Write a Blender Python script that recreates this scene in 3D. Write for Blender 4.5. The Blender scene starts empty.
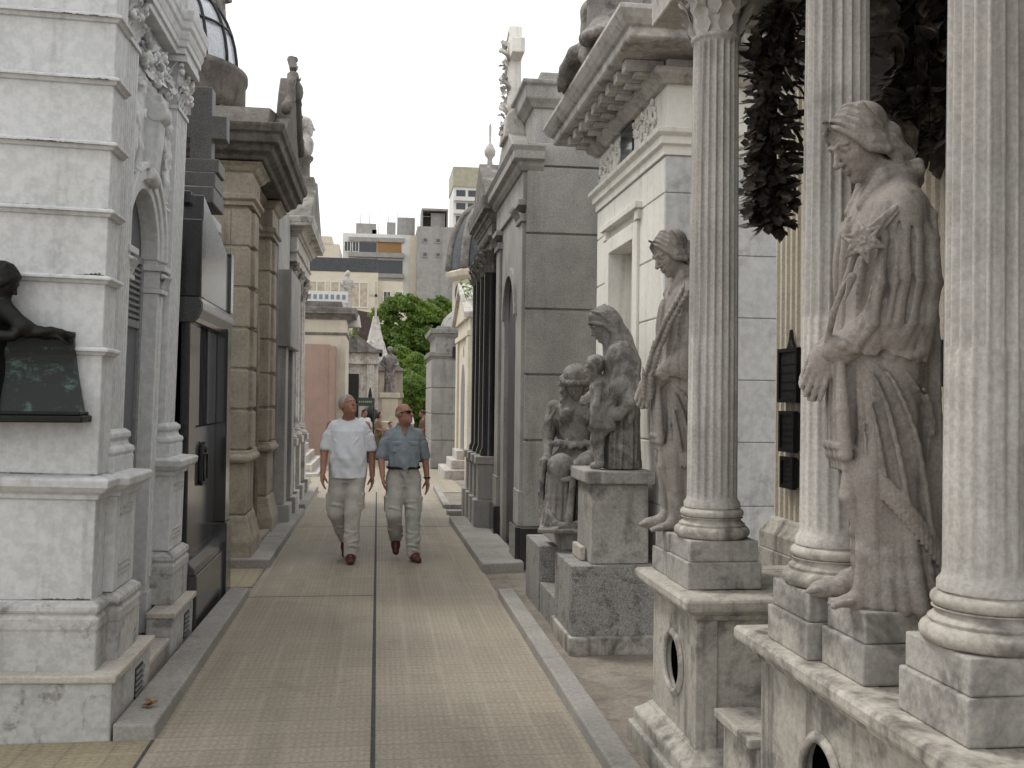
import bpy, bmesh, math, random
import numpy as np
from mathutils import Vector, Matrix
PI = math.pi
R = math.radians
sc = bpy.context.scene
COL = sc.collection
random.seed(7)
RNG = np.random.default_rng(7)

# ------------------------------------------------------------------ mesh helpers
class MB:
    """collects simple solids and links them as one mesh object"""
    def __init__(s):
        s.v = []; s.f = []; s.sm = []
    def add(s, vs, fs, smooth=False):
        b = len(s.v)
        s.v.extend([tuple(float(c) for c in p) for p in vs])
        s.f.extend([tuple(i + b for i in f) for f in fs])
        s.sm.extend([smooth] * len(fs))
        return s
    def box(s, x0, x1, y0, y1, z0, z1, rot=0.0, tx=0.0, ty=0.0):
        cx, cy = (x0 + x1) / 2, (y0 + y1) / 2
        vs = []
        for z, t in ((z0, 0), (z1, 1)):
            for x, y in ((x0, y0), (x1, y0), (x1, y1), (x0, y1)):
                dx = x - cx; dy = y - cy
                dx *= 1 - tx * t; dy *= 1 - ty * t
                c, n = math.cos(rot), math.sin(rot)
                vs.append((cx + dx * c - dy * n, cy + dx * n + dy * c, z))
        return s.add(vs, [(3, 2, 1, 0), (4, 5, 6, 7), (0, 1, 5, 4), (1, 2, 6, 5), (2, 3, 7, 6), (3, 0, 4, 7)])
    def prism(s, poly, axis, a0, a1, smooth=False):
        """poly in the plane across axis: 'x' -> (y,z), 'y' -> (x,z), 'z' -> (x,y)"""
        n = len(poly)
        def P(p, a):
            return (a, p[0], p[1]) if axis == 'x' else ((p[0], a, p[1]) if axis == 'y' else (p[0], p[1], a))
        vs = [P(p, a0) for p in poly] + [P(p, a1) for p in poly]
        fs = [tuple(range(n))[::-1], tuple(range(n, 2 * n))]
        fs += [(i, (i + 1) % n, n + (i + 1) % n, n + i) for i in range(n)]
        return s.add(vs, fs, smooth)
    def lathe(s, prof, cx=0, cy=0, seg=24, smooth=True, rmod=None, a0=0.0, a1=2 * PI, caps=True, sx=1, sy=1):
        full = abs(a1 - a0 - 2 * PI) < 1e-6
        n = seg if full else seg + 1
        vs = []
        for k, (r, z) in enumerate(prof):
            for i in range(n):
                a = a0 + (a1 - a0) * i / seg
                rr = r if rmod is None else rmod(r, a, z, k)
                vs.append((cx + sx * rr * math.cos(a), cy + sy * rr * math.sin(a), z))
        fs = []
        for k in range(len(prof) - 1):
            for i in range(seg):
                j = (i + 1) % n
                fs.append((k * n + i, k * n + j, (k + 1) * n + j, (k + 1) * n + i))
        s.add(vs, fs, smooth)
        if caps and full:
            for k, flip in ((0, True), (len(prof) - 1, False)):
                r, z = prof[k]
                if r > 1e-5:
                    ring = vs[k * n:(k + 1) * n]
                    s.add(ring, [tuple(range(n))[::-1] if flip else tuple(range(n))])
        return s
    def tube(s, pts, rad, seg=8, smooth=True, flat=1.0):
        pts = [Vector(p) for p in pts]
        if not hasattr(rad, '__len__'): rad = [rad] * len(pts)
        n = len(pts); vs = []
        up = Vector((0, 0, 1))
        for i, p in enumerate(pts):
            t = (pts[min(i + 1, n - 1)] - pts[max(i - 1, 0)]).normalized()
            u = t.cross(up)
            if u.length < 1e-3: u = t.cross(Vector((0, 1, 0)))
            u.normalize(); w = u.cross(t).normalized()
            for k in range(seg):
                a = 2 * PI * k / seg
                vs.append(p + rad[i] * (math.cos(a) * u + flat * math.sin(a) * w))
        fs = []
        for i in range(n - 1):
            for k in range(seg):
                j = (k + 1) % seg
                fs.append((i * seg + k, i * seg + j, (i + 1) * seg + j, (i + 1) * seg + k))
        fs.append(tuple(range(seg))[::-1]); fs.append(tuple(range((n - 1) * seg, n * seg)))
        return s.add(vs, fs, smooth)
    def ball(s, c, r, seg=12, rings=8, smooth=True):
        if not hasattr(r, '__len__'): r = (r, r, r)
        vs = [(c[0], c[1], c[2] - r[2])]
        for i in range(1, rings):
            a = -PI / 2 + PI * i / rings
            for k in range(seg):
                b = 2 * PI * k / seg
                vs.append((c[0] + r[0] * math.cos(a) * math.cos(b), c[1] + r[1] * math.cos(a) * math.sin(b), c[2] + r[2] * math.sin(a)))
        vs.append((c[0], c[1], c[2] + r[2])); fs = []
        for k in range(seg):
            j = (k + 1) % seg
            fs.append((0, 1 + j, 1 + k))
            for i in range(rings - 2):
                a = 1 + i * seg
                fs.append((a + k, a + j, a + seg + j, a + seg + k))
            a = 1 + (rings - 2) * seg
            fs.append((a + k, a + j, len(vs) - 1))
        return s.add(vs, fs, smooth)
    def sweep(s, prof, path, closed=True, smooth=False):
        """prof: closed loop of (out, z); path: plan polyline, outside on its right-hand side"""
        n = len(path); m = len(prof); vs = []
        for i, p in enumerate(path):
            def nrm(a, b):
                dx, dy = b[0] - a[0], b[1] - a[1]; L = math.hypot(dx, dy)
                return (dy / L, -dx / L)
            ns = []
            if closed or i > 0: ns.append(nrm(path[i - 1], p))
            if closed or i < n - 1: ns.append(nrm(p, path[(i + 1) % n]))
            if len(ns) == 2:
                bx, by = ns[0][0] + ns[1][0], ns[0][1] + ns[1][1]
                d = max(.2, bx * ns[0][0] + by * ns[0][1]); bx, by = bx / d, by / d
            else: bx, by = ns[0]
            for o, z in prof: vs.append((p[0] + bx * o, p[1] + by * o, z))
        fs = []
        for i in range(n if closed else n - 1):
            j = (i + 1) % n
            for k in range(m):
                l = (k + 1) % m
                fs.append((i * m + k, i * m + l, j * m + l, j * m + k))
        if not closed:
            fs.append(tuple(range(m))); fs.append(tuple(range((n - 1) * m, n * m))[::-1])
        return s.add(vs, fs, smooth)
    def leaf(s, p, d, up, L, w, curl=.5, n=5, thick=.0):
        """an acanthus-like leaf strip that rises along d and curls towards up"""
        p = Vector(p); d = Vector(d).normalized(); up = Vector(up).normalized()
        side = d.cross(up).normalized(); vs = []
        for i in range(n + 1):
            t = i / n
            c = p + d * (L * math.sin(t * 1.3) / 1.0) + up * (L * curl * t * t)
            ww = w * (math.sin(PI * (.15 + .85 * t)) ** .7) * (.82 + .18 * ((i % 2) * 2 - 1)) * .5 + .0005
            vs += [c - side * ww + up * ww * .35, c, c + side * ww + up * ww * .35]
        fs = []
        for i in range(n):
            a = i * 3
            fs += [(a, a + 1, a + 4, a + 3), (a + 1, a + 2, a + 5, a + 4)]
        return s.add(vs, fs, True)
    def build(s, name, mat, parent=None, bevel=0.0, seg=1, angle=40):
        me = bpy.data.meshes.new(name)
        org = Vector((0, 0, 0)) if parent is None else worldloc(parent)
        me.from_pydata([(x - org.x, y - org.y, z - org.z) for x, y, z in s.v], [], s.f)
        me.polygons.foreach_set('use_smooth', s.sm)
        me.update()
        bm = bmesh.new(); bm.from_mesh(me); bmesh.ops.recalc_face_normals(bm, faces=bm.faces); bm.to_mesh(me); bm.free()
        if mat: me.materials.append(mat)
        o = bpy.data.objects.new(name, me); COL.objects.link(o)
        if parent is not None: o.parent = parent
        if bevel > 0:
            b = o.modifiers.new('soft_edges', 'BEVEL'); b.width = bevel; b.segments = seg; b.limit_method = 'ANGLE'; b.angle_limit = R(angle)
        return o

def worldloc(o):
    l = Vector((0, 0, 0))
    while o is not None:
        l = l + o.location; o = o.parent
    return l
def rect(x0, x1, y0, y1):      # counter-clockwise plan: outside on the right-hand side
    return [(x0, y0), (x1, y0), (x1, y1), (x0, y1)]
def thing(name, label, cat, loc, group=None):
    o = bpy.data.objects.new(name, None); COL.objects.link(o); o.location = loc
    o.empty_display_size = .2
    o['label'] = label; o['category'] = cat
    if group: o['group'] = group
    return o
def tag(o, label, cat, group=None):
    o['label'] = label; o['category'] = cat
    if group: o['group'] = group
    return o
def struct(o): o['kind'] = 'structure'; return o
def rebase(o, loc):
    """give a top-level mesh its origin at its base"""
    loc = Vector(loc); o.data.transform(Matrix.Translation(-loc)); o.location = loc; return o
def copy_thing(o, loc, rz=None):
    c = o.copy(); COL.objects.link(c); c.location = loc
    if rz is not None: c.rotation_euler = (0, 0, rz)
    for ch in list(o.children):
        d = ch.copy(); COL.objects.link(d); d.parent = c
        for g in list(ch.children):
            e = g.copy(); COL.objects.link(e); e.parent = d
    return c
def zg(y):                                    # the walk falls gently away beyond 18 m
    return -.0247 * (min(max(y, 18.), 46.) - 18.)

# ------------------------------------------------------------------ materials
class N:
    def __init__(s, name):
        s.m = bpy.data.materials.new(name); s.m.use_nodes = True
        s.t = s.m.node_tree; s.n = s.t.nodes; s.l = s.t.links
        s.b = s.n['Principled BSDF']
        s.tc = s.n.new('ShaderNodeTexCoord').outputs['Object']
    def link(s, a, b): s.l.new(a, b)
    def inp(s, sock, v):
        if hasattr(v, 'is_output') or isinstance(v, bpy.types.NodeSocket): s.l.new(v, sock)
        else:
            if isinstance(v, (tuple, list)) and len(v) == 3 and sock.type == 'RGBA': v = (*v, 1)
            sock.default_value = v
    def mapping(s, scale=(1, 1, 1), loc=(0, 0, 0), rot=(0, 0, 0)):
        n = s.n.new('ShaderNodeMapping'); s.l.new(s.tc, n.inputs[0])
        n.inputs['Scale'].default_value = scale; n.inputs['Location'].default_value = loc; n.inputs['Rotation'].default_value = rot
        return n.outputs[0]
    def noise(s, scale, detail=4, rough=.55, vec=None, dist=0):
        n = s.n.new('ShaderNodeTexNoise'); n.inputs['Scale'].default_value = scale; n.inputs['Detail'].default_value = detail
        n.inputs['Roughness'].default_value = rough; n.inputs['Distortion'].default_value = dist
        s.l.new(vec if vec is not None else s.tc, n.inputs['Vector']); return n.outputs['Fac']
    def voro(s, scale, vec=None, feature='F1', out='Distance'):
        n = s.n.new('ShaderNodeTexVoronoi'); n.feature = feature; n.inputs['Scale'].default_value = scale
        s.l.new(vec if vec is not None else s.tc, n.inputs['Vector']); return n.outputs[out]
    def ramp(s, fac, a, b, va=0., vb=1.):
        n = s.n.new('ShaderNodeMapRange'); n.interpolation_type = 'SMOOTHSTEP'
        s.inp(n.inputs['Value'], fac); n.inputs['From Min'].default_value = a; n.inputs['From Max'].default_value = b
        n.inputs['To Min'].default_value = va; n.inputs['To Max'].default_value = vb; return n.outputs['Result']
    def math(s, op, a, b=0.):
        n = s.n.new('ShaderNodeMath'); n.operation = op; s.inp(n.inputs[0], a); s.inp(n.inputs[1], b); return n.outputs[0]
    def mix(s, fac, a, b, blend='MIX'):
        n = s.n.new('ShaderNodeMix'); n.data_type = 'RGBA'; n.blend_type = blend
        s.inp(n.inputs[0], fac); s.inp(n.inputs[6], a); s.inp(n.inputs[7], b); return n.outputs[2]
    def xyz(s, vec=None):
        n = s.n.new('ShaderNodeSeparateXYZ'); s.l.new(vec if vec is not None else s.tc, n.inputs[0]); return n.outputs
    def bump(s, h, strength=.3, dist=.01, base=None):
        n = s.n.new('ShaderNodeBump'); n.inputs['Strength'].default_value = strength; n.inputs['Distance'].default_value = dist
        s.inp(n.inputs['Height'], h)
        if base is not None: s.l.new(base, n.inputs['Normal'])
        return n.outputs[0]
    def done(s, col=None, rough=.8, normal=None, metal=0., spec=.4):
        if col is not None: s.inp(s.b.inputs['Base Color'], col)
        s.inp(s.b.inputs['Roughness'], rough); s.inp(s.b.inputs['Metallic'], metal)
        s.b.inputs['Specular IOR Level'].default_value = spec
        if normal is not None: s.l.new(normal, s.b.inputs['Normal'])
        return s.m

def stone(name, base, dark, var=.25, streak=.4, streak_sc=(9, 9, .9), blotch=.3, blotch_sc=3.0, speck=0., speck_sc=260, rough=.85,
          bump=.25, bump_sc=60, light=None, thr=(.50, .72), spec=.3):
    n = N(name)
    big = n.noise(1.7, 3, .6)
    c = n.mix(n.ramp(big, .3, .7), tuple(x * (1 - var) for x in base), tuple(min(1, x * (1 + var * .6)) for x in base))
    if light: c = n.mix(n.math('MULTIPLY', n.ramp(n.noise(4.3, 4, .65), .5, .7), .7), c, light)
    if blotch: c = n.mix(n.math('MULTIPLY', n.ramp(n.noise(blotch_sc, 5, .7, dist=.4), *thr), blotch), c, dark)
    if streak: c = n.mix(n.math('MULTIPLY', n.ramp(n.noise(1., 5, .6, n.mapping(streak_sc)), .50, .74), streak), c, dark)
    if speck:
        s1 = n.noise(speck_sc, 2, .6)
        c = n.mix(n.math('MULTIPLY', n.ramp(s1, .52, .66), speck), c, tuple(x * .15 for x in base))
        c = n.mix(n.math('MULTIPLY', n.ramp(s1, .46, .34), speck * .7), c, tuple(min(.9, x * 1.9 + .03) for x in base))
    fine = n.noise(bump_sc, 3, .65)
    c = n.mix(.22, c, n.mix(n.ramp(fine, .35, .65), (0.25, .25, .25), (.75, .75, .75)), 'OVERLAY')
    return n.done(c, rough, n.bump(fine, bump, .006), spec=spec)

M = {}
M['white'] = stone('white_render', (.575, .58, .575), (.13, .125, .115), .05, .30, (9, 9, .55), .14, 5., bump=.16, bump_sc=25, thr=(.55, .74))
M['white_base'] = stone('stained_render', (.48, .475, .455), (.085, .078, .07), .10, .5, (5, 5, 1.0), .6, 6.5, bump=.25, bump_sc=25, thr=(.52, .66))
M['white_warm'] = stone('warm_white_render', (.82, .79, .72), (.22, .20, .175), .07, .35, (8, 8, .5), .22, 4., bump=.14, bump_sc=25, thr=(.56, .75))
M['white_side'] = stone('weathered_white_render', (.60, .60, .585), (.16, .155, .15), .10, .35, (7, 7, .7), .4, 3.2, bump=.25, bump_sc=18, thr=(.52, .70))
M['white_trim'] = stone('weathered_white_stone', (.52, .49, .45), (.08, .075, .07), .15, .45, (8, 8, 1.2), .55, 4.5, bump=.25, bump_sc=25, thr=(.48, .68))
M['granite'] = stone('grey_granite', (.36, .345, .32), (.11, .105, .095), .22, .6, (4, 4, .35), .4, 1.6, .4, 170, .6, .12, 120, thr=(.55, .75))
M['granite_rough'] = stone('mottled_grey_granite', (.30, .29, .27), (.05, .048, .044), .12, .3, (7, 7, 1.2), .6, 7., .5, 130, .75, .3, 90, thr=(.52, .64))
M['granite_side'] = stone('dark_speckled_granite', (.105, .102, .10), (.035, .035, .035), .12, .2, (5, 5, .6), .2, 5., .6, 190, .5, .2, 120, spec=.5)
M['granite_black'] = stone('polished_dark_granite', (.035, .035, .036), (.02, .02, .02), .15, .25, (5, 5, .5), .2, 3., .5, 240, .12, .02, 120, spec=.6)
M['granite_polish'] = stone('polished_grey_granite', (.062, .063, .064), (.03, .03, .03), .15, .25, (5, 5, .5), .2, 3., .4, 240, .16, .02, 120, spec=.6)
M['sand'] = stone('sandstone_render', (.36, .315, .25), (.06, .048, .036), .16, .5, (7, 7, .9), .35, 2.6, bump=.3, bump_sc=30, thr=(.52, .72))
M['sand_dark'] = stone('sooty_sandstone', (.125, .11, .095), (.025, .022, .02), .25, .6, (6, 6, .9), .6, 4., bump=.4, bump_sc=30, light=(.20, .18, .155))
M['marble'] = stone('weathered_column_marble', (.455, .43, .395), (.10, .09, .078), .18, .6, (11, 11, .55), .35, 3.5, bump=.18, bump_sc=70, light=(.50, .485, .46), thr=(.52, .76))
M['ledge'] = stone('weathered_pedestal_stone', (.44, .41, .36), (.045, .04, .035), .16, .8, (8, 8, .6), .6, 3.6, bump=.35, bump_sc=40, light=(.50, .47, .42), thr=(.47, .66))
M['block'] = stone('grey_plinth_stone', (.37, .35, .32), (.055, .05, .045), .22, .6, (6, 6, 1.4), .6, 4., bump=.35, bump_sc=45, light=(.47, .43, .38), thr=(.48, .68))
M['statue'] = stone('weathered_statue_stone', (.285, .256, .228), (.05, .043, .037), .14, .6, (19, 19, .9), .3, 9., bump=.4, bump_sc=120, light=(.40, .375, .345), thr=(.5, .68))
M['statue_far'] = stone('soot_stained_statue_stone', (.25, .23, .21), (.03, .027, .025), .2, .6, (12, 12, 2.4), .6, 7., bump=.25, bump_sc=60, light=(.42, .39, .36), thr=(.46, .64))
M['kerb'] = stone('kerb_stone', (.31, .295, .27), (.13, .125, .11), .14, 0, blotch=.45, blotch_sc=3., bump=.3, bump_sc=45)
M['paleconc'] = stone('pale_concrete', (.50, .46, .40), (.20, .18, .16), .12, .3, blotch=.35, blotch_sc=3)
M['soot'] = stone('sooty_roof_stone', (.20, .185, .165), (.03, .028, .025), .3, .55, (5, 5, .9), .6, 4., bump=.4, bump_sc=35, light=(.36, .34, .31))
M['pink'] = stone('pink_render', (.36, .25, .205), (.20, .14, .12), .08, .2, blotch=.2, bump=.15)
M['cream'] = stone('cream_render', (.60, .54, .44), (.22, .19, .15), .10, .3, (3, 3, .4), .25, 1.5, bump=.15)
M['mottled'] = stone('peeling_render', (.55, .55, .54), (.13, .13, .13), .15, .4, (5, 5, 1.), .75, 6., bump=.35, bump_sc=20, thr=(.44, .60))
M['bigcream'] = stone('cream_apartment_render', (.62, .56, .45), (.45, .40, .32), .05, .2, (.3, .3, .05), .2, .2, bump=0)
M['bigwhite'] = stone('white_apartment_render', (.66, .65, .62), (.4, .39, .37), .05, .2, (.3, .3, .05), .2, .2, bump=0)
M['bigconc'] = stone('bare_concrete_tower', (.33, .32, .30), (.16, .155, .15), .12, .6, (.35, .35, .03), .4, .15, bump=0)

def plain(name, col, rough=.6, metal=0., var=.15, sc=30, spec=.4, bump=.0):
    n = N(name)
    f = n.noise(sc, 4)
    c = n.mix(n.ramp(f, .3, .7), tuple(x * (1 - var) for x in col), tuple(min(1, x * (1 + var)) for x in col))
    return n.done(c, rough, n.bump(f, bump, .004) if bump else None, metal, spec)
M['cavity_shade'] = plain('shade_dark_stone', (.035, .032, .028), .95, 0, .4, 12)  # near-black lining colour: the shade inside the pierced pedestals is painted in
M['doorpaint'] = plain('grey_door_paint', (.13, .138, .145), .45)
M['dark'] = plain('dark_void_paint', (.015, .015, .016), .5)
M['iron'] = plain('black_iron', (.02, .02, .021), .45, .3, .3)
M['glassdark'] = plain('dark_window_glass', (.03, .035, .038), .08, 0, .2, 3, .6)
M['glasslight'] = plain('pale_window_blind', (.42, .36, .26), .4, 0, .2, 2.)
M['greymetal'] = plain('grey_painted_metal', (.24, .245, .25), .4, .2)
M['slate'] = plain('slate_roof', (.055, .06, .065), .5, 0, .3, 8)
M['brownroof'] = plain('brown_wall', (.07, .05, .042), .8, 0, .3, 2)
M['olive'] = plain('olive_facade', (.36, .34, .25), .7, 0, .1, 1)
M['rust'] = plain('rust_red_door', (.10, .035, .03), .6)
M['terra'] = plain('orange_tile', (.32, .12, .06), .8)
M['bark'] = plain('tree_bark', (.06, .048, .038), .9, bump=.5)
M['soil'] = stone('old_brown_paving', (.245, .215, .178), (.085, .075, .062), .22, 0, blotch=.6, blotch_sc=4., bump=.4, bump_sc=40, thr=(.45, .68))
M['leafdry'] = plain('dry_leaf', (.22, .12, .05), .8)

def bronze():
    n = N('patinated_bronze')
    f = n.noise(9, 6, .65)
    c = n.mix(n.ramp(f, .62, .78), (.014, .014, .013), (.04, .065, .056))
    return n.done(c, n.ramp(f, .3, .7, .35, .65), n.bump(n.noise(60, 3), .25, .004), .6, .5)
M['bronze'] = bronze()
def bronze2():
    n = N('blackened_bronze_leaves')
    f = n.noise(14, 5, .65)
    c = n.mix(n.ramp(f, .48, .72), (.055, .047, .039), (.25, .20, .155))
    return n.done(c, .6, n.bump(n.noise(60, 3), .3, .004), .15, .45)
M['wreath'] = bronze2()
def plaque():
    n = N('green_black_plaque')
    m = n.noise(6, 7, .7, n.mapping((1, 1, 1.6)))
    c = n.mix(n.ramp(m, .52, .66), (.012, .015, .014), (.065, .12, .105))
    return n.done(c, .4, n.bump(n.noise(70, 3), .35, .003), .4, .5)
M['plaque'] = plaque()

def tiles(name, base, size=.2, across=6, along=3, swap=False, loc=(0, 0, 0)):
    """ribbed cement paving tiles: joints every tile, shallow ribs inside each one"""
    n = N(name)
    x, y, z = n.xyz(n.mapping((1, 1, 1), loc))
    if swap: x, y = y, x
    def edge(v, s, w):
        f = n.math('FRACT', n.math('DIVIDE', v, s))
        d = n.math('MINIMUM', f, n.math('SUBTRACT', 1., f))
        return n.ramp(d, w * .4, w, 1., 0.)
    jx = edge(x, size, .055); jy = edge(y, size, .035)
    jx = n.math('MULTIPLY', jx, n.ramp(n.noise(1.1, 3), .38, .58, .25, 1.))
    rx = edge(x, size / across, .30); ry = edge(y, size / along, .22)
    rib = n.math('MULTIPLY', n.math('SUBTRACT', 1., rx), n.math('SUBTRACT', 1., ry))
    cell = n.n.new('ShaderNodeCombineXYZ')
    n.inp(cell.inputs[0], n.math('FLOOR', n.math('DIVIDE', x, size))); n.inp(cell.inputs[1], n.math('FLOOR', n.math('DIVIDE', y, size)))
    wn = n.n.new('ShaderNodeTexWhiteNoise'); n.l.new(cell.outputs[0], wn.inputs['Vector'])
    tone = n.mix(wn.outputs['Value'], tuple(c * .95 for c in base), tuple(c * 1.05 for c in base))
    big = n.noise(.9, 5, .6)
    tone = n.mix(n.math('MULTIPLY', n.ramp(big, .42, .68), .25), tone, tuple(c * .66 for c in (base[0], base[1] * 1.0, base[2] * 1.08)))
    st = n.noise(1., 5, .65, n.mapping((4.5, .35, 1)))
    tone = n.mix(n.math('MULTIPLY', n.ramp(st, .48, .70), .35), tone, tuple(c * .55 for c in base))
    grit = n.noise(45, 4, .7)
    tone = n.mix(.3, tone, n.mix(n.ramp(grit, .3, .7), (.2, .2, .2), (.8, .8, .8)), 'OVERLAY')
    tone = n.mix(n.math('MULTIPLY', rib, .30), n.mix(.25, tone, (.05, .045, .035)), tone) if False else n.mix(n.math('MULTIPLY', n.math('SUBTRACT', 1., rib), .22), tone, tuple(c * .5 for c in base))
    tone = n.mix(n.math('MULTIPLY', jx, .30), tone, tuple(min(.8, c * 1.45) for c in base))
    tone = n.mix(n.math('MULTIPLY', jy, .35), tone, tuple(c * .5 for c in base))
    sp = n.ramp(n.noise(9, 6, .7), .66, .74)
    tone = n.mix(n.math('MULTIPLY', sp, .55), tone, (.09, .08, .068))
    stn = n.noise(2.3, 5, .72, dist=.8)
    tone = n.mix(n.math('MULTIPLY', n.ramp(stn, .55, .68), .30), tone, tuple(c * .5 for c in base))
    h = n.math('SUBTRACT', rib, n.math('MULTIPLY', n.math('MAXIMUM', jx, jy), .6))
    b = n.bump(grit, .25, .003, n.bump(h, .30, .003))
    return n.done(tone, n.ramp(big, .4, .7, .8, .62), b, spec=.35)
M['path'] = tiles('ribbed_path_tiles', (.325, .284, .222), loc=(.0, 0, 0))
M['path2'] = tiles('yellow_ribbed_tiles', (.335, .285, .19), swap=True)

def leafmat(name, c1, c2):
    n = N(name)
    f = n.noise(.9, 3); g = n.noise(14, 2)
    c = n.mix(n.ramp(f, .35, .65), c1, c2)
    c = n.mix(n.math('MULTIPLY', n.ramp(g, .4, .6), .4), c, tuple(x * 1.5 for x in c2))
    n.done(c, .55)
    t = n.n.new('ShaderNodeBsdfTranslucent'); n.l.new(c, t.inputs[0])
    mx = n.n.new('ShaderNodeMixShader'); mx.inputs[0].default_value = .35
    n.l.new(n.b.outputs[0], mx.inputs[1]); n.l.new(t.outputs[0], mx.inputs[2])
    n.l.new(mx.outputs[0], n.n['Material Output'].inputs[0]); return n.m
M['leaf'] = leafmat('bright_green_leaves', (.055, .112, .016), (.135, .212, .03))
M['weed'] = leafmat('weed_leaves', (.10, .18, .03), (.17, .28, .05))

def cloth(name, col, sc=14, var=.12, rough=.9, light=1.12):
    n = N(name)
    f = n.noise(sc, 4, .6); g = n.noise(220, 2)
    c = n.mix(n.ramp(f, .35, .68), tuple(x * (1 - var) for x in col), tuple(min(.95, x * light) for x in col))
    return n.done(c, rough, n.bump(g, .15, .002, n.bump(f, .3, .01)), spec=.2)
M['tee'] = cloth('white_cotton', (.74, .76, .80), var=.05, light=1.04)
M['denim'] = cloth('faded_blue_shirt_cloth', (.25, .29, .32))
M['khaki'] = cloth('pale_khaki_cloth', (.47, .445, .40), var=.06)
M['grey_trouser'] = cloth('grey_khaki_cloth', (.42, .41, .375), var=.06)
M['shoe'] = plain('dark_red_leather', (.085, .022, .018), .4)
M['skin'] = plain('tanned_skin', (.34, .17, .115), .5, 0, .12, 40)
M['skin_pale'] = plain('fair_skin', (.45, .25, .18), .5, 0, .1, 40)
M['hair_grey'] = plain('short_grey_hair', (.33, .32, .31), .8, 0, .3, 60)
M['hair_dark'] = plain('dark_brown_hair', (.03, .018, .012), .6, 0, .3, 60)
M['leather'] = plain('black_leather', (.014, .013, .012), .4)
M['lens'] = plain('dark_sunglass_lens', (.008, .008, .01), .12)
M['brown_top'] = cloth('brown_cloth', (.16, .10, .07))
M['tan_top'] = cloth('tan_cloth', (.24, .175, .115))
M['pink_top'] = cloth('pink_cloth', (.60, .27, .24))
M['dark_cloth'] = cloth('charcoal_cloth', (.04, .038, .042))
M['signgreen'] = plain('dark_green_enamel', (.05, .085, .06), .4)
M['signwhite'] = plain('white_enamel', (.68, .68, .68), .4)
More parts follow.
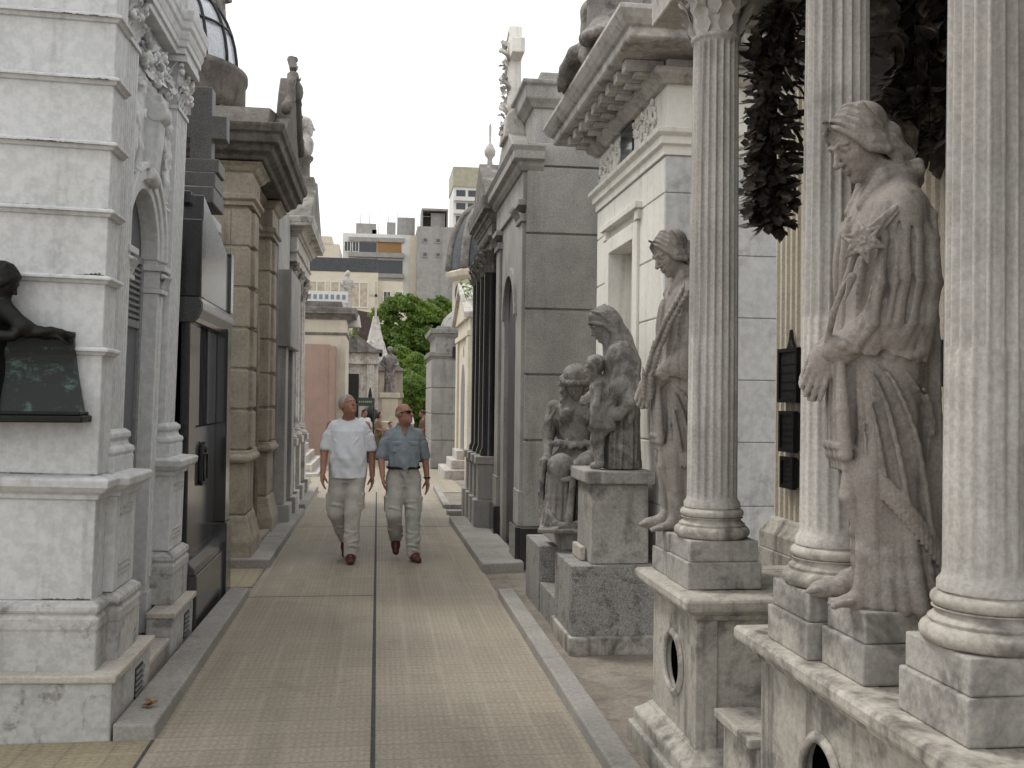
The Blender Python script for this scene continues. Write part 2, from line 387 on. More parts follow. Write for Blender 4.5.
# ------------------------------------------------------------------ sculpting: signed distance solids meshed as one skin
class Sculpt:
    def __init__(s, lo, hi, res):
        s.lo = np.array(lo, float); s.res = res
        n = np.ceil((np.array(hi) - s.lo) / res).astype(int) + 1
        s.ax = [(s.lo[i] + res * np.arange(n[i])).astype(np.float32) for i in range(3)]
        s.D = np.full(n, .5, np.float32)
        s.M = Matrix.Identity(4); s.S = 1.0
    def frame(s, M=None, S=1.0):
        s.M = M if M is not None else Matrix.Identity(4); s.S = S
    def T(s, p): return np.array(s.M @ (Vector(p) * s.S), float)
    def sub(s, lo, hi):
        sl = []
        for i in range(3):
            a = int(max(0, math.floor((lo[i] - s.lo[i]) / s.res))); b = int(min(len(s.ax[i]), math.ceil((hi[i] - s.lo[i]) / s.res) + 1))
            if b <= a: return None, None, None, None
            sl.append(slice(a, b))
        return tuple(sl), s.ax[0][sl[0]][:, None, None], s.ax[1][sl[1]][None, :, None], s.ax[2][sl[2]][None, None, :]
    def mixin(s, sl, d, k, op):
        A = s.D[sl]
        if op == 'sub':
            d = -d; h = np.clip(.5 - .5 * (A - d) / k, 0, 1)
            s.D[sl] = A * (1 - h) + d * h + k * h * (1 - h)
        elif op == 'and':
            s.D[sl] = np.maximum(A, d)
        else:
            h = np.clip(.5 + .5 * (d - A) / k, 0, 1)
            s.D[sl] = d * (1 - h) + A * h - k * h * (1 - h)
    def cap(s, a, b, ra, rb=None, k=.01, op='add'):
        a = s.T(a); b = s.T(b); ra *= s.S; rb = ra if rb is None else rb * s.S; k *= s.S if s.S != 1 else 1
        m = max(ra, rb) + k * 1.2 + s.res * 2
        sl, X, Y, Z = s.sub(np.minimum(a, b) - m, np.maximum(a, b) + m)
        if sl is None: return
        ab = b - a; L2 = max(1e-9, float(ab @ ab))
        px, py, pz = X - a[0], Y - a[1], Z - a[2]
        t = np.clip((px * ab[0] + py * ab[1] + pz * ab[2]) / L2, 0, 1)
        d = np.sqrt((px - t * ab[0]) ** 2 + (py - t * ab[1]) ** 2 + (pz - t * ab[2]) ** 2) - (ra + (rb - ra) * t)
        s.mixin(sl, d.astype(np.float32), max(k, 1e-4), op)
    def chain(s, pts, rads, k=.01, op='add'):
        if not hasattr(rads, '__len__'): rads = [rads] * len(pts)
        for i in range(len(pts) - 1): s.cap(pts[i], pts[i + 1], rads[i], rads[i + 1], k, op)
    def ell(s, c, r, k=.01, op='add', rot=None):
        c = s.T(c); r = np.array(r, float) * s.S; k *= s.S if s.S != 1 else 1
        Q = s.M.to_3x3().normalized()
        if rot is not None: Q = Q @ rot
        Qi = Q.transposed(); m = float(r.max()) + k * 1.2 + s.res * 2
        sl, X, Y, Z = s.sub(c - m, c + m)
        if sl is None: return
        px, py, pz = X - c[0], Y - c[1], Z - c[2]
        u = [Qi[i][0] * px + Qi[i][1] * py + Qi[i][2] * pz for i in range(3)]
        k0 = np.sqrt((u[0] / r[0]) ** 2 + (u[1] / r[1]) ** 2 + (u[2] / r[2]) ** 2)
        k1 = np.sqrt((u[0] / r[0] ** 2) ** 2 + (u[1] / r[1] ** 2) ** 2 + (u[2] / r[2] ** 2) ** 2)
        s.mixin(sl, (k0 * (k0 - 1) / np.maximum(k1, 1e-6)).astype(np.float32), max(k, 1e-4), op)
    def box(s, c, h, rnd=.005, k=.005, op='add', rot=None):
        c = s.T(c); h = np.array(h, float) * s.S
        Q = s.M.to_3x3().normalized()
        if rot is not None: Q = Q @ rot
        Qi = Q.transposed(); m = float(np.linalg.norm(h)) + k + s.res * 2
        sl, X, Y, Z = s.sub(c - m, c + m)
        if sl is None: return
        px, py, pz = X - c[0], Y - c[1], Z - c[2]
        q = [np.abs(Qi[i][0] * px + Qi[i][1] * py + Qi[i][2] * pz) - (h[i] - rnd) for i in range(3)]
        d = np.sqrt(sum(np.maximum(a, 0) ** 2 for a in q)) + np.minimum(np.maximum(np.maximum(q[0], q[1]), q[2]), 0) - rnd
        s.mixin(sl, d.astype(np.float32), max(k, 1e-4), op)
    def loft(s, rows, fold=None, k=.02, cut=None, op='add', grow=0., pw=2.0):
        """rows: (z, cx, cy, rx, ry); fold(theta, z, X, Y) -> outward displacement; cut(X,Y,Z) -> distance to keep negative"""
        rows = np.array(rows, float); z0, z1 = rows[0, 0], rows[-1, 0]
        m = .06
        lo = [(rows[:, 1] - rows[:, 3]).min() - m, (rows[:, 2] - rows[:, 4]).min() - m, z0 - m]
        hi = [(rows[:, 1] + rows[:, 3]).max() + m, (rows[:, 2] + rows[:, 4]).max() + m, z1 + m]
        sl, X, Y, Z = s.sub(lo, hi)
        if sl is None: return
        zz = np.clip(Z, z0, z1)
        I = lambda j: np.interp(zz.ravel(), rows[:, 0], rows[:, j]).astype(np.float32).reshape(Z.shape)
        cx, cy, rx, ry = I(1), I(2), I(3) + grow, I(4) + grow
        ux, uy = (X - cx), (Y - cy)
        n = (np.abs(ux / rx) ** pw + np.abs(uy / ry) ** pw) ** (1 / pw)
        rr = np.sqrt(ux * ux + uy * uy)
        d = rr * (1 - 1 / np.maximum(n, .05))
        if fold is not None:
            th = np.arctan2(uy / ry, ux / rx)
            d = d - fold(th, Z + 0 * th, X, Y) * np.clip(n * 1.5 - .5, 0, 1)
        d = np.maximum(d, np.maximum(z0 - Z, Z - z1))
        if cut is not None: d = np.maximum(d, cut(X, Y, Z))
        s.mixin(sl, d.astype(np.float32), max(k, 1e-4), op)
    def mesh(s, smooth=1):
        D = s.D
        D[0], D[-1], D[:, 0], D[:, -1], D[:, :, 0], D[:, :, -1] = [.5] * 6
        if smooth:
            for _ in range(smooth):
                for a in range(3):
                    D = (np.roll(D, 1, a) + np.roll(D, -1, a) + 2 * D) * .25
        neg = D < 0
        c = [D[i:D.shape[0] - 1 + i, j:D.shape[1] - 1 + j, k:D.shape[2] - 1 + k] for i in (0, 1) for j in (0, 1) for k in (0, 1)]
        cnt = sum((q < 0).astype(np.int8) for q in c)
        act = np.argwhere((cnt > 0) & (cnt < 8))
        vals = np.stack([q[act[:, 0], act[:, 1], act[:, 2]] for q in c], 1)
        P = np.zeros((len(act), 3)); W = np.zeros(len(act))
        offs = np.array([(i, j, k) for i in (0, 1) for j in (0, 1) for k in (0, 1)], float)
        for a in range(8):
            for ax in (4, 2, 1):
                if a & ax: continue
                b = a | ax; va, vb = vals[:, a], vals[:, b]
                m = (va < 0) != (vb < 0)
                t = np.where(m, va / np.where(m, va - vb, 1), 0)
                P += np.where(m[:, None], offs[a] + t[:, None] * (offs[b] - offs[a]), 0); W += m
        P = P / W[:, None] + act
        idx = np.full(cnt.shape, -1, np.int64); idx[act[:, 0], act[:, 1], act[:, 2]] = np.arange(len(act))
        F = []
        for ax in range(3):
            n0 = np.take(neg, range(D.shape[ax] - 1), ax); n1 = np.take(neg, range(1, D.shape[ax]), ax)
            e = np.argwhere(n0 != n1)
            if not len(e): continue
            fl = n0[e[:, 0], e[:, 1], e[:, 2]]
            b, cc = [(1, 2), (2, 0), (0, 1)][ax]
            q = []
            for db, dc in ((1, 1), (0, 1), (0, 0), (1, 0)):
                f = e.copy(); f[:, b] -= db; f[:, cc] -= dc
                q.append(idx[np.clip(f[:, 0], 0, cnt.shape[0] - 1), np.clip(f[:, 1], 0, cnt.shape[1] - 1), np.clip(f[:, 2], 0, cnt.shape[2] - 1)])
            q = np.stack(q, 1); q[~fl] = q[~fl][:, ::-1]
            F.append(q[(q >= 0).all(1)])
        F = np.concatenate(F)
        return s.lo + P * s.res, F
    def obj(s, name, mat, parent=None, smooth=1, post=None):
        V, F = s.mesh(smooth)
        if post is not None: V = post(V)
        me = bpy.data.meshes.new(name)
        me.vertices.add(len(V)); me.vertices.foreach_set('co', V.astype(np.float32).ravel())
        me.loops.add(F.size); me.loops.foreach_set('vertex_index', F.astype(np.int32).ravel())
        me.polygons.add(len(F)); me.polygons.foreach_set('loop_start', np.arange(0, F.size, 4, dtype=np.int32))
        me.update(calc_edges=True); me.validate()
        me.polygons.foreach_set('use_smooth', np.ones(len(me.polygons), bool))
        if mat: me.materials.append(mat)
        o = bpy.data.objects.new(name, me); COL.objects.link(o)
        if parent is not None: o.parent = parent
        return o

def rot(rx=0, ry=0, rz=0):
    return (Matrix.Rotation(R(rz), 3, 'Z') @ Matrix.Rotation(R(ry), 3, 'Y') @ Matrix.Rotation(R(rx), 3, 'X'))
def head_frame(c, H, pitch=0, turn=0, roll=0):
    """x forward, y left, z up; pitch > 0 looks down"""
    return Matrix.Translation(Vector(c)) @ rot(roll, pitch, turn).to_4x4(), H

def head(s, c, H, pitch=0, turn=0, roll=0, male=False, neck=None, ears=True, child=False):
    s.frame(*head_frame(c, H, pitch, turn, roll))
    s.ell((-.06, 0, .13), (.40, .325, .365), .05)
    s.ell((.10, 0, -.10), (.265, .255, .36), .08)
    s.ell((.12, 0, -.28), (.22, .20 if male else .175, .17), .08)
    s.ell((.27, 0, -.42), (.085, .10 if male else .075, .07), .07)
    for q in (-1, 1):
        s.ell((.215, q * .155, -.10), (.10, .085, .085), .07)
        s.ell((.385, q * .135, .005), (.085, .085, .055), .03, 'sub')
        s.ell((.285, q * .132, 0), (.058, .066, .046), .012)
        s.chain([(.30, q * .20, .01), (.345, q * .132, .045), (.325, q * .07, .01)], .018, .012)
        s.chain([(.29, q * .22, .075), (.352, q * .13, .105), (.36, q * .03, .075)], .03 if male else .022, .04)
        if ears and not child:
            s.ell((-.03, q * .325, -.02), (.085, .035, .125), .02, rot=rot(0, -10, q * 18))
    s.chain([(.345, 0, .06), (.40, 0, -.05), (.455, 0, -.145)], [.034, .036, .052], .03)
    for q in (-1, 1): s.ell((.40, q * .042, -.155), (.05, .035, .035), .02)
    s.chain([(.325, -.085, -.268), (.378, -.025, -.252), (.382, 0, -.257), (.378, .025, -.252), (.325, .085, -.268)], [.014, .024, .022, .024, .014], .015)
    s.chain([(.325, -.07, -.285), (.368, 0, -.308), (.325, .07, -.285)], [.014, .030, .014], .015)
    s.chain([(.36, -.085, -.277), (.405, 0, -.279), (.36, .085, -.277)], [.006, .008, .006], .006, 'sub')
    s.frame()
    if neck is not None:
        Mt, S = head_frame(c, H, pitch, turn, roll)
        top = Mt @ (Vector((-.07, 0, -.22)) * H)
        s.cap(top, neck, .21 * H if male else .17 * H, .25 * H if male else .20 * H, .04)

def hand(s, wrist, d, n, L, curl=.5, thumb=1, k=.006, spread=.12, grip=0):
    """d: along the fingers, n: the way the palm faces, thumb: +1 / -1 side"""
    w = Vector(wrist); d = Vector(d).normalized(); n = Vector(n); n = (n - d * n.dot(d)).normalized()
    e = d.cross(n).normalized() * thumb
    Q = Matrix((d, e, n)).transposed()
    s.ell(w + d * L * .26, (L * .30, L * .215, L * .105), k, rot=Q)
    for i, (off, ln) in enumerate(((.155, .44), (.055, .49), (-.05, .45), (-.145, .35))):
        p = w + d * L * .46 + e * L * off; dd = (d + e * off * spread * 3).normalized()
        pts = [w + d * L * .3 + e * L * off * .8, p]; a = curl * (.7 + .1 * i)
        cur = dd
        for sgm in (.42, .33, .25):
            ax = e.cross(d); cur = (math.cos(a) * cur + math.sin(a) * n * 1.0).normalized() if a else cur
            p = p + cur * L * ln * sgm; pts.append(p)
            a = a * .9
        r = L * (.052 if i < 3 else .045)
        s.chain(pts, [r * 1.2, r * 1.15, r, r * .92, r * .75], k)
    b = w + d * L * .12 + e * L * .17
    s.chain([w + d * L * .08, b, b + (d * .6 + e * .5 + n * .35).normalized() * L * .24, b + (d * .85 + e * .3 + n * .5).normalized() * L * .44], [L * .07, L * .075, L * .06, L * .045], k)

def foot(s, ankle, toe, L, k=.008, toes=True):
    """bare foot from the ankle, pointing along toe (plan direction), flat on z = ankle.z - .3L"""
    a = Vector(ankle); t = Vector((toe[0], toe[1], 0)).normalized(); e = Vector((-t.y, t.x, 0))
    g = a.z - L * .30
    s.cap(a, Vector((a.x, a.y, g + L * .16)) - t * L * .10, L * .15, L * .15, .02)
    s.chain([Vector((a.x, a.y, g + L * .17)) + t * L * .05, Vector((a.x, a.y, g + L * .10)) + t * L * .45], [L * .14, L * .095], .03)
    for i in range(5):
        o = e * L * (.15 - .078 * i)
        st = Vector((a.x, a.y, g + L * .11)) + t * L * .40 + o * .85
        en = Vector((a.x, a.y, g + L * .065)) + t * L * (.70 - .02 * i - (.05 if i == 4 else 0)) + o
        s.chain([st, st.lerp(en, .55) + Vector((0, 0, L * .012)), en], [L * .05, L * (.05 if i == 0 else .036), L * (.05 if i == 0 else .034)], .003)

def ridge(x, sharp=.6):
    """rounded ridge pattern, -1..1, with narrow valleys"""
    return 1 - 2 * np.abs(np.sin(x * .5)) ** sharp
# ------------------------------------------------------------------ camera, sky, sun
cam = bpy.data.cameras.new('camera'); co = bpy.data.objects.new('camera', cam); COL.objects.link(co)
cam.sensor_width = 36; cam.lens = 34.98; cam.clip_end = 3000; cam.clip_start = .05
Mx = Matrix.Rotation(R(-7.67), 4, 'Z') @ Matrix.Rotation(PI / 2 + R(.9), 4, 'X') @ Matrix.Rotation(R(.7), 4, 'Z')
co.matrix_world = Matrix.Translation((0, 0, 1.65)) @ Mx
sc.camera = co
w = bpy.data.worlds.new('World'); sc.world = w; w.use_nodes = True
nt = w.node_tree; bg = nt.nodes['Background']
sky = nt.nodes.new('ShaderNodeTexSky'); sky.sky_type = 'NISHITA'; sky.sun_disc = False
SUN_EL, SUN_AZ = 57., -48.          # azimuth clockwise from the street direction (+Y): from the left
sky.sun_elevation = R(SUN_EL); sky.sun_rotation = R(SUN_AZ); sky.air_density = 1; sky.dust_density = 4
tcw = nt.nodes.new('ShaderNodeTexCoord'); nz = nt.nodes.new('ShaderNodeTexNoise'); nz.inputs['Scale'].default_value = 2.2; nz.inputs['Detail'].default_value = 4
nt.links.new(tcw.outputs['Generated'], nz.inputs['Vector'])
mr = nt.nodes.new('ShaderNodeMapRange'); mr.inputs['From Min'].default_value = .3; mr.inputs['From Max'].default_value = .7
nt.links.new(nz.outputs['Fac'], mr.inputs['Value'])
cl = nt.nodes.new('ShaderNodeMix'); cl.data_type = 'RGBA'; cl.inputs[6].default_value = (11.0, 11.1, 11.3, 1); cl.inputs[7].default_value = (11.9, 11.95, 12.0, 1)
nt.links.new(mr.outputs['Result'], cl.inputs[0])
ov = nt.nodes.new('ShaderNodeMix'); ov.data_type = 'RGBA'; ov.inputs[0].default_value = .95
nt.links.new(sky.outputs['Color'], ov.inputs[6]); nt.links.new(cl.outputs[2], ov.inputs[7]); nt.links.new(ov.outputs[2], bg.inputs['Color'])
bg.inputs['Strength'].default_value = .088
sun = bpy.data.lights.new('sun', 'SUN'); sun.energy = 1.5; sun.angle = R(14); sun.color = (1, .965, .91)
so = bpy.data.objects.new('sun', sun); COL.objects.link(so)
az = R(SUN_AZ); dv = Vector((math.sin(az) * math.cos(R(SUN_EL)), math.cos(az) * math.cos(R(SUN_EL)), math.sin(R(SUN_EL))))
so.rotation_euler = dv.to_track_quat('Z', 'Y').to_euler(); so.location = (-8, 3, 14)
sc.view_settings.view_transform = 'Standard'; sc.view_settings.look = 'None'; sc.view_settings.exposure = 0.40; sc.view_settings.gamma = 1
sc.view_settings.use_curve_mapping = False
sc.render.engine = 'CYCLES'; sc.cycles.use_adaptive_sampling = True; sc.cycles.adaptive_threshold = .02; sc.cycles.max_bounces = 5; sc.cycles.diffuse_bounces = 2
# ------------------------------------------------------------------ statues
def surf(rows, th, z, off=0.):
    r = np.array(rows, float); I = lambda j: float(np.interp(z, r[:, 0], r[:, j]))
    c, s = math.cos(th), math.sin(th); a, b = I(3), I(4)
    q = 1 / math.sqrt((c / a) ** 2 + (s / b) ** 2) if False else 1
    return (I(1) + (a + off) * c, I(2) + (b + off) * s, z)
def fold_line(s, rows, keys, r0, r1, k=.010, n=14, off=0., valley=0.):
    """a raised fold that runs over the robe through (theta, z) keys, with a hollow beside it"""
    ks = np.array(keys, float); t = np.linspace(0, len(ks) - 1, n)
    def spl(j):
        # smooth interpolation through the keys
        x = np.arange(len(ks)); lin = np.interp(t, x, ks[:, j])
        for _ in range(3): lin[1:-1] = (lin[:-2] + 2 * lin[1:-1] + lin[2:]) / 4
        return lin
    th, zz = spl(0), spl(1)
    pts = [surf(rows, p, q, off) for p, q in zip(th, zz)]
    tap = np.sin(np.linspace(.35, PI - .25, n)) ** .6
    s.chain(pts, list(np.linspace(r0, r1, n) * tap), k)
    if valley:
        for sg in (-1, 1):
            vp = [surf(rows, p + sg * (1.15 * r0 + .014) / .15 * .8 * (1 if abs(zz[-1] - zz[0]) > .12 else .2), q - (0 if abs(zz[-1] - zz[0]) > .12 else sg * .03), valley) for p, q in zip(th, zz)]
            s.chain(vp, list(np.linspace(.010, .013, n) * tap), .012, 'sub')

def wavy_hair(s, c, H, pitch, turn, bun=True, fringe=True):
    s.frame(*head_frame(c, H, pitch, turn))
    s.ell((-.13, 0, .18), (.40, .335, .345), .05)
    for q in (-1, 1):
        for i in range(5):
            u = i * .115; wv = .010 * (-1) ** i
            s.chain([(.30 - u * .75, q * .01, .39 + u * .32), (.29 - u * .8, q * .17, .31 + u * .40), (.19 - u * .62, q * (.295 - u * .08) + q * wv, .09 + u * .72),
                     (.09 - u * .42, q * (.365 - u * .10) - q * wv, -.12 + u * .80), (-.10 - u * .2, q * (.365 - u * .18) + q * wv, -.25 + u * .72), (-.32, q * (.27 - u * .2), -.32 + u * .66), (-.52, q * .06, -.24 + u * .5)],
                    [.026, .036, .052 + .02 * (i > 0), .062 + .014 * (i > 0), .07, .07, .05], .008)
            if i < 4: s.chain([(.27 - u * .8, q * .16, .325 + u * .42), (.19 - u * .62, q * (.335 - u * .10), .15 + u * .74), (.05 - u * .42, q * (.405 - u * .10), -.04 + u * .80), (-.12 - u * .2, q * (.40 - u * .18), -.17 + u * .72)], [.010, .016, .018, .012], .006, 'sub')
    if fringe:
        for j in range(5): s.ell((.315 + .022 * math.cos(j * 1.26), .04 * math.sin(j * 1.26), .455 + .03 * math.cos(j * 1.26)), (.024, .024, .024), .006)
    if bun:
        s.cap((-.40, -.05, -.12), (-.40, .05, -.12), .21, None, .06)
        for j in range(3): s.chain([(-.34 - .08 * j, -.16, .02 - .06 * j), (-.40 - .09 * j, 0, .09 - .08 * j), (-.34 - .08 * j, .16, .02 - .06 * j)], .055, .03)
        s.chain([(-.36, 0, -.2), (-.44, 0, -.50), (-.46, 0, -.85)], [.22, .22, .16], .05)
        for q in (-1, 1):
            for j in range(3): s.chain([(-.12 - .1 * j, q * (.33 - .03 * j), -.15), (-.24 - .08 * j, q * (.30 - .04 * j), -.42), (-.26 - .09 * j, q * (.25 - .05 * j), -.75)], [.075, .08, .05], .010)
    s.frame()

def maiden(name, kind, res, mat):
    lo, hi = (-.29, -.27, -.02), (.33, .30, 1.53)
    s = Sculpt(lo, hi, res); K = Sculpt(lo, hi, res)
    rows = [(-.005, -.045, 0, .140, .170), (.1, -.042, 0, .137, .165), (.25, -.025, 0, .13, .155), (.4, -.012, 0, .13, .155), (.6, -.002, 0, .128, .168), (.75, .0, 0, .126, .186),
            (.9, .006, 0, .120, .198), (1.0, .010, 0, .112, .200), (1.08, .010, 0, .102, .194), (1.15, .006, 0, .088, .172), (1.20, -.004, 0, .074, .138), (1.24, -.02, 0, .066, .105), (1.28, -.02, 0, .05, .06)]
    lily = kind == 'lily'
    if lily: edge = lambda X, Z: Z - (.435 - (.14 - X) * 1.22)
    else: edge = lambda X, Z: Z - (.37 - (.14 - X) * .45)
    # the under-dress, with the leg that shows through it
    def dress_fold(th, z, X, Y):
        a = np.interp(z, [0, .1, .5], [.016, .012, .006])
        return a * 1.3 * ridge(th * 10 + 1.5 * np.sin(th * 3) + z * 2, .75)
    s.loft([(r[0], r[1] + .012, r[2], r[3] - .032 - .016 * min(1, r[0] / .3), r[4] - .030 - .014 * min(1, max(0, r[0]) / .3)) for r in rows[:6]], dress_fold, .008)
    for a in np.linspace(-2.8, 2.8, 19):
        if not lily and abs(a) < 1.2: continue
        fold_line(s, rows, [(a * .97, .34), (a, .15), (a * 1.03 + .03, -.01)], .010, .018, .013, 9, -.027 if abs(a) < 1.4 else -.018)
    for q in ((1,) if lily else (1, -1)):
        s.chain([(.0, q * .075, .62), (.068, q * .082, .36), (.048, q * .09, .07)], [.075, .056, .042], .025)
        foot(s, (.065, q * .085, .055), (1, q * .25), .185)
        if lily:
            for j in range(5): s.chain([(.085 - .03 * j, .075 + .014 * j, .36), (.09 - .03 * j, .098 + .012 * j, .16), (.105 - .04 * j, .105 + .014 * j, .01)], [.008, .015, .019], .020)
    s.cap((.1, -.06, .03), (.17, -.085, .015), .028, .02, .02)
    foot(s, (.075, -.075, .055), (1, -.1), .175)
    # the fringed cloak, carved on its own and laid over the dress
    def cloak_fold(th, z, X, Y):
        a = np.interp(z, [.1, .5, .9, 1.15], [.012, .009, .005, .003]) * np.clip(np.abs(th) - .9, .1, 1.0)
        return a * ridge(th * 8 + 1.2 * np.sin(th * 2.2) + z * 1.1, .65)
    K.loft(rows, cloak_fold, .004)
    for q in (1, -1):
        K.ell((.0, q * .140, 1.115), (.066, .060, .070), .06)
        K.chain([(.0, q * .150, 1.10), (.0, q * .168, .93), (.03, q * .150, .80)], [.050, .047, .045], .05)
        K.chain([(.03, q * .145, .80), (.165, q * .055, .730)], [.055, .032], .06)
    G = (.62, .735)
    ups = [[G, (.60, .9), (.80, 1.10)], [G, (.85, .86), (1.12, 1.00), (1.25, 1.17)], [G, (1.12, .80), (1.50, .95), (1.62, 1.17)], [G, (1.35, .745), (1.92, .84), (2.12, 1.02), (2.1, 1.14)],
           [G, (1.3, .70), (2.0, .715), (2.5, .88), (2.55, 1.08)], [(-.6, .735), (-.9, .86), (-1.2, 1.12)], [(-.6, .735), (-1.3, .75), (-2., .9), (-2.2, 1.1)], [(.1, 1.12), (.15, .9)], [(-.3, 1.12), (-.2, .9)]]
    downs = [[G, (.80, .58), (.82, .36), (.80, .2)], [G, (.95, .60), (1.14, .36), (1.2, .1)], [G, (1.12, .62), (1.46, .40), (1.6, .08)], [G, (1.3, .655), (1.82, .46), (2.05, .10)], [G, (1.5, .68), (2.15, .58), (2.5, .22)],
             [(.3, .7), (.3, .5), (.25, .38)], [(0, .7), (0, .5), (0, .38)], [(-.6, .7), (-.7, .5), (-.6, .3)], [(-.6, .7), (-1.2, .5), (-1.5, .1)], [(2.75, 1.1), (2.72, .5), (2.8, .0)], [(-2.75, .95), (-2.7, .5), (-2.75, .0)], [(3.14, .9), (3.14, .0)],
             [(2.42, 1.12), (2.45, .6), (2.42, .05)]]
    for f in ups: fold_line(K, rows, f, .011, .012, .006, 18, .006)
    for f in downs: fold_line(K, rows, f, .012, .018, .007, 18, .005, .008)
    for a, zt in ((.95, 1.10), (1.25, 1.13), (1.5, 1.14), (1.75, 1.13), (2.0, 1.12), (2.25, 1.1), (2.55, 1.1)):
        fold_line(K, rows, [(a, zt), (a + .12, .95), (a + .08, .80)], .008, .013, .010, 12, .004)
    # trim the cloak along its slanting hem and comb the fringe below the border cord
    X, Y, Z = K.ax[0][:, None, None], K.ax[1][None, :, None], K.ax[2][None, None, :]
    e = edge(X, Z)
    K.D = np.maximum(K.D, (-(e - .052) * .66).astype(np.float32))
    # border cord and combed tassels hanging along the slanting hem
    hem = []
    for th in np.arange(-3.14, 3.14, .011):
        z = .4
        for _ in range(12):
            x = surf(rows, th, z)[0]; z = .5 * z + .5 * max(.02, (.435 - (.14 - x) * 1.22) if lily else (.37 - (.14 - x) * .45))
        hem.append((th, z))
    last = None; cnt = 0
    for th, z in hem:
        p = Vector(surf(rows, th, z + .056, .002))
        if last is None or (p - last).length > .0165:
            last = p; cnt += 1
            a = Vector(surf(rows, th, z + .058, .004)); b = Vector(surf(rows, th + .012, z + .02, .009)); c = Vector(surf(rows, th + .02, max(.0, z - .012), .004))
            K.chain([a, b, c], [.0085, .0082, .0062], .002)
    pr = [Vector(surf(rows, th, z + .060, .004)) for th, z in hem[::6]]
    K.chain(pr, .0085, .003)
    # long falling folds over the shoulder and upper arm
    for q in ((1, -1) if lily else ()):
        for t, x, zs_ in ((0, -.082, 1.10), (1, -.066, 1.19), (2, -.047, 1.06), (3, -.022, 1.19), (4, .016, 1.13), (5, .040, 1.02), (6, .078, 1.15)):
            w = .85 + .35 * math.sin(t * 2.4)
            e_ = Vector((x + .03, q * (.185 - 1.9 * x * x), .70)).lerp(Vector((.125, q * .115, .735)), max(0, min(.8, .35 + x * 5)))
            P = [(x * .45, q * (.118 + .028 * math.cos(x * 14)), 1.19 - abs(x) * .12) if zs_ > 1.12 else (x * .8, q * (.190 - 2.2 * x * x), zs_ + .02), (x * .7 + .004, q * (.192 - 2.2 * x * x), 1.115 - .02 * math.sin(t * 1.7)) if zs_ > 1.12 else (x * .85, q * (.200 - 2.1 * x * x), zs_), (x * .9 + .004, q * (.211 - 2.0 * x * x), min(1.03, zs_ - .03)), (x + .008, q * (.218 - 1.9 * x * x), .91), (x + .022, q * (.208 - 1.9 * x * x), .80), tuple(e_)]
            K.chain(P, [.004, .0080 * w, .0105 * w, .0135 * w, .013 * w, .007], .013)
            P2 = [(a + .0155, b + q * .004, c) for a, b, c in P[1:5]]
            K.chain(P2, [.002, .004, .006, .004], .012, 'sub')
    s.D = np.minimum(s.D, K.D)
    # gathered cloth at the wrists and its hanging, fringed end
    for i in range(6):
        a = i * 1.05; s.chain([(.095, .112, .735), (.14 + .02 * math.cos(a), .085 + .034 * math.sin(a), .755 - .012 * i), (.172, .045, .775 - .024 * i)], [.015, .015, .010], .005)
    s.ell((.150, .058, .735), (.046, .046, .042), .02)
    for i in range(4):
        y = .090 - .038 * i
        s.chain([(.15, y * .6 + .02, .70), (.148, y, .56), (.142, y * 1.1, .43)], [.013, .018, .021], .006)
    s.box((.143, .03, .455), (.024, .075, .010), .006, .006)
    for i in range(11):
        y = .100 - .014 * i; s.cap((.144, y, .44), (.140, y + .003 * math.sin(i * 3), .390), .0078, .006, .002)
    for i in range(3):
        s.chain([(.125 - .01 * i, .085 - .03 * i, .40), (.128 - .006 * i, .092 - .03 * i, .31), (.10, .095 - .03 * i, .20 + .02 * i)], [.020, .022, .008], .006)
    # hands crossed at the wrists, fingers down
    hand(s, (.178, .04, .745), (.32, .02, -.94), (-.2, -1, .0), .175, .22, thumb=1, k=.004)
    hand(s, (.172, -.03, .735), (.40, .04, -.9), (-.2, 1, .0), .17, .3, thumb=-1, k=.004)
    # head bowed over the shoulder
    hc = (.082, .005, 1.345)
    pt, tn = (30, 14)
    head(s, hc, .212, pt, tn, neck=(-.008, 0, 1.19), ears=False)
    wavy_hair(s, hc, .212, pt, tn)
    # folded collar
    for j in range(2):
        s.chain([(.085 - .01 * j, .055, 1.15 + .02 * j), (.04, .105 - .015 * j, 1.215 + .02 * j), (-.065, .085 - .01 * j, 1.245 + .02 * j), (-.095, 0, 1.235 + .025 * j), (-.065, -.085 + .01 * j, 1.245 + .02 * j), (.04, -.105 + .015 * j, 1.215 + .02 * j), (.085 - .01 * j, -.055, 1.15 + .02 * j)], .017, .007)
    for j in range(3): s.chain([(.07, .06 - .05 * j, 1.17), (.105, .025 - .03 * j, 1.09), (.122, -.0, 1.0)], [.010, .012, .006], .006)
    if lily:
        s.chain([(.19, .055, .72), (.182, .12, .84), (.158, .158, .93), (.140, .175, 1.0)], [.010, .009, .009, .010], .003)
        for w in (-1, 0, 1): s.chain([(.140, .180, .985), (.10, .20 + .004 * w, 1.05), (.045, .215, 1.115)], [.006, .009, .006], .002) if w == 0 else s.chain([(.140, .180, .985), (.10 + .010 * w, .20, 1.05 + .010 * w), (.045 + .006 * w, .213, 1.110 + .006 * w)], [.005, .008, .004], .002)
        s.chain([(.168, .14, .89), (.155, .19, .925), (.172, .18, .86)], [.008, .012, .003], .004)
        c = Vector((.130, .205, 1.02)); nx = Vector((.45, .85, .1)).normalized(); ux = nx.cross(Vector((0, 0, 1))).normalized(); vx = ux.cross(nx)
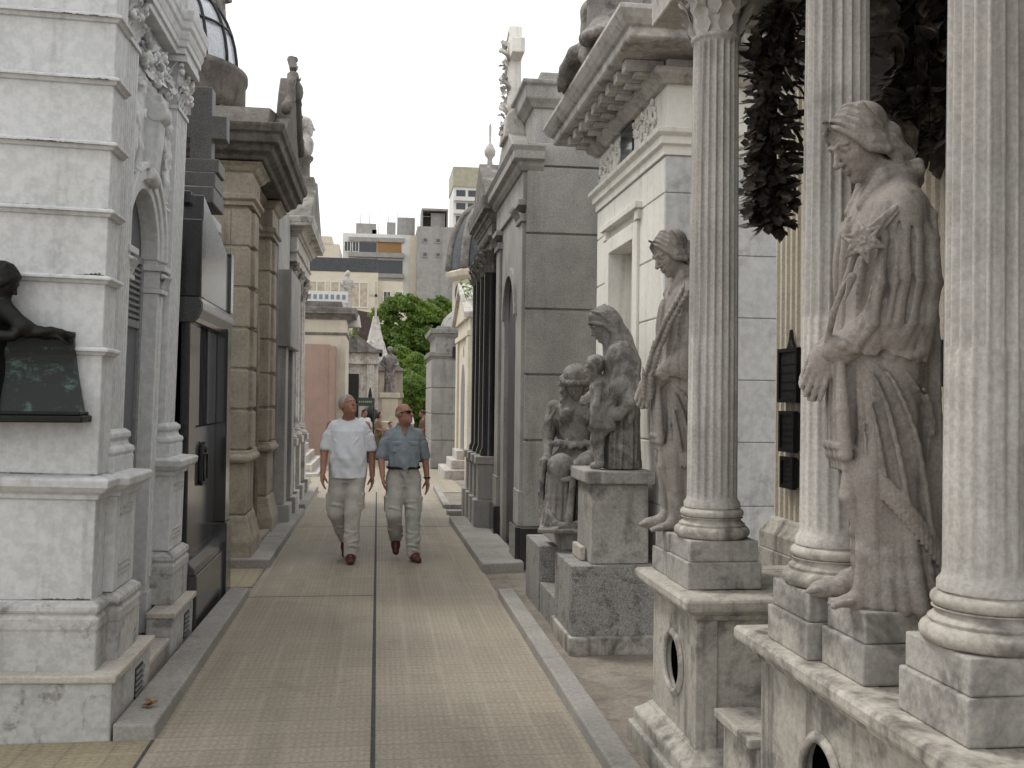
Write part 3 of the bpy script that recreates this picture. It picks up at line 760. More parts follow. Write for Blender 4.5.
        for i in range(6):
            a = i * PI / 3 + .3; dr = ux * math.cos(a) + vx * math.sin(a); w = ux * -math.sin(a) + vx * math.cos(a)
            for q in (-1, 1):
                s.chain([c, c + dr * .030 + nx * .010 + w * q * .009, c + dr * .062 + nx * (-.002) + w * q * .0008], [.005, .0075, .0025], .0025)
        for i in range(5): s.ell(c + nx * .014 + (ux * math.cos(i * 1.26) + vx * math.sin(i * 1.26)) * .010, (.005, .005, .005), .002)
        s.cap(c - nx * .04, c, .010, .014, .006)
    else:
        P = [Vector(p) for p in ((.195, .05, .60), (.205, .10, .72), (.18, .15, .85), (.135, .19, .98), (.065, .22, 1.12))]
        s.chain(P, [.012, .011, .01, .008, .005], .003)
        for i in range(26):
            t = i / 25 * 3.95; j = int(t); p = P[j].lerp(P[j + 1], t - j); dr = (P[j + 1] - P[j]).normalized()
            for q in (-1, 1):
                o = (dr.cross(Vector((.5, .85, 0))).normalized() * q * .5 + dr * 1.2 + Vector((.0, .2, 0))).normalized()
                L = .085 * (1 - .25 * i / 26)
                s.chain([p, p + o * L * .55 + Vector((.006, .014, 0)), p + o * L], [.005, .0085, .003], .002)
    return s.obj(name, mat, smooth=0)

st = maiden('maiden_statue', 'lily', .0034, M['statue'])
st.scale = (1.05,) * 3; st.location = (1.545, 2.885, 1.045); st.rotation_euler = (0, 0, PI - R(9))
tag(st, 'large stone maiden in a fringed cloak with a lily on her chest', 'statue')
st = maiden('maiden_statue', 'palm', .0046, M['statue'])
st.location = (1.485, 4.70, 1.03); st.rotation_euler = (0, 0, PI - R(4))
tag(st, 'stone maiden carrying a palm frond, half hidden behind a fluted column', 'statue')

def hooded_mother():
    s = Sculpt((-.26, -.26, -.02), (.30, .30, 1.14), .0052)
    rows = [(-.005, -.055, 0, .125, .165), (.3, -.055, 0, .115, .16), (.55, -.05, 0, .115, .17), (.68, -.045, 0, .105, .165), (.76, -.03, 0, .09, .14), (.83, .0, 0, .06, .08)]
    def fold(th, z, X, Y):
        return np.interp(z, [0, .5, .8], [.018, .012, .002]) * ridge(th * 10 + np.sin(th * 2) + z, .6)
    s.loft(rows, fold, .01)
    for a in (.9, 1.15, 1.5, 1.8, 2.1, 2.4, 2.8): fold_line(s, rows, [(a, .55), (a + .05, .2), (a, 0)], .010, .018, .01, 7, -.004)
    for q in (1, -1):
        s.ell((-.035, q * .13, .70), (.08, .07, .08), .05)
        s.chain([(-.035, q * .15, .70), (-.05, q * .195, .53), (.02, q * .17, .47)], [.06, .058, .05], .05)
        s.chain([(.02, q * .17, .47), (.12, q * .09, .45)], [.042, .03], .03)
        hand(s, (.12, q * .09, .45), (.8, -q * .4, -.2), (0, -q, 0), .15, .5, thumb=q)
    s.ell((-.055, .075, .56), (.105, .135, .24), .05)
    # sleeve swag falling from the forearm
    s.chain([(-.10, .19, .60), (-.10, .215, .42), (-.03, .215, .345), (.06, .17, .38), (.09, .14, .44)], [.03, .034, .034, .03, .02], .03)
    s.chain([(-.11, .17, .66), (-.135, .19, .45), (-.10, .20, .30)], [.02, .024, .018], .02)
    s.chain([(.02, .20, .40), (.02, .19, .27), (.05, .16, .22)], [.03, .03, .012], .02)
    for q in (1, -1):
        for t in range(7):
            x = -.16 + .028 * t
            P = [(x * .5 - .03, q * .12, .74), (x * .9, q * (.205 - 1.2 * (x + .06) ** 2), .60), (x, q * (.222 - 1.2 * (x + .06) ** 2), .47), (x + .01, q * .19, .36)]
            s.chain(P, [.005, .010, .011, .006], .006); s.chain([(a + .014, b + q * .004, c) for a, b, c in P[1:3]], .007, .006, 'sub')
    hc = (.075, .01, .925)
    head(s, hc, .20, 26, 20, neck=(-.01, 0, .76), ears=False)
    # hood: an open veil that frames the lowered face and falls to the shoulders
    s.frame(*head_frame(hc, .20, 26, 20))
    s.ell((-.18, 0, .16), (.46, .42, .45), .05)
    s.chain([(.0, 0, .43), (.20, 0, .42), (.33, 0, .27)], [.12, .11, .06], .08)
    for q in (-1, 1):
        s.chain([(.35, 0, .25), (.29, q * .20, .20), (.13, q * .36, .06), (-.02, q * .42, -.08), (-.10, q * .40, -.38)], [.06, .06, .06, .06, .07], .02)
        for i in range(4): s.chain([(.14 - .16 * i, q * .06, .58), (.04 - .12 * i, q * .32, .44 - .03 * i), (-.10 - .09 * i, q * .43, .10), (-.20 - .07 * i, q * .42, -.34)], .045, .03)
    s.frame()
    s.chain([(.0, .0, .92), (-.035, 0, .82), (-.06, 0, .68)], [.070, .082, .12], .05)
    s.chain([(-.05, .08, .78), (-.06, .13, .66), (-.07, .14, .5)], [.06, .075, .07], .06)
    for q in (-1, 1):
        for i in range(5): s.chain([(.0 - .02 * i, q * (.080 - .006 * i), .91 - .005 * i), (-.02 - .018 * i, q * (.100 - .012 * i), .82), (-.04 - .03 * i, q * (.178 - .026 * i), .66), (-.06 - .03 * i, q * (.20 - .04 * i), .42)], [.010, .012, .012, .008], .008)
    # the small child she holds before her, standing on the pedestal
    for q in (1, -1):
        y = .115 + q * .035
        s.chain([(.085, y, .36), (.10, y, .18), (.085, y, .035)], [.055, .042, .03], .02); s.cap((.085, y, .02), (.13, y + q * .01, .012), .024, .018, .015)
    s.ell((.08, .115, .37), (.062, .068, .06), .03)
    s.chain([(.08, .115, .38), (.085, .115, .50)], [.062, .068], .03)
    s.ell((.09, .115, .52), (.055, .075, .045), .03)
    s.chain([(.09, .185, .53), (.11, .20, .40), (.135, .185, .29)], [.026, .023, .018], .015); hand(s, (.135, .185, .29), (.3, -.1, -1), (0, -1, 0), .07, .4)
    s.chain([(.09, .05, .53), (.16, .03, .46), (.2, .04, .42)], [.026, .022, .016], .015)
    head(s, (.125, .115, .645), .150, 8, 12, neck=(.088, .115, .54), child=True)
    s.frame(*head_frame((.125, .115, .645), .150, 8, 12)); s.ell((-.1, 0, .16), (.44, .40, .40), .05)
    for i in range(14): s.ell((-.15 + .30 * math.cos(i * 2.4), .34 * math.sin(i * 2.4), .22 + .2 * math.cos(i * 1.3)), (.1, .1, .1), .03)
    s.frame()
    return s.obj('hooded_mother_statue', M['statue_far'], smooth=0)
st = hooded_mother(); st.scale = (1.05,) * 3; st.location = (1.605, 6.70, 1.197); st.rotation_euler = (0, 0, PI - R(12))
tag(st, 'stone hooded woman bowing over a small standing child on a tall grey pedestal', 'statue')

def seated_maiden():
    s = Sculpt((-.28, -.30, -.02), (.52, .30, 1.30), .0056)
    rows = [(.36, -.03, 0, .16, .19), (.45, -.04, 0, .14, .18), (.55, -.03, 0, .105, .13), (.66, -.01, 0, .11, .14), (.76, .01, 0, .115, .155), (.86, .005, 0, .085, .165), (.92, .01, 0, .06, .08)]
    s.box((-.06, 0, .19), (.17, .21, .19), .03, .02)
    s.loft(rows, lambda th, z, X, Y: .008 * ridge(th * 9 + z * 30 + np.sin(z * 40), .8), .03)
    for q in (-1, 1):
        kx, kz = (.27, .43) if q < 0 else (.25, .45)
        s.chain([(-.02, q * .09, .42), (kx, q * .10, kz)], [.11, .085], .05)
        s.chain([(kx, q * .10, kz), (kx - .03, q * .11, .2), (kx + .0, q * .12, .03)], [.085, .075, .085], .03)
        foot(s, (kx + .06, q * .10, .055), (1, q * .2), .17)
        for i in range(6):
            a = (i - 2.5) * .5
            s.chain([(kx + .05 * math.cos(a), q * .10 + .075 * math.sin(a), kz - .02), (kx + .06 * math.cos(a), q * .11 + .08 * math.sin(a), .22), (kx + .09 * math.cos(a), q * .12 + .10 * math.sin(a), .02)], [.012, .018, .02], .012)
        s.ell((.10, q * .065, .79), (.06, .055, .055), .03)
    for i in range(5): s.chain([(.05 + .05 * i, -.17 + .01 * i, .48 - .012 * i), (.08 + .05 * i, 0, .41), (.05 + .05 * i, .17 - .01 * i, .49 - .012 * i)], .017, .015)
    s.chain([(.1, -.14, .60), (.115, 0, .585), (.1, .14, .60)], .02, .015)
    for i in range(12): s.ell((.10 + .012 * math.sin(i * 2), -.14 + .026 * i, .585 + .02 * math.sin(i * 2.6)), (.022, .02, .022), .012)
    # arms
    s.chain([(.0, -.165, .85), (.01, -.205, .66), (.14, -.20, .50)], [.055, .045, .03], .03); hand(s, (.14, -.20, .50), (.7, -.1, -.7), (-.5, 0, -.8), .15, .4, thumb=-1)
    s.chain([(.0, .165, .85), (.06, .20, .64), (.27, .07, .45)], [.058, .05, .03], .03); hand(s, (.27, .07, .45), (.6, -.45, -.6), (.2, -.5, -.7), .15, .7, thumb=1)
    for q in (-1, 1):
        for i in range(6): s.chain([(.05 - .02 * i, q * (.14 + .01 * i), .86), (.07 - .022 * i, q * (.19 + .004 * i), .76), (.06 - .02 * i, q * (.19 + .004 * i), .68)], [.006, .012, .007], .006)
    # drapery hanging beside the knee
    for i in range(4): s.chain([(.16 + .03 * i, -.215, .47), (.17 + .035 * i, -.235, .25), (.15 + .04 * i, -.225, .02)], [.016, .02, .022], .012)
    # head under a scalloped cap
    hc = (.075, -.005, 1.03)
    head(s, hc, .225, 24, -6, neck=(.005, 0, .88), ears=False)
    s.frame(*head_frame(hc, .225, 24, -6))
    s.ell((-.08, 0, .24), (.46, .42, .36), .04)
    for i in range(13):
        a = (i - 6) * .36; s.ell((-.05 + .47 * math.cos(a), .45 * math.sin(a), .17 - .05 * abs(math.sin(a))), (.10, .10, .10), .02)
    for q in (-1, 1):
        s.ell((-.12, q * .08, -.40), (.24, .30, .50), .06); s.chain([(.08, q * .33, .05), (.03, q * .36, -.3), (.10, q * .38, -.65), (.16, q * .34, -.95)], [.10, .12, .11, .06], .03)
        for i in range(7): s.ell((.12 + .06 * math.sin(i * 2), q * (.42 + .05 * math.cos(i * 3)), .0 - .14 * i), (.085, .085, .085), .02)
    s.frame()
    # anchor
    s.chain([(.36, .0, .40), (.405, -.03, .03)], [.022, .028], .004)
    s.chain([(.36, .065, .375), (.365, -.07, .345)], [.020, .020], .004)
    s.chain([(.36, -.17, .13), (.395, -.12, .045), (.405, -.03, .02), (.40, .07, .06), (.37, .12, .15)], [.012, .024, .03, .024, .012], .005)
    for i in range(8):
        a = i * PI / 4; b = a + PI / 4; s.cap((.36 + 0 * a, .006 + .028 * math.cos(a), .425 + .028 * math.sin(a)), (.36, .006 + .028 * math.cos(b), .425 + .028 * math.sin(b)), .007, None, .003)
    s.box((.30, 0, -.002), (.17, .24, .015), .008, .01)
    return s.obj('seated_maiden_statue', M['statue_far'], smooth=0)
st = seated_maiden(); st.location = (1.505, 7.46, .712); st.scale = (1.04,) * 3; st.rotation_euler = (0, 0, R(-90 - 14))
tag(st, 'stone seated girl in a scalloped cap resting a hand on an anchor', 'statue')
# ------------------------------------------------------------------ classical pieces
def flute(n, depth, lo=None, cut=None):
    def f(r, a, z, k):
        t = (a * n / (2 * PI)) % 1.0; u = abs(t - .5) / .38
        d = math.sqrt(max(0, 1 - u * u)) if u < 1 else 0
        q = depth
        if lo is not None and z < lo: q = depth * .35
        return r - q * d
    return f
def shaft(cx, cy, z0, z1, r0, r1, n=20, depth=.010, cable=None):
    mb = MB(); H = z1 - z0; pr = [(r0 * 1.12, z0), (r0 * 1.12, z0 + .02), (r0 * 1.02, z0 + .035)]
    zs = [z0 + .05, z0 + .07]
    if cable: zs += [cable - .02, cable, cable + .004]
    zs += [z0 + H * t for t in (.45, .6, .75, .9)] + [z1 - .05, z1 - .035]
    zs = sorted(zs)
    pr += [(r0 + (r1 - r0) * max(0, (z - z0) / H) ** 1.6, z) for z in zs]
    pr += [(r1 * 1.01, z1 - .025), (r1 * 1.10, z1 - .02), (r1 * 1.12, z1 - .01), (r1 * 1.10, z1)]
    f = flute(n, depth, cable)
    mb.lathe(pr, cx, cy, n * 8, True, lambda r, a, z, k: f(r, a, z, k) if (z0 + .06 < z < z1 - .04) else r)
    return mb
def attic_base(cx, cy, z0, h, r, seg=48):
    """torus, scotia, torus"""
    mb = MB(); p = []
    def arc(rc, zc, rr, a0, a1, n=7):
        for i in range(n + 1):
            a = a0 + (a1 - a0) * i / n; p.append((rc + rr * math.cos(a), zc + rr * math.sin(a)))
    t1 = h * .20; t2 = h * .14
    arc(r * 1.50 - t1, z0 + t1, t1, -PI / 2, PI / 2)
    p.append((r * 1.32, z0 + 2 * t1 + .006))
    for i in range(6):
        t = i / 5; p.append((r * (1.30 - .17 * math.sin(PI * t * .72)), z0 + 2 * t1 + .01 + t * h * .22))
    p.append((r * 1.24, z0 + h * .66)); 
    arc(r * 1.26 - t2, z0 + h * .68 + t2, t2, -PI / 2, PI / 2)
    p.append((r * 1.08, z0 + h))
    mb.lathe(p, cx, cy, seg)
    return mb
def capital(mb, cx, cy, z0, h, r, sides=8, rx=1.):
    mb.lathe([(r, z0), (r * 1.02, z0 + h * .4), (r * 1.12, z0 + h * .7), (r * 1.35, z0 + h * .88)], cx, cy, 24)
    for row, (zz, L, w) in enumerate(((0, h * .45, r * .75), (h * .30, h * .48, r * .7))):
        for i in range(sides):
            a = 2 * PI * (i + .5 * row) / sides; o = Vector((math.cos(a), math.sin(a), 0))
            mb.leaf(Vector((cx, cy, z0 + zz)) + o * r * 1.03, Vector((0, 0, 1)) + o * .12, o, L, w, .55)
    for i in range(4):
        a = PI / 4 + i * PI / 2; o = Vector((math.cos(a), math.sin(a), 0)); pts = []
        for k in range(14):
            t = k / 13 * 2.2 * PI; rr = h * .16 * (1 - k / 16)
            pts.append(Vector((cx, cy, z0 + h * .78)) + o * (r * 1.42 + rr * math.sin(t)) + Vector((0, 0, rr * math.cos(t))))
        mb.tube([Vector((cx, cy, z0 + h * .35)) + o * r * 1.02, Vector((cx, cy, z0 + h * .7)) + o * r * 1.15] + pts, [h * .03, h * .045] + [h * .05] * 14, 6)
    q = r * 1.55
    mb.prism([(cx - q, cy - q), (cx, cy - q * .8), (cx + q, cy - q), (cx + q * .8, cy), (cx + q, cy + q), (cx, cy + q * .8), (cx - q, cy + q), (cx - q * .8, cy)], 'z', z0 + h * .9, z0 + h)
    for i in range(4):
        a = i * PI / 2; mb.ball((cx + q * .82 * math.cos(a), cy + q * .82 * math.sin(a), z0 + h * .93), h * .07, 8, 6)
    return mb
def holed_panel(mb, x0, x1, y0, y1, z0, z1, cy, cz, r, n=40):
    """a slab facing -x pierced by a round opening"""
    rim = []
    for i in range(n):
        a = 2 * PI * i / n + PI / n; c, s_ = math.cos(a), math.sin(a)
        t = min(((y1 - cy) / c if c > 0 else (y0 - cy) / c) if abs(c) > 1e-6 else 1e9, ((z1 - cz) / s_ if s_ > 0 else (z0 - cz) / s_) if abs(s_) > 1e-6 else 1e9)
        rim.append((cy + c * t, cz + s_ * t))
    hole = [(cy + r * math.cos(2 * PI * i / n + PI / n), cz + r * math.sin(2 * PI * i / n + PI / n)) for i in range(n)]
    vs = [(x0, *p) for p in rim] + [(x0, *p) for p in hole] + [(x1, *p) for p in hole] + [(x1, *p) for p in rim]
    fs = []
    for i in range(n):
        j = (i + 1) % n
        fs += [(i, j, n + j, n + i), (n + i, n + j, 2 * n + j, 2 * n + i), (2 * n + i, 2 * n + j, 3 * n + j, 3 * n + i)]
    mb.add(vs, fs)
    # corner fillers keep the rim square
    for (yy, zz) in ((y0, z0), (y1, z0), (y1, z1), (y0, z1)):
        k = sorted(range(n), key=lambda i: (rim[i][0] - yy) ** 2 + (rim[i][1] - zz) ** 2)[:2]
        mb.add([(x0, *rim[k[0]]), (x0, *rim[k[1]]), (x0, yy, zz)], [(0, 1, 2)])
def ring(mb, x, cy, cz, r, w, d, n=40):
    """a raised round moulding on a face that looks towards -x"""
    pr = [(r - w, 0), (r - w, -d), (r - w * .55, -d * 1.3), (r - w * .2, -d * .7), (r, -d * .6), (r, 0)]
    vs = []
    for i in range(n):
        a = 2 * PI * i / n
        for rr, o in pr: vs.append((x + o, cy + rr * math.cos(a), cz + rr * math.sin(a)))
    m = len(pr); fs = [(i * m + k, i * m + (k + 1) % m, ((i + 1) % n) * m + (k + 1) % m, ((i + 1) % n) * m + k) for i in range(n) for k in range(m)]
    mb.add(vs, fs, False)
def cornice_prof(z0, h, out, inn=.05, steps=None):
    """a stepped crown moulding as a closed loop of (out, z)"""
    p = [(-inn, z0), (out * .10, z0), (out * .12, z0 + h * .10), (out * .28, z0 + h * .20), (out * .40, z0 + h * .34), (out * .46, z0 + h * .36), (out * .48, z0 + h * .45), (out * .88, z0 + h * .48),
         (out * .90, z0 + h * .66), (out * .93, z0 + h * .68), (out * .96, z0 + h * .80), (out, z0 + h * .90), (out, z0 + h), (-inn, z0 + h)]
    return p
def base_prof(z0, h, out, inn=.05):
    return [(-inn, z0), (out, z0), (out, z0 + h * .5), (out * .92, z0 + h * .55), (out * .75, z0 + h * .62), (out * .35, z0 + h * .85), (out * .30, z0 + h * .92), (out * .15, z0 + h), (-inn, z0 + h)]
def slab_prof(z0, h, out, inn=.05):
    r = h * .35
    return [(-inn, z0), (out * .35, z0), (out * .45, z0 + h * .22), (out * .75, z0 + h * .38), (out * .80, z0 + h * .45), (out - .004, z0 + h * .46), (out, z0 + h * .6), (out, z0 + h * .85), (out - .008, z0 + h * .97), (out - .03, z0 + h), (-inn, z0 + h)]

# ------------------------------------------------------------------ ground
mb = MB(); ys = [-12, 18, 46, 900]
xs = [-900, 900]
vs = []; 
for y in ys:
    for x in xs: vs.append((x, y, zg(y) - .012))
mb.add(vs, [(2 * i, 2 * i + 1, 2 * i + 3, 2 * i + 2) for i in range(3)]); struct(mb.build('ground', M['soil']))
def sheet(name, x0, x1, y0, y1, mat, dz=0.):
    mb = MB(); yy = [y0] + [y for y in (18, 46) if y0 < y < y1] + [y1]
    vs = []
    for y in yy: vs += [(x0, y, zg(y) + dz), (x1, y, zg(y) + dz)]
    mb.add(vs, [(2 * i, 2 * i + 1, 2 * i + 3, 2 * i + 2) for i in range(len(yy) - 1)])
    return struct(mb.build(name, mat))
sheet('path', -1.04, 1.03, -3, 17.6, M['path'])
sheet('path', -1.5, 1.6, 17.604, 44, M['path'], -.004)
sheet('cross_path', -9, -1.045, 1.5, 4.985, M['path2'], -.003)
sheet('cross_path', -8, -1.06, 8.9, 9.9, M['path2'], -.006)
mb = MB(); mb.box(-.011, .011, -3, 17.6, -.01, .0035)
for y, x0, x1 in ((8.42, -1.03, -.012), (12.9, -1.03, 1.02)):
    mb.box(x0, x1, y - .003, y + .003, -.01, .002)
mb.box(-1.052, -1.036, 1.5, 4.97, -.01, .002)
struct(mb.build('path_joints', plain('dark_joint_filler', (.055, .055, .058), .9, 0, .25, 20)))
def kerb(pts, z, bev=.012, mat='kerb'):
    mb = MB(); n = len(pts); mb.prism(pts, 'z', -.03, z); return struct(mb.build('kerb', M[mat], None, bev, 2))
kerb([(-1.235, 4.99), (-1.035, 4.975), (-1.03, 8.45), (-1.185, 8.47)], .075)
kerb([(-1.50, 9.86), (-1.01, 9.84), (-1.0, 14.3), (-1.30, 14.3)], .085)
kerb([(-1.55, 14.9), (-1.03, 14.85), (-1.02, 17.9), (-1.55, 17.9)], .085)
kerb([(1.035, -1.5), (1.16, -1.5), (1.15, 8.30), (1.018, 8.28)], .07)
kerb([(1.01, 9.45), (1.42, 9.52), (1.40, 13.35), (.965, 13.3)], .085)
kerb([(1.0, 14.15), (1.85, 14.2), (1.85, 14.35), (1.0, 14.35)], .06)
kerb([(1.0, 15.0), (1.12, 15.0), (1.12, 18.3), (1.03, 18.3)], .06)
kerb([(1.122, 15.0), (2.0, 15.0), (2.0, 15.1), (1.122, 15.1)], .06)

# ------------------------------------------------------------------ the columned tomb at the right
T = thing('columned_tomb', 'weathered portico tomb with fluted columns on pierced pedestals, nearest on the right', 'tomb', (1.7, 3.4, 0))
ZL = .835
def pedestal(x0, x1, y0, y1, holes, near=False):
    mb = MB()
    th = .026
    # body walls: pierced street face, plain others
    ylist = sorted(holes)
    if ylist:
        edges = [y0] + [(a + b) / 2 for a, b in zip(ylist[:-1], ylist[1:])] + [y1]
        for i, hy in enumerate(ylist): holed_panel(mb, x0, x0 + th, edges[i], edges[i + 1], .18, .74, hy, .475, .125)
        for hy in ylist: ring(mb, x0 + .001, hy, .475, .150, .035, .018)
        mb.box(x1 - .05, x1, y0 + .03, y1 - .03, .18, .74)
        mb.box(x0 + .004, x0 + th + .002, y0 - .001, y0 + .03, .18, .74); mb.box(x0 + .004, x0 + th + .002, y1 - .03, y1 + .001, .18, .74)
        mb.box(x0 + th + .002, x1, y0 - .001, y0 + .03, .18, .74); mb.box(x0 + th + .002, x1, y1 - .03, y1 + .001, .18, .74)
    cav = MB(); cav.box(x0 + th + .004, x1 - .06, y1 - .046, y1 - .032, .19, .73); cav.box(x1 - .07, x1 - .055, y0 + .035, y1 - .05, .19, .73); cav.box(x0 + th + .004, x1 - .08, y0 + .035, y1 - .05, .182, .19)  # added lining sheets that carry painted shade behind the round openings
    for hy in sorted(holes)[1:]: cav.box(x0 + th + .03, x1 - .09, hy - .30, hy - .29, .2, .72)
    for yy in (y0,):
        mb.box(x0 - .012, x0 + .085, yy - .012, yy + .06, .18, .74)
    o = mb.build('pedestal', M['ledge'], T, .006, 2); cav.build('cavity_shade', M['cavity_shade'], o)
    m2 = MB(); m2.sweep(base_prof(.085, .115, .085), rect(x0 + .01, x1, y0, y1)); m2.box(x0 - .10, x1 + .1, y0 - .10, y1 + .10, -.02, .088)
    m2.build('pedestal_foot', M['ledge'], o, .008, 2)
    m3 = MB(); m3.sweep(slab_prof(.735, .10, .085), rect(x0 + .01, x1, y0, y1)); m3.box(x0 - .02, x1 + .02, y0 - .02, y1 + .02, .745, ZL - .003)
    m3.build('pedestal_slab', M['ledge'], o, .004, 1)
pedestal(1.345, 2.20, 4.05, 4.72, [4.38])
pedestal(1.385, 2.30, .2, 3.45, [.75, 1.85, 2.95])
# steps up between the two pedestals
mb = MB(); mb.box(1.42, 2.25, 3.56, 3.94, -.02, .36); mb.box(1.38, 2.25, 3.555, 3.945, .362, .40); mb.box(1.72, 2.25, 3.564, 3.936, .402, .60); mb.box(1.25, 1.42, 3.57, 3.935, -.02, .16)
mb.build('steps', M['ledge'], T, .008, 2)
def block2(x0, x1, y0, y1, z0, z1):
    h = z1 - z0; mb = MB(); mb.box(x0, x1, y0, y1, z0, z0 + h * .56); mb.box(x0 + .012, x1 - .012, y0 + .012, y1 - .012, z0 + h * .56, z1); return mb
CR, CZ = .112, 1.045
cols = [(1.55, 2.355, 1.395, 2.20), (1.52, 3.165, 1.355, 3.005), (1.50, 4.335, 1.340, 4.175)]
for cx, cy, bx, by in cols:
    sh = shaft(cx, cy, CZ + .135, 3.30, CR, CR * .90, 20, .0155, 1.95 if cy > 3 else 1.80).build('column', M['marble'], T)
    attic_base(cx, cy, CZ, .135, CR * 1.0).build('column_base', M['ledge'], sh)
    cb = MB(); capital(cb, cx, cy, 3.30, .26, CR * .93); cb.build('column_capital', M['white_trim'], sh)
    block2(bx, bx + .335, by, by + .32, ZL, CZ).build('plinth', M['block'], T, .006, 2)
block2(1.395, 1.80, 2.715, 2.985, ZL, CZ).build('plinth', M['block'], T, .006, 2)
block2(1.345, 1.72, 4.515, 4.76, ZL, CZ - .012).build('plinth', M['block'], T, .006, 2)
# rear wall with fluted pilasters, and the entablature over everything
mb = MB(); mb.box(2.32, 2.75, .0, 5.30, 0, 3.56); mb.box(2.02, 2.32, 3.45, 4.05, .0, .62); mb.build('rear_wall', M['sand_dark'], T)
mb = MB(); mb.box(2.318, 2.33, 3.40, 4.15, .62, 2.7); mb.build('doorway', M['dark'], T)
for y0, y1 in ((4.84, 5.24), (3.42, 3.80), (2.0, 2.4)):
    mb = MB(); n = 6; w_ = (y1 - y0) / n
    pl = [(2.33, y0)]
    for i in range(n):
        a = y0 + i * w_
        pl += [(2.17, a), (2.17, a + w_ * .18), (2.185, a + w_ * .3), (2.19, a + w_ * .5), (2.185, a + w_ * .7), (2.17, a + w_ * .82)]
    pl += [(2.17, y1), (2.33, y1)]
    mb.prism(pl, 'z', 1.02, 3.30)
    o = mb.build('pilaster', M['cream'], T)
    m2 = MB(); m2.box(2.10, 2.325, y0 - .06, y1 + .06, .62, .86); m2.sweep(base_prof(.86, .17, .06), rect(2.165, 2.4, y0, y1)); m2.build('pilaster_base', M['ledge'], o, .006, 2)
mb = MB(); mb.box(1.36, 2.78, .05, 4.92, 3.562, 3.95); mb.sweep(cornice_prof(3.95, .35, .3), rect(1.36, 2.78, .05, 4.92)); mb.box(1.3, 2.8, 0, 4.95, 4.0, 4.29)
mb.build('entablature', M['white_trim'], T, .006, 1)
# hanging leaf wreaths, blackened
def wreath(path, width, n, seed, label, mat='wreath', big=.20):
    rg = random.Random(seed); P = [Vector(p) for p in path]; mb = MB()
    mb.tube(P, [width * .20] * len(P), 8)
    for i in range(n):
        t = rg.random() * (len(P) - 1.001); j = int(t); p = P[j].lerp(P[j + 1], t - j); tg = (P[j + 1] - P[j]).normalized()
        a = rg.uniform(0, 2 * PI); o = Vector((math.cos(a), math.sin(a), rg.uniform(-.5, .5)))
        o = (o - tg * o.dot(tg)).normalized(); wl = width * (.45 + .55 * math.sin(PI * min(1, .18 + .8 * t / (len(P) - 1))))
        L = rg.uniform(.5, 1.1) * big * .62
        d = (o * .8 + tg * rg.uniform(-.2, 1.1)).normalized()
        mb.leaf(p + o * wl * rg.uniform(.2, .7), d, (o + Vector((-.3, -.2, .2))).normalized(), L, L * rg.uniform(.3, .5), rg.uniform(-.5, .6))
    for i in range(n // 7):
        t = rg.random() * (len(P) - 1.001); j = int(t); p = P[j].lerp(P[j + 1], t - j)
        c = p + Vector((rg.uniform(-1, .2), rg.uniform(-.8, .5), rg.uniform(-.5, .5))) * width * .8
        for k in range(6):
            a = k * PI / 3; o = Vector((-.6 * math.cos(a) * .4, math.cos(a), math.sin(a)))
            mb.leaf(c, o + Vector((-.5, -.3, 0)), Vector((-.8, -.5, 0)), width * .45, width * .32, .4)
    o = mb.build('leaf_garland', M[mat]); 
    rebase(o, P[-1]); return tag(o, label, 'garland')
wreath([(1.95, 4.60, 3.80), (1.92, 4.60, 3.45), (1.89, 4.63, 3.10), (1.90, 4.66, 2.8), (1.92, 4.7, 2.52)], .13, 700, 3, 'blackened hanging leaf garland just right of the farthest fluted column')
wreath([(2.10, 3.55, 3.85), (2.06, 3.52, 3.5), (2.02, 3.48, 3.15), (2.0, 3.45, 2.85), (2.02, 3.42, 2.60)], .24, 1000, 5, 'blackened hanging leaf garland behind the head of the lily maiden', big=.24)
wreath([(2.02, 4.40, 3.62), (2.0, 4.15, 3.58), (1.98, 3.9, 3.58), (2.0, 3.62, 3.62)], .14, 420, 8, 'dark leaf garland draped along the top between the two hanging ones', big=.2)
# memorial plaques on the far pilaster
for z0, z1, y0, y1, lab, top in ((1.66, 1.93, 4.87, 5.10, 'largest dark memorial plaque with a small finial, topmost of three', True), (1.40, 1.60, 4.90, 5.08, 'small dark memorial plaque, middle of three on the pale pilaster', False), (1.21, 1.36, 4.91, 5.06, 'smallest dark memorial plaque, lowest of three on the pale pilaster', False)):
    t = thing('memorial_plaque', lab, 'plaque', (2.165, (y0 + y1) / 2, z0))
    mb = MB(); mb.box(2.135, 2.167, y0, y1, z0, z1)
    if top: mb.prism([(y0 + .07, z1), (y1 - .07, z1), ((y0 + y1) / 2 + .015, z1 + .05), ((y0 + y1) / 2, z1 + .11), ((y0 + y1) / 2 - .015, z1 + .05)], 'x', 2.14, 2.162)
    mb.build('plate', M['iron'], t, .004)
    mb = MB(); mb.sweep([(-.012, 0), (.012, 0), (.012, .001), (-.012, .001)], [(0, 0), (1, 0), (1, 1), (0, 1)]) if False else None
    mb = MB()
    for a, b, c, d in ((y0 - .008, y1 + .008, z0 - .008, z0 + .012), (y0 - .008, y1 + .008, z1 - .012, z1 + .008), (y0 - .008, y0 + .012, z0 + .012, z1 - .012), (y1 - .012, y1 + .008, z0 + .012, z1 - .012)): mb.box(2.125, 2.15, a, b, c, d)
    for i in range(4): mb.box(2.131, 2.14, y0 + .03, y1 - .03, z0 + (z1 - z0) * (.2 + .17 * i), z0 + (z1 - z0) * (.2 + .17 * i) + .008)
    mb.build('border', M['bronze'], t)
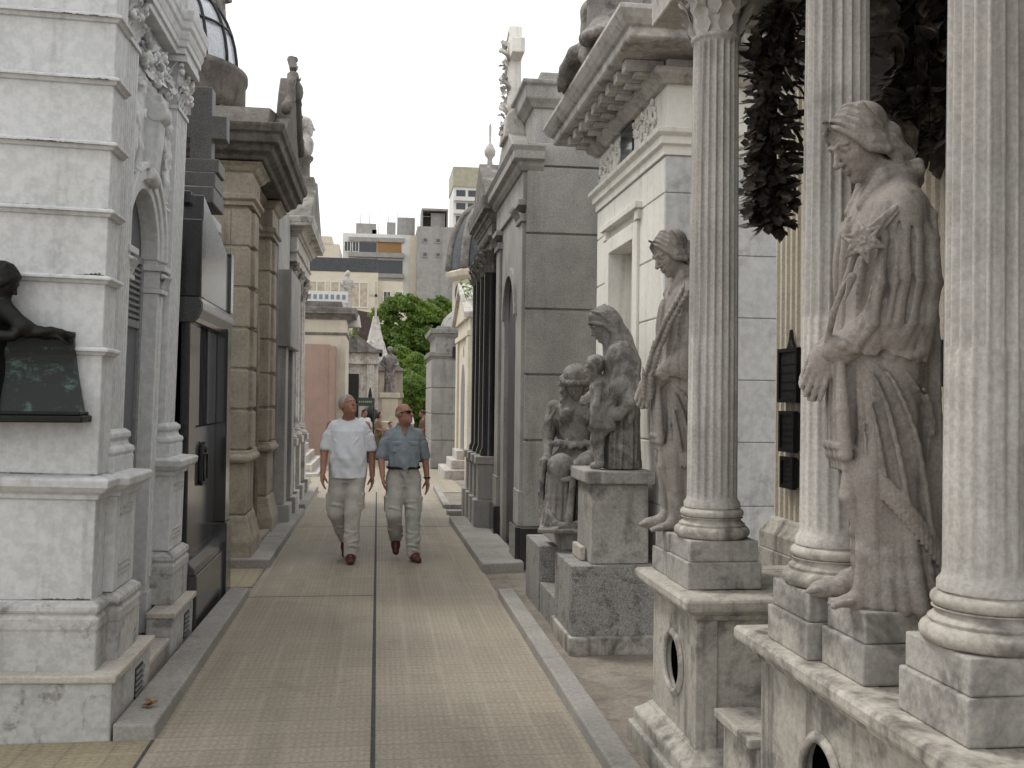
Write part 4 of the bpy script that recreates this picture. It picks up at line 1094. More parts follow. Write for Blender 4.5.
mb = MB(); mb.box(2.13, 2.166, 3.44, 3.60, 1.72, 1.90); o = mb.build('memorial_plaque', M['iron'], None, .004); rebase(o, (2.166, 3.52, 1.72)); tag(o, 'small black plaque low behind the lily maiden, partly hidden by her back', 'plaque')

# ------------------------------------------------------------------ pedestals of the statue group
t = thing('stepped_pedestal', 'low mottled granite pedestal with stepped blocks under the seated girl and hooded woman', 'pedestal', (1.6, 7.4, 0))
mb = MB(); mb.box(1.275, 1.99, 6.42, 7.05, .10, .565); mb.build('front_block', M['granite_rough'], t, .008, 2)
mb = MB(); mb.box(1.255, 1.99, 6.38, 7.07, -.02, .105); mb.build('footing', M['ledge'], t, .01, 2)
mb = MB(); mb.box(1.275, 1.99, 7.75, 8.44, -.02, .50); mb.box(1.42, 1.99, 7.052, 7.748, -.02, .565); mb.box(1.285, 1.418, 7.072, 7.748, -.02, .22); mb.build('rear_block', M['granite_rough'], t, .008, 2)
mb = MB(); mb.box(1.33, 1.86, 7.08, 8.0, .567, .700); mb.build('seat_block', M['block'], t, .012, 2)
t = thing('tall_pedestal', 'tall grey stone pedestal with a projecting cap slab under the hooded woman', 'pedestal', (1.62, 6.7, .567))
mb = MB(); mb.box(1.415, 1.805, 6.47, 6.95, .567, 1.095, tx=.02, ty=.02); mb.build('shaft', M['block'], t, .008, 2)
mb = MB(); mb.box(1.375, 1.835, 6.43, 6.99, 1.097, 1.185); mb.build('cap_slab', M['block'], t, .012, 2)
mb = MB(); mb.box(1.37, 1.41, 6.62, 6.9, .567, .66); mb.build('foot_block', M['paleconc'], t, .01, 2)

# ------------------------------------------------------------------ white tomb behind the statue group
T = thing('white_tomb', 'white tomb with deep bracketed cornice and carved frieze behind the statue group', 'tomb', (2.4, 7.45, 0))
X0, X1, Y0, Y1 = 1.885, 4.2, 6.46, 8.52
DY0, DY1, DZ = 7.25, 7.98, 2.86
mb = MB()
mb.box(X0 + .16, X1, Y0 + .012, Y1 - .01, 0, 3.30)          # core
courses = [0, .55, .95, 1.38, 1.80, 2.22, 2.64, 3.05, 3.30]
for i in range(len(courses) - 1):                           # street face in courses with sunk joints
    z0, z1 = courses[i] + .006, courses[i + 1] - .006
    for a, b in ((Y0, DY0 - .16), (DY1 + .16, Y1)):
        if z0 < 2.95: mb.box(X0, X0 + .162, a + (.0 if a == Y0 else .0), b, z0, z1)
    if z0 >= 2.95: mb.box(X0, X0 + .162, Y0, Y1, z0, z1)
mb.box(X0 + .010, X0 + .158, Y0 + .01, DY0 - .165, 0.01, 3.29); mb.box(X0 + .010, X0 + .158, DY1 + .165, Y1 - .01, 0.01, 3.29); mb.box(X0 + .012, X0 + .158, DY0 - .165, DY1 + .165, 2.99, 3.29)
o = mb.build('wall', M['white_warm'], T, .004)
mb = MB()
for i in range(len(courses) - 1): mb.box(X0 + .004, X1, Y0 - .02, Y0 + .010, courses[i] + .002, courses[i + 1] - .002)
mb.build('side_wall', M['white_side'], T, .004)
mb = MB()
for a, b in ((DY0 - .16, DY0 - .02), (DY1 + .02, DY1 + .16)): mb.box(X0 - .02, X0 + .2, a, b, 0, DZ + .12)
mb.box(X0 - .022, X0 + .2, DY0 - .02, DY1 + .02, DZ, DZ + .12)
for a in (DY0 - .20, DY1 + .10): mb.box(X0 - .03, X0 + .15, a, a + .10, DZ + .121, DZ + .20)
mb.box(X0 - .05, X0 + .15, DY0 - .22, DY1 + .22, DZ + .20, DZ + .25)
mb.build('door_frame', M['white_warm'], T, .006, 2)
mb = MB(); mb.box(X0 + .26, X0 + .29, DY0 - .02, DY1 + .02, 0, DZ); mb.build('door', plain('pale_grey_door', (.40, .41, .42), .5), T)
P4 = rect(X0 + .005, X1, Y0 - .015, Y1)
mb = MB(); mb.sweep([(-.05, 3.30), (.02, 3.30), (.02, 3.36), (.045, 3.37), (.045, 3.42), (.075, 3.44), (.08, 3.47), (-.05, 3.47)], P4); mb.build('architrave', M['white_warm'], T, .003)
mb = MB(); mb.box(X0 + .012, X1 - .01, Y0 - .005, Y1 - .01, 3.30, 4.02)
rg = random.Random(4)
for i in range(95):                                          # carved scrollwork of the frieze
    y = rg.uniform(Y0 + .2, Y1 - .06); z = rg.uniform(3.51, 3.75)
    if 7.32 < y < 7.68: continue
    a0 = rg.uniform(0, 6.28); rr = rg.uniform(.018, .045)
    mb.tube([(X0 + .004, y + rr * math.cos(a0 + k * .7) * (1 - k * .1), z + rr * math.sin(a0 + k * .7) * (1 - k * .1)) for k in range(7)], [.012] * 7, 5)
    mb.ball((X0 + .006, y, z), (.012, .022, .022), 6, 4)
mb.build('frieze', M['white_warm'], T)
mb = MB(); mb.box(X0 - .006, X0 + .02, 7.32, 7.68, 3.49, 3.78); mb.build('frieze_window', M['glassdark'], T)
mb = MB(); mb.sweep([(-.05, 3.78), (.03, 3.78), (.05, 3.80), (.09, 3.83), (.10, 3.87), (-.05, 3.87)], P4)
mb.sweep([(-.05, 3.952), (.33, 3.952), (.345, 3.965), (.345, 4.02), (.37, 4.03), (.40, 4.06), (.43, 4.105), (.43, 4.135), (-.05, 4.135)], P4)
mb.build('cornice', M['white_trim'], T, .004)
for i in range(9):
    mb = MB(); y = Y0 + .03 + i * .245; mb.box(X0 - .27, X0 + .0, y, y + .10, 3.872, 3.950); mb.box(X0 - .20, X0 + .0, y + .01, y + .09, 3.842, 3.8715); mb.build('bracket', M['white_trim'], T, .005)
for i in range(5): x = X0 + .18 + i * .25; MB().box(x, x + .10, Y0 - .25, Y0 - .01, 3.872, 3.950).build('bracket', M['white_trim'], T, .005)
mb = MB(); mb.box(X0 - .15, X1, Y0 - .12, Y1, 4.137, 4.22); mb.box(X0 + .0, X1, Y0 + .02, Y0 + .5, 4.22, 4.36); mb.box(X0 + .06, X1, Y0 + .0, Y0 + .42, 4.36, 4.42)
mb.prism([(Y0 + .1, 4.22), (Y1 - .1, 4.22), (Y1 - .5, 4.50), (Y0 + .5, 4.50)], 'x', X0 + .35, X1); mb.build('parapet', M['white_trim'], T, .006)

def roof_mourner():
    s = Sculpt((-.45, -1.30, -.36), (.55, .60, 1.36), .0095)
    rows = [(.0, 0, 0, .22, .30), (.3, 0, 0, .20, .26), (.5, -.02, 0, .16, .20), (.8, -.02, 0, .13, .19), (.95, -.02, 0, .09, .17), (1.02, -.02, 0, .05, .07)]
    s.loft(rows, lambda th, z, X, Y: .016 * ridge(th * 8 + 2 * z + np.sin(z * 9), .6), .03)
    for q in (-1, 1): s.chain([(0, q * .1, .35), (.22, q * .12, .33), (.25, q * .12, .0)], [.11, .09, .08], .04)
    for q in (-1, 1): s.chain([(-.02, q * .18, .92), (.0, q * .24, .68), (.2, q * .1, .55)], [.06, .05, .035], .03)
    head(s, (.05, 0, 1.16), .22, 20, 20, neck=(-.01, 0, .98), ears=False); wavy_hair(s, (.05, 0, 1.16), .22, 20, 20, fringe=False)
    # a long swathe of drapery sliding along the cornice edge
    for i in range(8):
        x = .02 + .045 * i; w = .03 * math.sin(i * 2.1)
        s.chain([(x * .7, -.05 - .02 * i, .42 - .045 * i), (x, -.25, .24 - .03 * i + w), (x + .02, -.50, .12 - .018 * i + w), (x + .03, -.80 + .03 * i, .03 - .012 * i), (x + .03, -1.12 + .06 * i, -.03 - .008 * i)], [.06, .055, .05, .045, .02], .016)
        s.chain([(x * .7, .05 + .02 * i, .42 - .045 * i), (x, .20, .22 - .03 * i), (x + .02, .38, .06 - .012 * i)], [.06, .055, .03], .016)
    return s.obj('mourning_figure', M['statue_far'], smooth=0)
st = roof_mourner(); st.location = (1.78, 7.15, 4.23); st.rotation_euler = (0, 0, PI)
tag(st, 'draped stone figure seated on the roof edge of the white tomb', 'statue')
# ------------------------------------------------------------------ white tomb at the left, leaning a little
def half_ring(mb, x0, x1, cy, cz, r0, r1, n=20, a0=0., a1=PI):
    vs = []
    for i in range(n + 1):
        a = a0 + (a1 - a0) * i / n
        for rr, x in ((r0, x0), (r1, x0), (r1, x1), (r0, x1)): vs.append((x, cy + rr * math.cos(a), cz + rr * math.sin(a)))
    fs = [(i * 4 + k, i * 4 + (k + 1) % 4, (i + 1) * 4 + (k + 1) % 4, (i + 1) * 4 + k) for i in range(n) for k in range(4)] + [(0, 1, 2, 3), (n * 4, n * 4 + 3, n * 4 + 2, n * 4 + 1)]
    mb.add(vs, fs)
def arch_wall(mb, x0, x1, y0, y1, z0, z1, cy, r, zs, n=20):
    """wall between x0 and x1 with an arched opening (sides down to z0)"""
    mb.box(x0, x1, y0, cy - r, z0, z1); mb.box(x0, x1, cy + r, y1, z0, z1)
    vs = []
    for i in range(n + 1):
        a = PI * i / n; y = cy + r * math.cos(a)
        for zz, x in ((zs + r * math.sin(a), x0), (z1, x0), (z1, x1), (zs + r * math.sin(a), x1)): vs.append((x, y, zz))
    fs = [(i * 4 + k, i * 4 + (k + 1) % 4, (i + 1) * 4 + (k + 1) % 4, (i + 1) * 4 + k) for i in range(n) for k in range(4)]
    mb.add(vs, fs)
T = LT = thing('white_tomb', 'leaning white tomb with banded side wall and arched doorway, nearest on the left', 'tomb', (-1.40, 5.0, 0))
mb = MB(); mb.box(-5.5, -1.72, 5.13, 7.04, .0, 4.7); mb.box(-1.72, -1.50, 5.2, 5.70, .0, 4.7); mb.box(-1.72, -1.50, 6.60, 7.04, .0, 4.7); mb.box(-1.715, -1.505, 5.7, 6.6, 3.2, 4.7)
bands = [1.24, 1.86, 2.21, 2.54, 2.87, 3.19, 3.50, 3.80]
for i in range(len(bands) - 1): mb.box(-5.5, -1.385, 5.10, 5.315, bands[i] + .018, bands[i + 1] - .004)
mb.box(-5.5, -1.389, 5.104, 5.31, 1.2, 3.9); mb.box(-5.5, -1.385, 5.10, 5.315, .64, 1.14)
mb.build('wall', M['white'], T, .004)
PW = [(-5.5, 5.10), (-1.385, 5.10), (-1.385, 5.316)]
mb = MB()
for z in bands[1:]:
    mb.sweep([(-.02, z - .022), (.012, z - .018), (.022, z - .004), (.034, z), (.034, z + .012), (.016, z + .022), (-.02, z + .024)], PW, False)
mb.build('band_mouldings', M['white'], T, .002)
# dirt and moss crust lodged along the ledges
rg = random.Random(9); mb = MB()
def crust(z, y, amp):
    h = 0.; x = -1.392; up = []
    ph = rg.random() * 9
    while x > -3.0:
        lim = max(0, .35 + .5 * math.sin(x * 4.3 + ph) + .4 * math.sin(x * 10.7 + ph * 2.3))
        h = .6 * h + .4 * rg.random() ** 1.6 * amp * lim * 2.2
        up.append((x, max(.0004, h))); x -= rg.uniform(.003, .008)
    vs = []
    for x, h in up: vs += [(x, y, z), (x, y - .003, z + h * .35), (x, y, z + h)]
    mb.add(vs, [(3 * i + k, 3 * i + k + 1, 3 * i + k + 4, 3 * i + k + 3) for i in range(len(up) - 1) for k in range(2)])
for z in bands[1:]: crust(z + .022, 5.0975, .018)
for z in (.647, 1.255): crust(z, 5.0975, .007)
for z in bands[1:]: crust(z - .002, 5.0655, .006)
mb.build('moss_crust', plain('dark_moss_crust', (.10, .095, .08), .95, 0, .6, 90), T)
P5 = [(-5.5, 5.10), (-1.385, 5.10), (-1.385, 5.30), (-1.335, 5.305), (-1.335, 5.68), (-1.52, 5.68)]
mb = MB(); mb.sweep([(-.03, 1.135), (.015, 1.135), (.02, 1.16), (.045, 1.175), (.07, 1.20), (.075, 1.235), (.06, 1.245), (-.03, 1.255)], P5, False)
mb.build('dado_cap', M['white'], T, .004)
mb = MB(); mb.sweep([(-.03, .30), (.04, .30), (.04, .50), (.045, .515), (.045, .56), (.03, .58), (.045, .595), (.04, .625), (.01, .645), (-.03, .65)], P5, False)
mb.build('dado_base', M['white_base'], T, .006)
mb = MB(); mb.box(-5.5, -1.245, 4.99, 5.80, -.05, .275); mb.box(-1.40, -1.245, 6.38, 7.10, -.05, .275); mb.build('plinth', M['white_base'], T, .008, 2)
mb = MB(); mb.box(-5.5, -1.225, 4.97, 5.815, .276, .312); mb.box(-1.40, -1.225, 6.37, 7.11, .276, .312); mb.build('plinth_slab', M['paleconc'], T, .008, 2)
mb = MB(); mb.box(-1.62, -1.27, 5.82, 6.36, -.05, .13); mb.box(-1.64, -1.25, 5.818, 6.362, .131, .165); mb.build('doorstep', M['paleconc'], T, .006, 2)
for y, z in ((5.45, .06), (6.78, .06)):
    mb = MB(); mb.box(-1.249, -1.240, y, y + .16, z, z + .16); o = mb.build('vent', M['dark'], T)
    mb = MB(); [mb.box(-1.243, -1.232, y, y + .16, z + .012 + k * .03, z + .026 + k * .03) for k in range(5)]; mb.build('grille', M['greymetal'], o)
def pilaster(y0, y1, nm=True):
    yc = (y0 + y1) / 2
    # pedestal
    mb = MB(); mb.box(-1.50, -1.335, y0 - .02, y1 + .02, .65, 1.135)
    ped = mb.build('pedestal', M['white'], T, .004)
    for a, b in ((.72, .735), (.745, .76), (.775, .785), (1.06, 1.075), (1.03, 1.045)): MB().box(-1.345, -1.328, y0 + .06, y1 - .06, a, b).build('panel_strip', M['white_base'], ped, .002)
    if y0 > 6:
        P = [(-1.46, y0 - .02), (-1.335, y0 - .02), (-1.335, y1 + .02), (-1.46, y1 + .02)]
        mb = MB(); mb.sweep([(-.03, 1.135), (.015, 1.135), (.02, 1.16), (.045, 1.175), (.07, 1.20), (.075, 1.235), (.06, 1.245), (-.03, 1.255)], P, False); mb.box(-1.50, -1.345, y0, y1, 1.2, 1.245); mb.build('pedestal_cap', M['white'], ped, .003)
        mb = MB(); mb.sweep([(-.03, .312), (.04, .312), (.04, .50), (.045, .515), (.045, .56), (.03, .58), (.045, .595), (.04, .625), (.01, .645), (-.03, .65)], P, False); mb.box(-1.50, -1.345, y0, y1, .32, .645); mb.build('pedestal_base', M['white_base'], ped, .004)
    P = [(-1.46, y0 + .03), (-1.405, y0 + .03), (-1.405, y1 - .03), (-1.46, y1 - .03)]
    mb = MB(); mb.sweep([(-.04, 1.25), (.05, 1.25), (.05, 1.33), (.045, 1.335), (.055, 1.355), (.05, 1.375), (.03, 1.385), (.022, 1.41), (.035, 1.43), (.035, 1.45), (.01, 1.47), (-.04, 1.47)], P, False); mb.box(-1.53, -1.415, y0 + .04, y1 - .04, 1.25, 1.46)
    mb.build('pilaster_base', M['white'], T, .003)
    n = 6; a0, w_ = y0 + .055, (y1 - y0 - .11) / n; pl = [(-1.46, y0 + .03), (-1.405, y0 + .03), (-1.405, a0)]
    for i in range(n):
        a = a0 + i * w_; pl += [(-1.405, a + w_ * .15), (-1.416, a + w_ * .25), (-1.419, a + w_ * .5), (-1.416, a + w_ * .75), (-1.405, a + w_ * .85)]
    pl += [(-1.405, y1 - .03), (-1.46, y1 - .03)]
    mb = MB(); mb.prism(pl, 'z', 1.47, 3.52); sh = mb.build('pilaster', M['white'], T)
    mb = MB(); mb.box(-1.53, -1.395, y0 + .02, y1 - .02, 3.52, 3.545); mb.box(-1.53, -1.415, y0 + .04, y1 - .04, 3.545, 3.82); mb.box(-1.53, -1.345, y0 - .02, y1 + .02, 3.82, 3.86)
    for row in range(2):
        for k in range(4):
            y = y0 + .07 + (y1 - y0 - .14) * (k + .5 * (row % 2) * .9) / 3.4
            mb.leaf((-1.415, y, 3.55 + .10 * row), (.15, 0, 1), (1, 0, 0), .10, .08, .45)
        mb.leaf((-1.44, y0 + .04, 3.55 + .10 * row), (0, -.15, 1), (0, -1, 0), .10, .08, .45)
    for y, q in ((y0 + .03, -1), (y1 - .03, 1)):
        pts = [(-1.385 - .0 * k, y + q * (.01 + .035 * (1 - k / 14) * math.sin(k * .55)), 3.77 + .04 * (1 - k / 14) * math.cos(k * .55)) for k in range(12)]
        mb.tube(pts, [.016] * 12, 6); mb.ball((-1.385, y, 3.765), .02, 8, 6)
    rg = random.Random(int(y0 * 10))
    for k in range(14): mb.ball((-1.408 + rg.uniform(-.005, .03), y0 + .06 + rg.random() * (y1 - y0 - .12), 3.6 + rg.random() * .2), rg.uniform(.014, .026), 7, 5)
    mb.build('capital', M['white'], sh)
pilaster(5.31, 5.68); pilaster(6.67, 7.06)
# arched doorway bay
AY, AZ = 6.13, 2.50
mb = MB(); arch_wall(mb, -1.70, -1.455, 5.66, 6.69, .0, 3.56, AY, .38, AZ); mb.build('bay_wall', M['white'], T)
mb = MB()
half_ring(mb, -1.55, -1.443, AY, AZ, .368, .42); half_ring(mb, -1.53, -1.428, AY, AZ, .422, .485); half_ring(mb, -1.51, -1.412, AY, AZ, .487, .525)
mb.build('archivolt', M['white'], T, .004)
for q in (-1, 1):
    y = AY + q * (.449 if q > 0 else .43)
    mb = MB(); mb.box(-1.60, -1.435, y - .075, y + .075, .16, 2.29); mb.box(-1.60, -1.425, y - .025, y + .025, .5, 2.28); mb.box(-1.60, -1.42, y - .09, y + .09, .16, .42)
    j = mb.build('jamb', M['white'], T, .004)
    mb = MB(); mb.box(-1.60, -1.41, y - .085, y + .085, 2.29, 2.32); mb.box(-1.60, -1.428, y - .078, y + .078, 2.32, 2.43); mb.box(-1.60, -1.395, y - .095, y + .095, 2.43, 2.468)
    for k in range(4): mb.leaf((-1.428, y - .06 + .04 * k, 2.32), (.2, 0, 1), (1, 0, 0), .09, .05, .45)
    for k in range(5): mb.ball((-1.412, y - .07 + .035 * k, 2.40), .018, 7, 5)
    mb.build('impost', M['white'], j, .003)
mb = MB(); mb.box(-1.58, -1.55, AY - .385, AY + .385, .16, 2.90); d = mb.build('door', M['doorpaint'], T)
mb = MB()
for y in (AY - .375, AY - .02, AY + .335): mb.box(-1.552, -1.525, y, y + .04, .16, 2.46)
for z in (.16, .42, 1.15, 2.06, 2.46): mb.box(-1.551, -1.53, AY - .375, AY + .375, z, z + .045)
for k in range(9): mb.box(-1.551, -1.532, AY - .335, AY + .335, 2.12 + k * .037, 2.138 + k * .037)
mb.build('door_frame', M['greymetal'], d, .003)
# keystone scroll, carved putti and frieze
mb = MB(); mb.prism([(-1.53, 2.90), (-1.42, 2.90), (-1.39, 3.0), (-1.375, 3.14), (-1.365, 3.34), (-1.365, 3.42), (-1.53, 3.42)], 'y', AY - .075, AY + .075)
mb.tube([(-1.39, AY - .08, 3.32), (-1.39, AY + .08, 3.32)], [.06, .06], 16); mb.tube([(-1.42, AY - .08, 2.96), (-1.42, AY + .08, 2.93)], [.045, .045], 14)
mb.build('keystone', M['white'], T, .006, 2)
def putto(name, q):
    s = Sculpt((-.10, -.30, -.52), (.22, .30, .36), .0085)
    head(s, (.06, q * .02, .24), .16, 8, q * 40, neck=(.02, 0, .13), child=True)
    s.frame(*head_frame((.06, q * .02, .24), .16, 8, q * 40)); s.ell((-.1, 0, .16), (.44, .40, .38), .05)
    for i in range(14): s.ell((-.12 + .34 * math.cos(i * 2.4), .36 * math.sin(i * 2.4), .25 + .2 * math.cos(i * 1.3)), (.11, .11, .11), .03)
    s.frame()
    s.chain([(.02, 0, .11), (.03, -q * .02, .0), (.02, -q * .04, -.10)], [.075, .075, .07], .03)
    s.chain([(.02, q * .07, .10), (.06, q * .14, .04), (.06, q * .20, .10)], [.035, .03, .02], .02)
    s.chain([(.02, -q * .07, .10), (.05, -q * .11, -.02), (.08, -q * .06, -.10)], [.035, .03, .022], .02)
    s.chain([(.02, -q * .01, -.12), (.07, q * .03, -.26), (.03, q * .02, -.42)], [.055, .042, .025], .02); s.cap((.03, q * .02, -.43), (.09, q * .03, -.45), .022, .016, .01)
    s.chain([(.02, -q * .07, -.12), (.04, -q * .10, -.28), (.02, -q * .12, -.46)], [.055, .042, .025], .02); s.cap((.02, -q * .12, -.47), (.08, -q * .13, -.49), .022, .016, .01)
    for i in range(5): s.chain([(-.01, -q * .05, .08), (-.03, -q * (.14 + .01 * i), .10 - .05 * i), (-.03, -q * (.16 + .01 * i), -.06 - .07 * i)], [.022, .026, .012], .01)
    for i in range(4): s.chain([(.06, q * .06, -.06 - .02 * i), (.0, -q * .1, -.10 - .04 * i), (-.02, -q * .17, -.2 - .06 * i)], [.018, .022, .02], .012)
    return s.obj(name, M['white'], LT, smooth=0)
o = putto('putto', 1); o.location = (-.055, .80, 3.22); o.scale = (.5, .62, .68)
o = putto('putto', -1); o.location = (-.055, 1.55, 3.17); o.scale = (.5, .62, .68)
mb = MB(); rg = random.Random(12)
for i in range(26):
    y = 5.80 + .8 * (i + rg.random()) / 26; z = 3.62 + .05 * math.sin(i * 1.3)
    mb.leaf((-1.44, y, z + rg.uniform(-.06, .06)), (rg.uniform(.0, .5), rg.uniform(-1, 1), rg.uniform(-1, 1)), (1, 0, .2), .08, .06, .4)
    mb.ball((-1.43, y + rg.uniform(-.02, .02), z + rg.uniform(-.08, .08)), rg.uniform(.02, .035), 7, 5)
    a0 = rg.random() * 6; mb.tube([(-1.435, y + .05 * math.cos(a0 + k * .7) * (1 - k * .1), z + .05 * math.sin(a0 + k * .7) * (1 - k * .1)) for k in range(8)], [.014] * 8, 5)
mb.build('carved_frieze', M['white'], T)
PE = [(-5.5, 5.08), (-1.365, 5.08), (-1.365, 5.70), (-1.43, 5.70), (-1.43, 6.65), (-1.375, 6.65), (-1.375, 7.07), (-1.65, 7.07)]
mb = MB(); mb.box(-5.4, -1.485, 5.12, 7.05, 3.40, 4.2); mb.sweep([(-.06, 3.42), (.0, 3.42), (.02, 3.45), (.03, 3.48), (-.06, 3.50)], [(-1.455, 5.70), (-1.455, 6.65)], False)
mb.sweep([(-.08, 3.862), (.02, 3.862), (.02, 3.90), (.035, 3.905), (.035, 3.945), (.04, 3.95), (.05, 3.985), (.045, 4.0), (.060, 4.02), (.062, 4.06), (.070, 4.075), (.075, 4.11), (.075, 4.13), (-.08, 4.14)], PE, False)
mb.build('entablature', M['white'], T, .003)
mb = MB(); mb.box(-5.4, -1.46, 5.1, 7.04, 4.13, 5.3)
for y0, y1 in ((5.30, 5.68), (6.67, 7.04)): mb.box(-1.47, -1.385, y0, y1, 4.14, 5.3); mb.box(-1.47, -1.355, y0 - .02, y1 + .02, 4.14, 4.28)
mb.build('attic', M['white'], T, .006)
LT.rotation_euler = (0, R(1.35), 0)

# bronze mourner leaning on an inscribed sheet, on the side wall of that tomb
T = thing('bronze_mourner', 'dark bronze woman leaning over a green stained plaque on the white side wall', 'relief', (-1.8, 5.1, 1.5))
s = Sculpt((-.42, -.30, -.05), (.45, .12, .86), .0065)
rows = [(-.02, -.10, -.02, .15, .10), (.15, -.10, -.03, .13, .10), (.35, -.09, -.04, .115, .09), (.45, -.07, -.06, .13, .09), (.56, -.05, -.07, .12, .08), (.62, -.02, -.08, .07, .06)]
s.loft(rows, lambda th, z, X, Y: np.interp(z, [0, .4], [.014, .004]) * ridge(th * 9 + z * 3, .65), .03)
head(s, (.04, -.12, .70), .185, 30, 0, neck=(-.02, -.08, .58), ears=False); wavy_hair(s, (.04, -.12, .70), .185, 30, 0, fringe=False)
s.chain([(.04, -.12, .56), (.14, -.13, .47), (.24, -.10, .43)], [.05, .038, .026], .03); hand(s, (.24, -.10, .43), (1, 0, -.12), (0, 0, -1), .14, .5)
s.chain([(-.16, -.10, .56), (-.10, -.19, .42), (.10, -.16, .42)], [.05, .04, .028], .03)
for i in range(4): s.chain([(.08 + .04 * i, -.13, .44 + .015 * math.sin(i * 2)), (.12 + .05 * i, -.12, .455), (.17 + .05 * i, -.10, .445)], .02, .01)
s.cap((.30, -.09, .44), (.36, -.08, .45), .016, .008, .01); s.cap((.31, -.09, .44), (.35, -.10, .43), .012, .006, .01)
fg = s.obj('figure', M['bronze'], T); fg.scale = (.93, .93, .93); fg.location = (.0, 0, .03)
mb = MB(); vs = []
for i in range(9):
    t = i / 8; z = 1.565 + .37 * t; xr = -1.405 - .055 * math.sin(t * PI * .55) ; y = 5.03 + .03 * math.sin(t * 3)
    vs += [(-2.3, y, z), (xr, y - .012 * (1 - t), z), (xr, y + .03, z), (-2.3, y + .03, z)]
mb.add(vs, [(i * 4 + k, i * 4 + (k + 1) % 4, i * 4 + 4 + (k + 1) % 4, i * 4 + 4 + k) for i in range(8) for k in range(4)] + [(0, 1, 2, 3), (32, 35, 34, 33)])
mb.tube([(-2.3, 5.03, 1.935), (-1.45, 5.03, 1.935)], [.016, .016], 8)
rg = random.Random(3)
mb.build('inscribed_sheet', M['plaque'], T)
mb = MB(); mb.box(-2.4, -1.385, 4.93, 5.115, 1.515, 1.548); mb.box(-2.4, -1.40, 4.95, 5.115, 1.548, 1.566); mb.build('shelf', M['bronze'], T, .006, 2)

# ------------------------------------------------------------------ dark granite tomb with a cross
T = thing('granite_tomb', 'dark polished granite tomb topped by a stone cross, next to the leaning white tomb', 'tomb', (-1.3, 7.9, 0))
mb = MB(); mb.box(-4.2, -1.36, 7.16, 8.56, .0, 3.0); mb.build('body', M['granite_black'], T)
mb = MB(); mb.box(-1.40, -1.225, 7.14, 8.60, -.03, .40); mb.sweep([(-.02, .40), (.0, .40), (.0, .44), (-.03, .475), (-.06, .50)], [(-1.225, 7.14), (-1.225, 8.60)], False) if False else mb.prism([(-1.40, .40), (-1.235, .40), (-1.245, .45), (-1.29, .50), (-1.40, .50)], 'y', 7.14, 8.59)
mb.build('base_course', M['granite_polish'], T, .006)
mb = MB(); mb.box(-1.40, -1.205, 8.36, 8.63, -.03, .62); mb.box(-1.40, -1.225, 8.40, 8.60, .62, 2.2); mb.build('pier', M['granite_black'], T, .008, 2); MB().box(-1.40, -1.30, 7.16, 7.42, .5, 2.2).build('pier', M['granite_black'], T, .008)
mb = MB(); mb.box(-1.38, -1.315, 7.43, 8.39, .5, 1.42); mb.box(-1.38, -1.312, 7.44, 7.62, 1.43, 2.16); mb.box(-1.38, -1.312, 7.98, 8.38, 1.43, 2.16); mb.build('panels', M['granite_polish'], T, .004)
mb = MB(); mb.box(-1.39, -1.34, 7.62, 7.98, 1.43, 2.18)
d = mb.build('door_grille', M['dark'], T)
mb = MB(); [mb.box(-1.338, -1.325, 7.64 + .055 * k, 7.655 + .055 * k, 1.43, 2.16) for k in range(6)]; mb.build('bars', M['iron'], d)
mb = MB(); mb.prism([(-1.40, 2.16), (-1.27, 2.16), (-1.24, 2.19), (-1.215, 2.25), (-1.215, 2.30), (-1.235, 2.34), (-1.40, 2.34)], 'y', 7.13, 8.64); mb.build('roll_moulding', M['granite_polish'], T, .01, 3)
mb = MB(); mb.prism([(7.285, 2.345), (8.515, 2.345), (8.515, 2.80), (7.285, 3.08)], 'x', -1.40, -1.245); mb.build('upper_slab', M['granite_polish'], T, .006)
mb = MB(); mb.box(-1.42, -1.225, 7.13, 7.28, 2.342, 2.88); mb.box(-1.42, -1.225, 8.52, 8.66, 2.342, 2.84); mb.box(-1.44, -1.405, 7.2, 7.62, 2.965, 3.14)
mb.box(-4.2, -1.32, 7.2, 8.58, 3.003, 3.09); mb.build('trim', M['granite_black'], T, .006)
mb = MB(); mb.box(-1.60, -1.24, 7.66, 8.16, 3.092, 3.22); mb.box(-1.54, -1.24, 7.72, 8.10, 3.222, 3.34); mb.box(-1.50, -1.22, 7.76, 8.06, 3.342, 3.45)
mb.build('cross_foot', M['granite_side'], T, .008)
mb = MB(); mb.prism([(-1.45, 3.45), (-1.29, 3.45), (-1.29, 3.62), (-1.18, 3.62), (-1.18, 3.80), (-1.29, 3.80), (-1.29, 4.02), (-1.45, 4.02), (-1.45, 3.80), (-1.56, 3.80), (-1.56, 3.62), (-1.45, 3.62)], 'y', 7.84, 8.0)
mb.build('cross', M['granite_side'], T, .008, 2)
t = thing('bronze_plaque', 'small dark crested bronze plaque on the polished granite front at the left', 'plaque', (-1.31, 7.30, .95))
mb = MB(); mb.prism([(7.66, .98), (7.86, .98), (7.88, 1.02), (7.86, 1.25), (7.82, 1.29), (7.78, 1.28), (7.76, 1.31), (7.74, 1.28), (7.70, 1.29), (7.66, 1.25), (7.64, 1.02)], 'x', -1.313, -1.285); mb.build('plate', M['iron'], t, .006)
mb = MB(); mb.tube([(-1.282, 7.69, 1.02), (-1.282, 7.69, 1.21), (-1.282, 7.83, 1.21), (-1.282, 7.83, 1.02), (-1.282, 7.69, 1.02)], [.008] * 5, 6); mb.ball((-1.285, 7.76, 1.245), (.015, .03, .025), 8, 6); mb.build('border', M['bronze'], t)

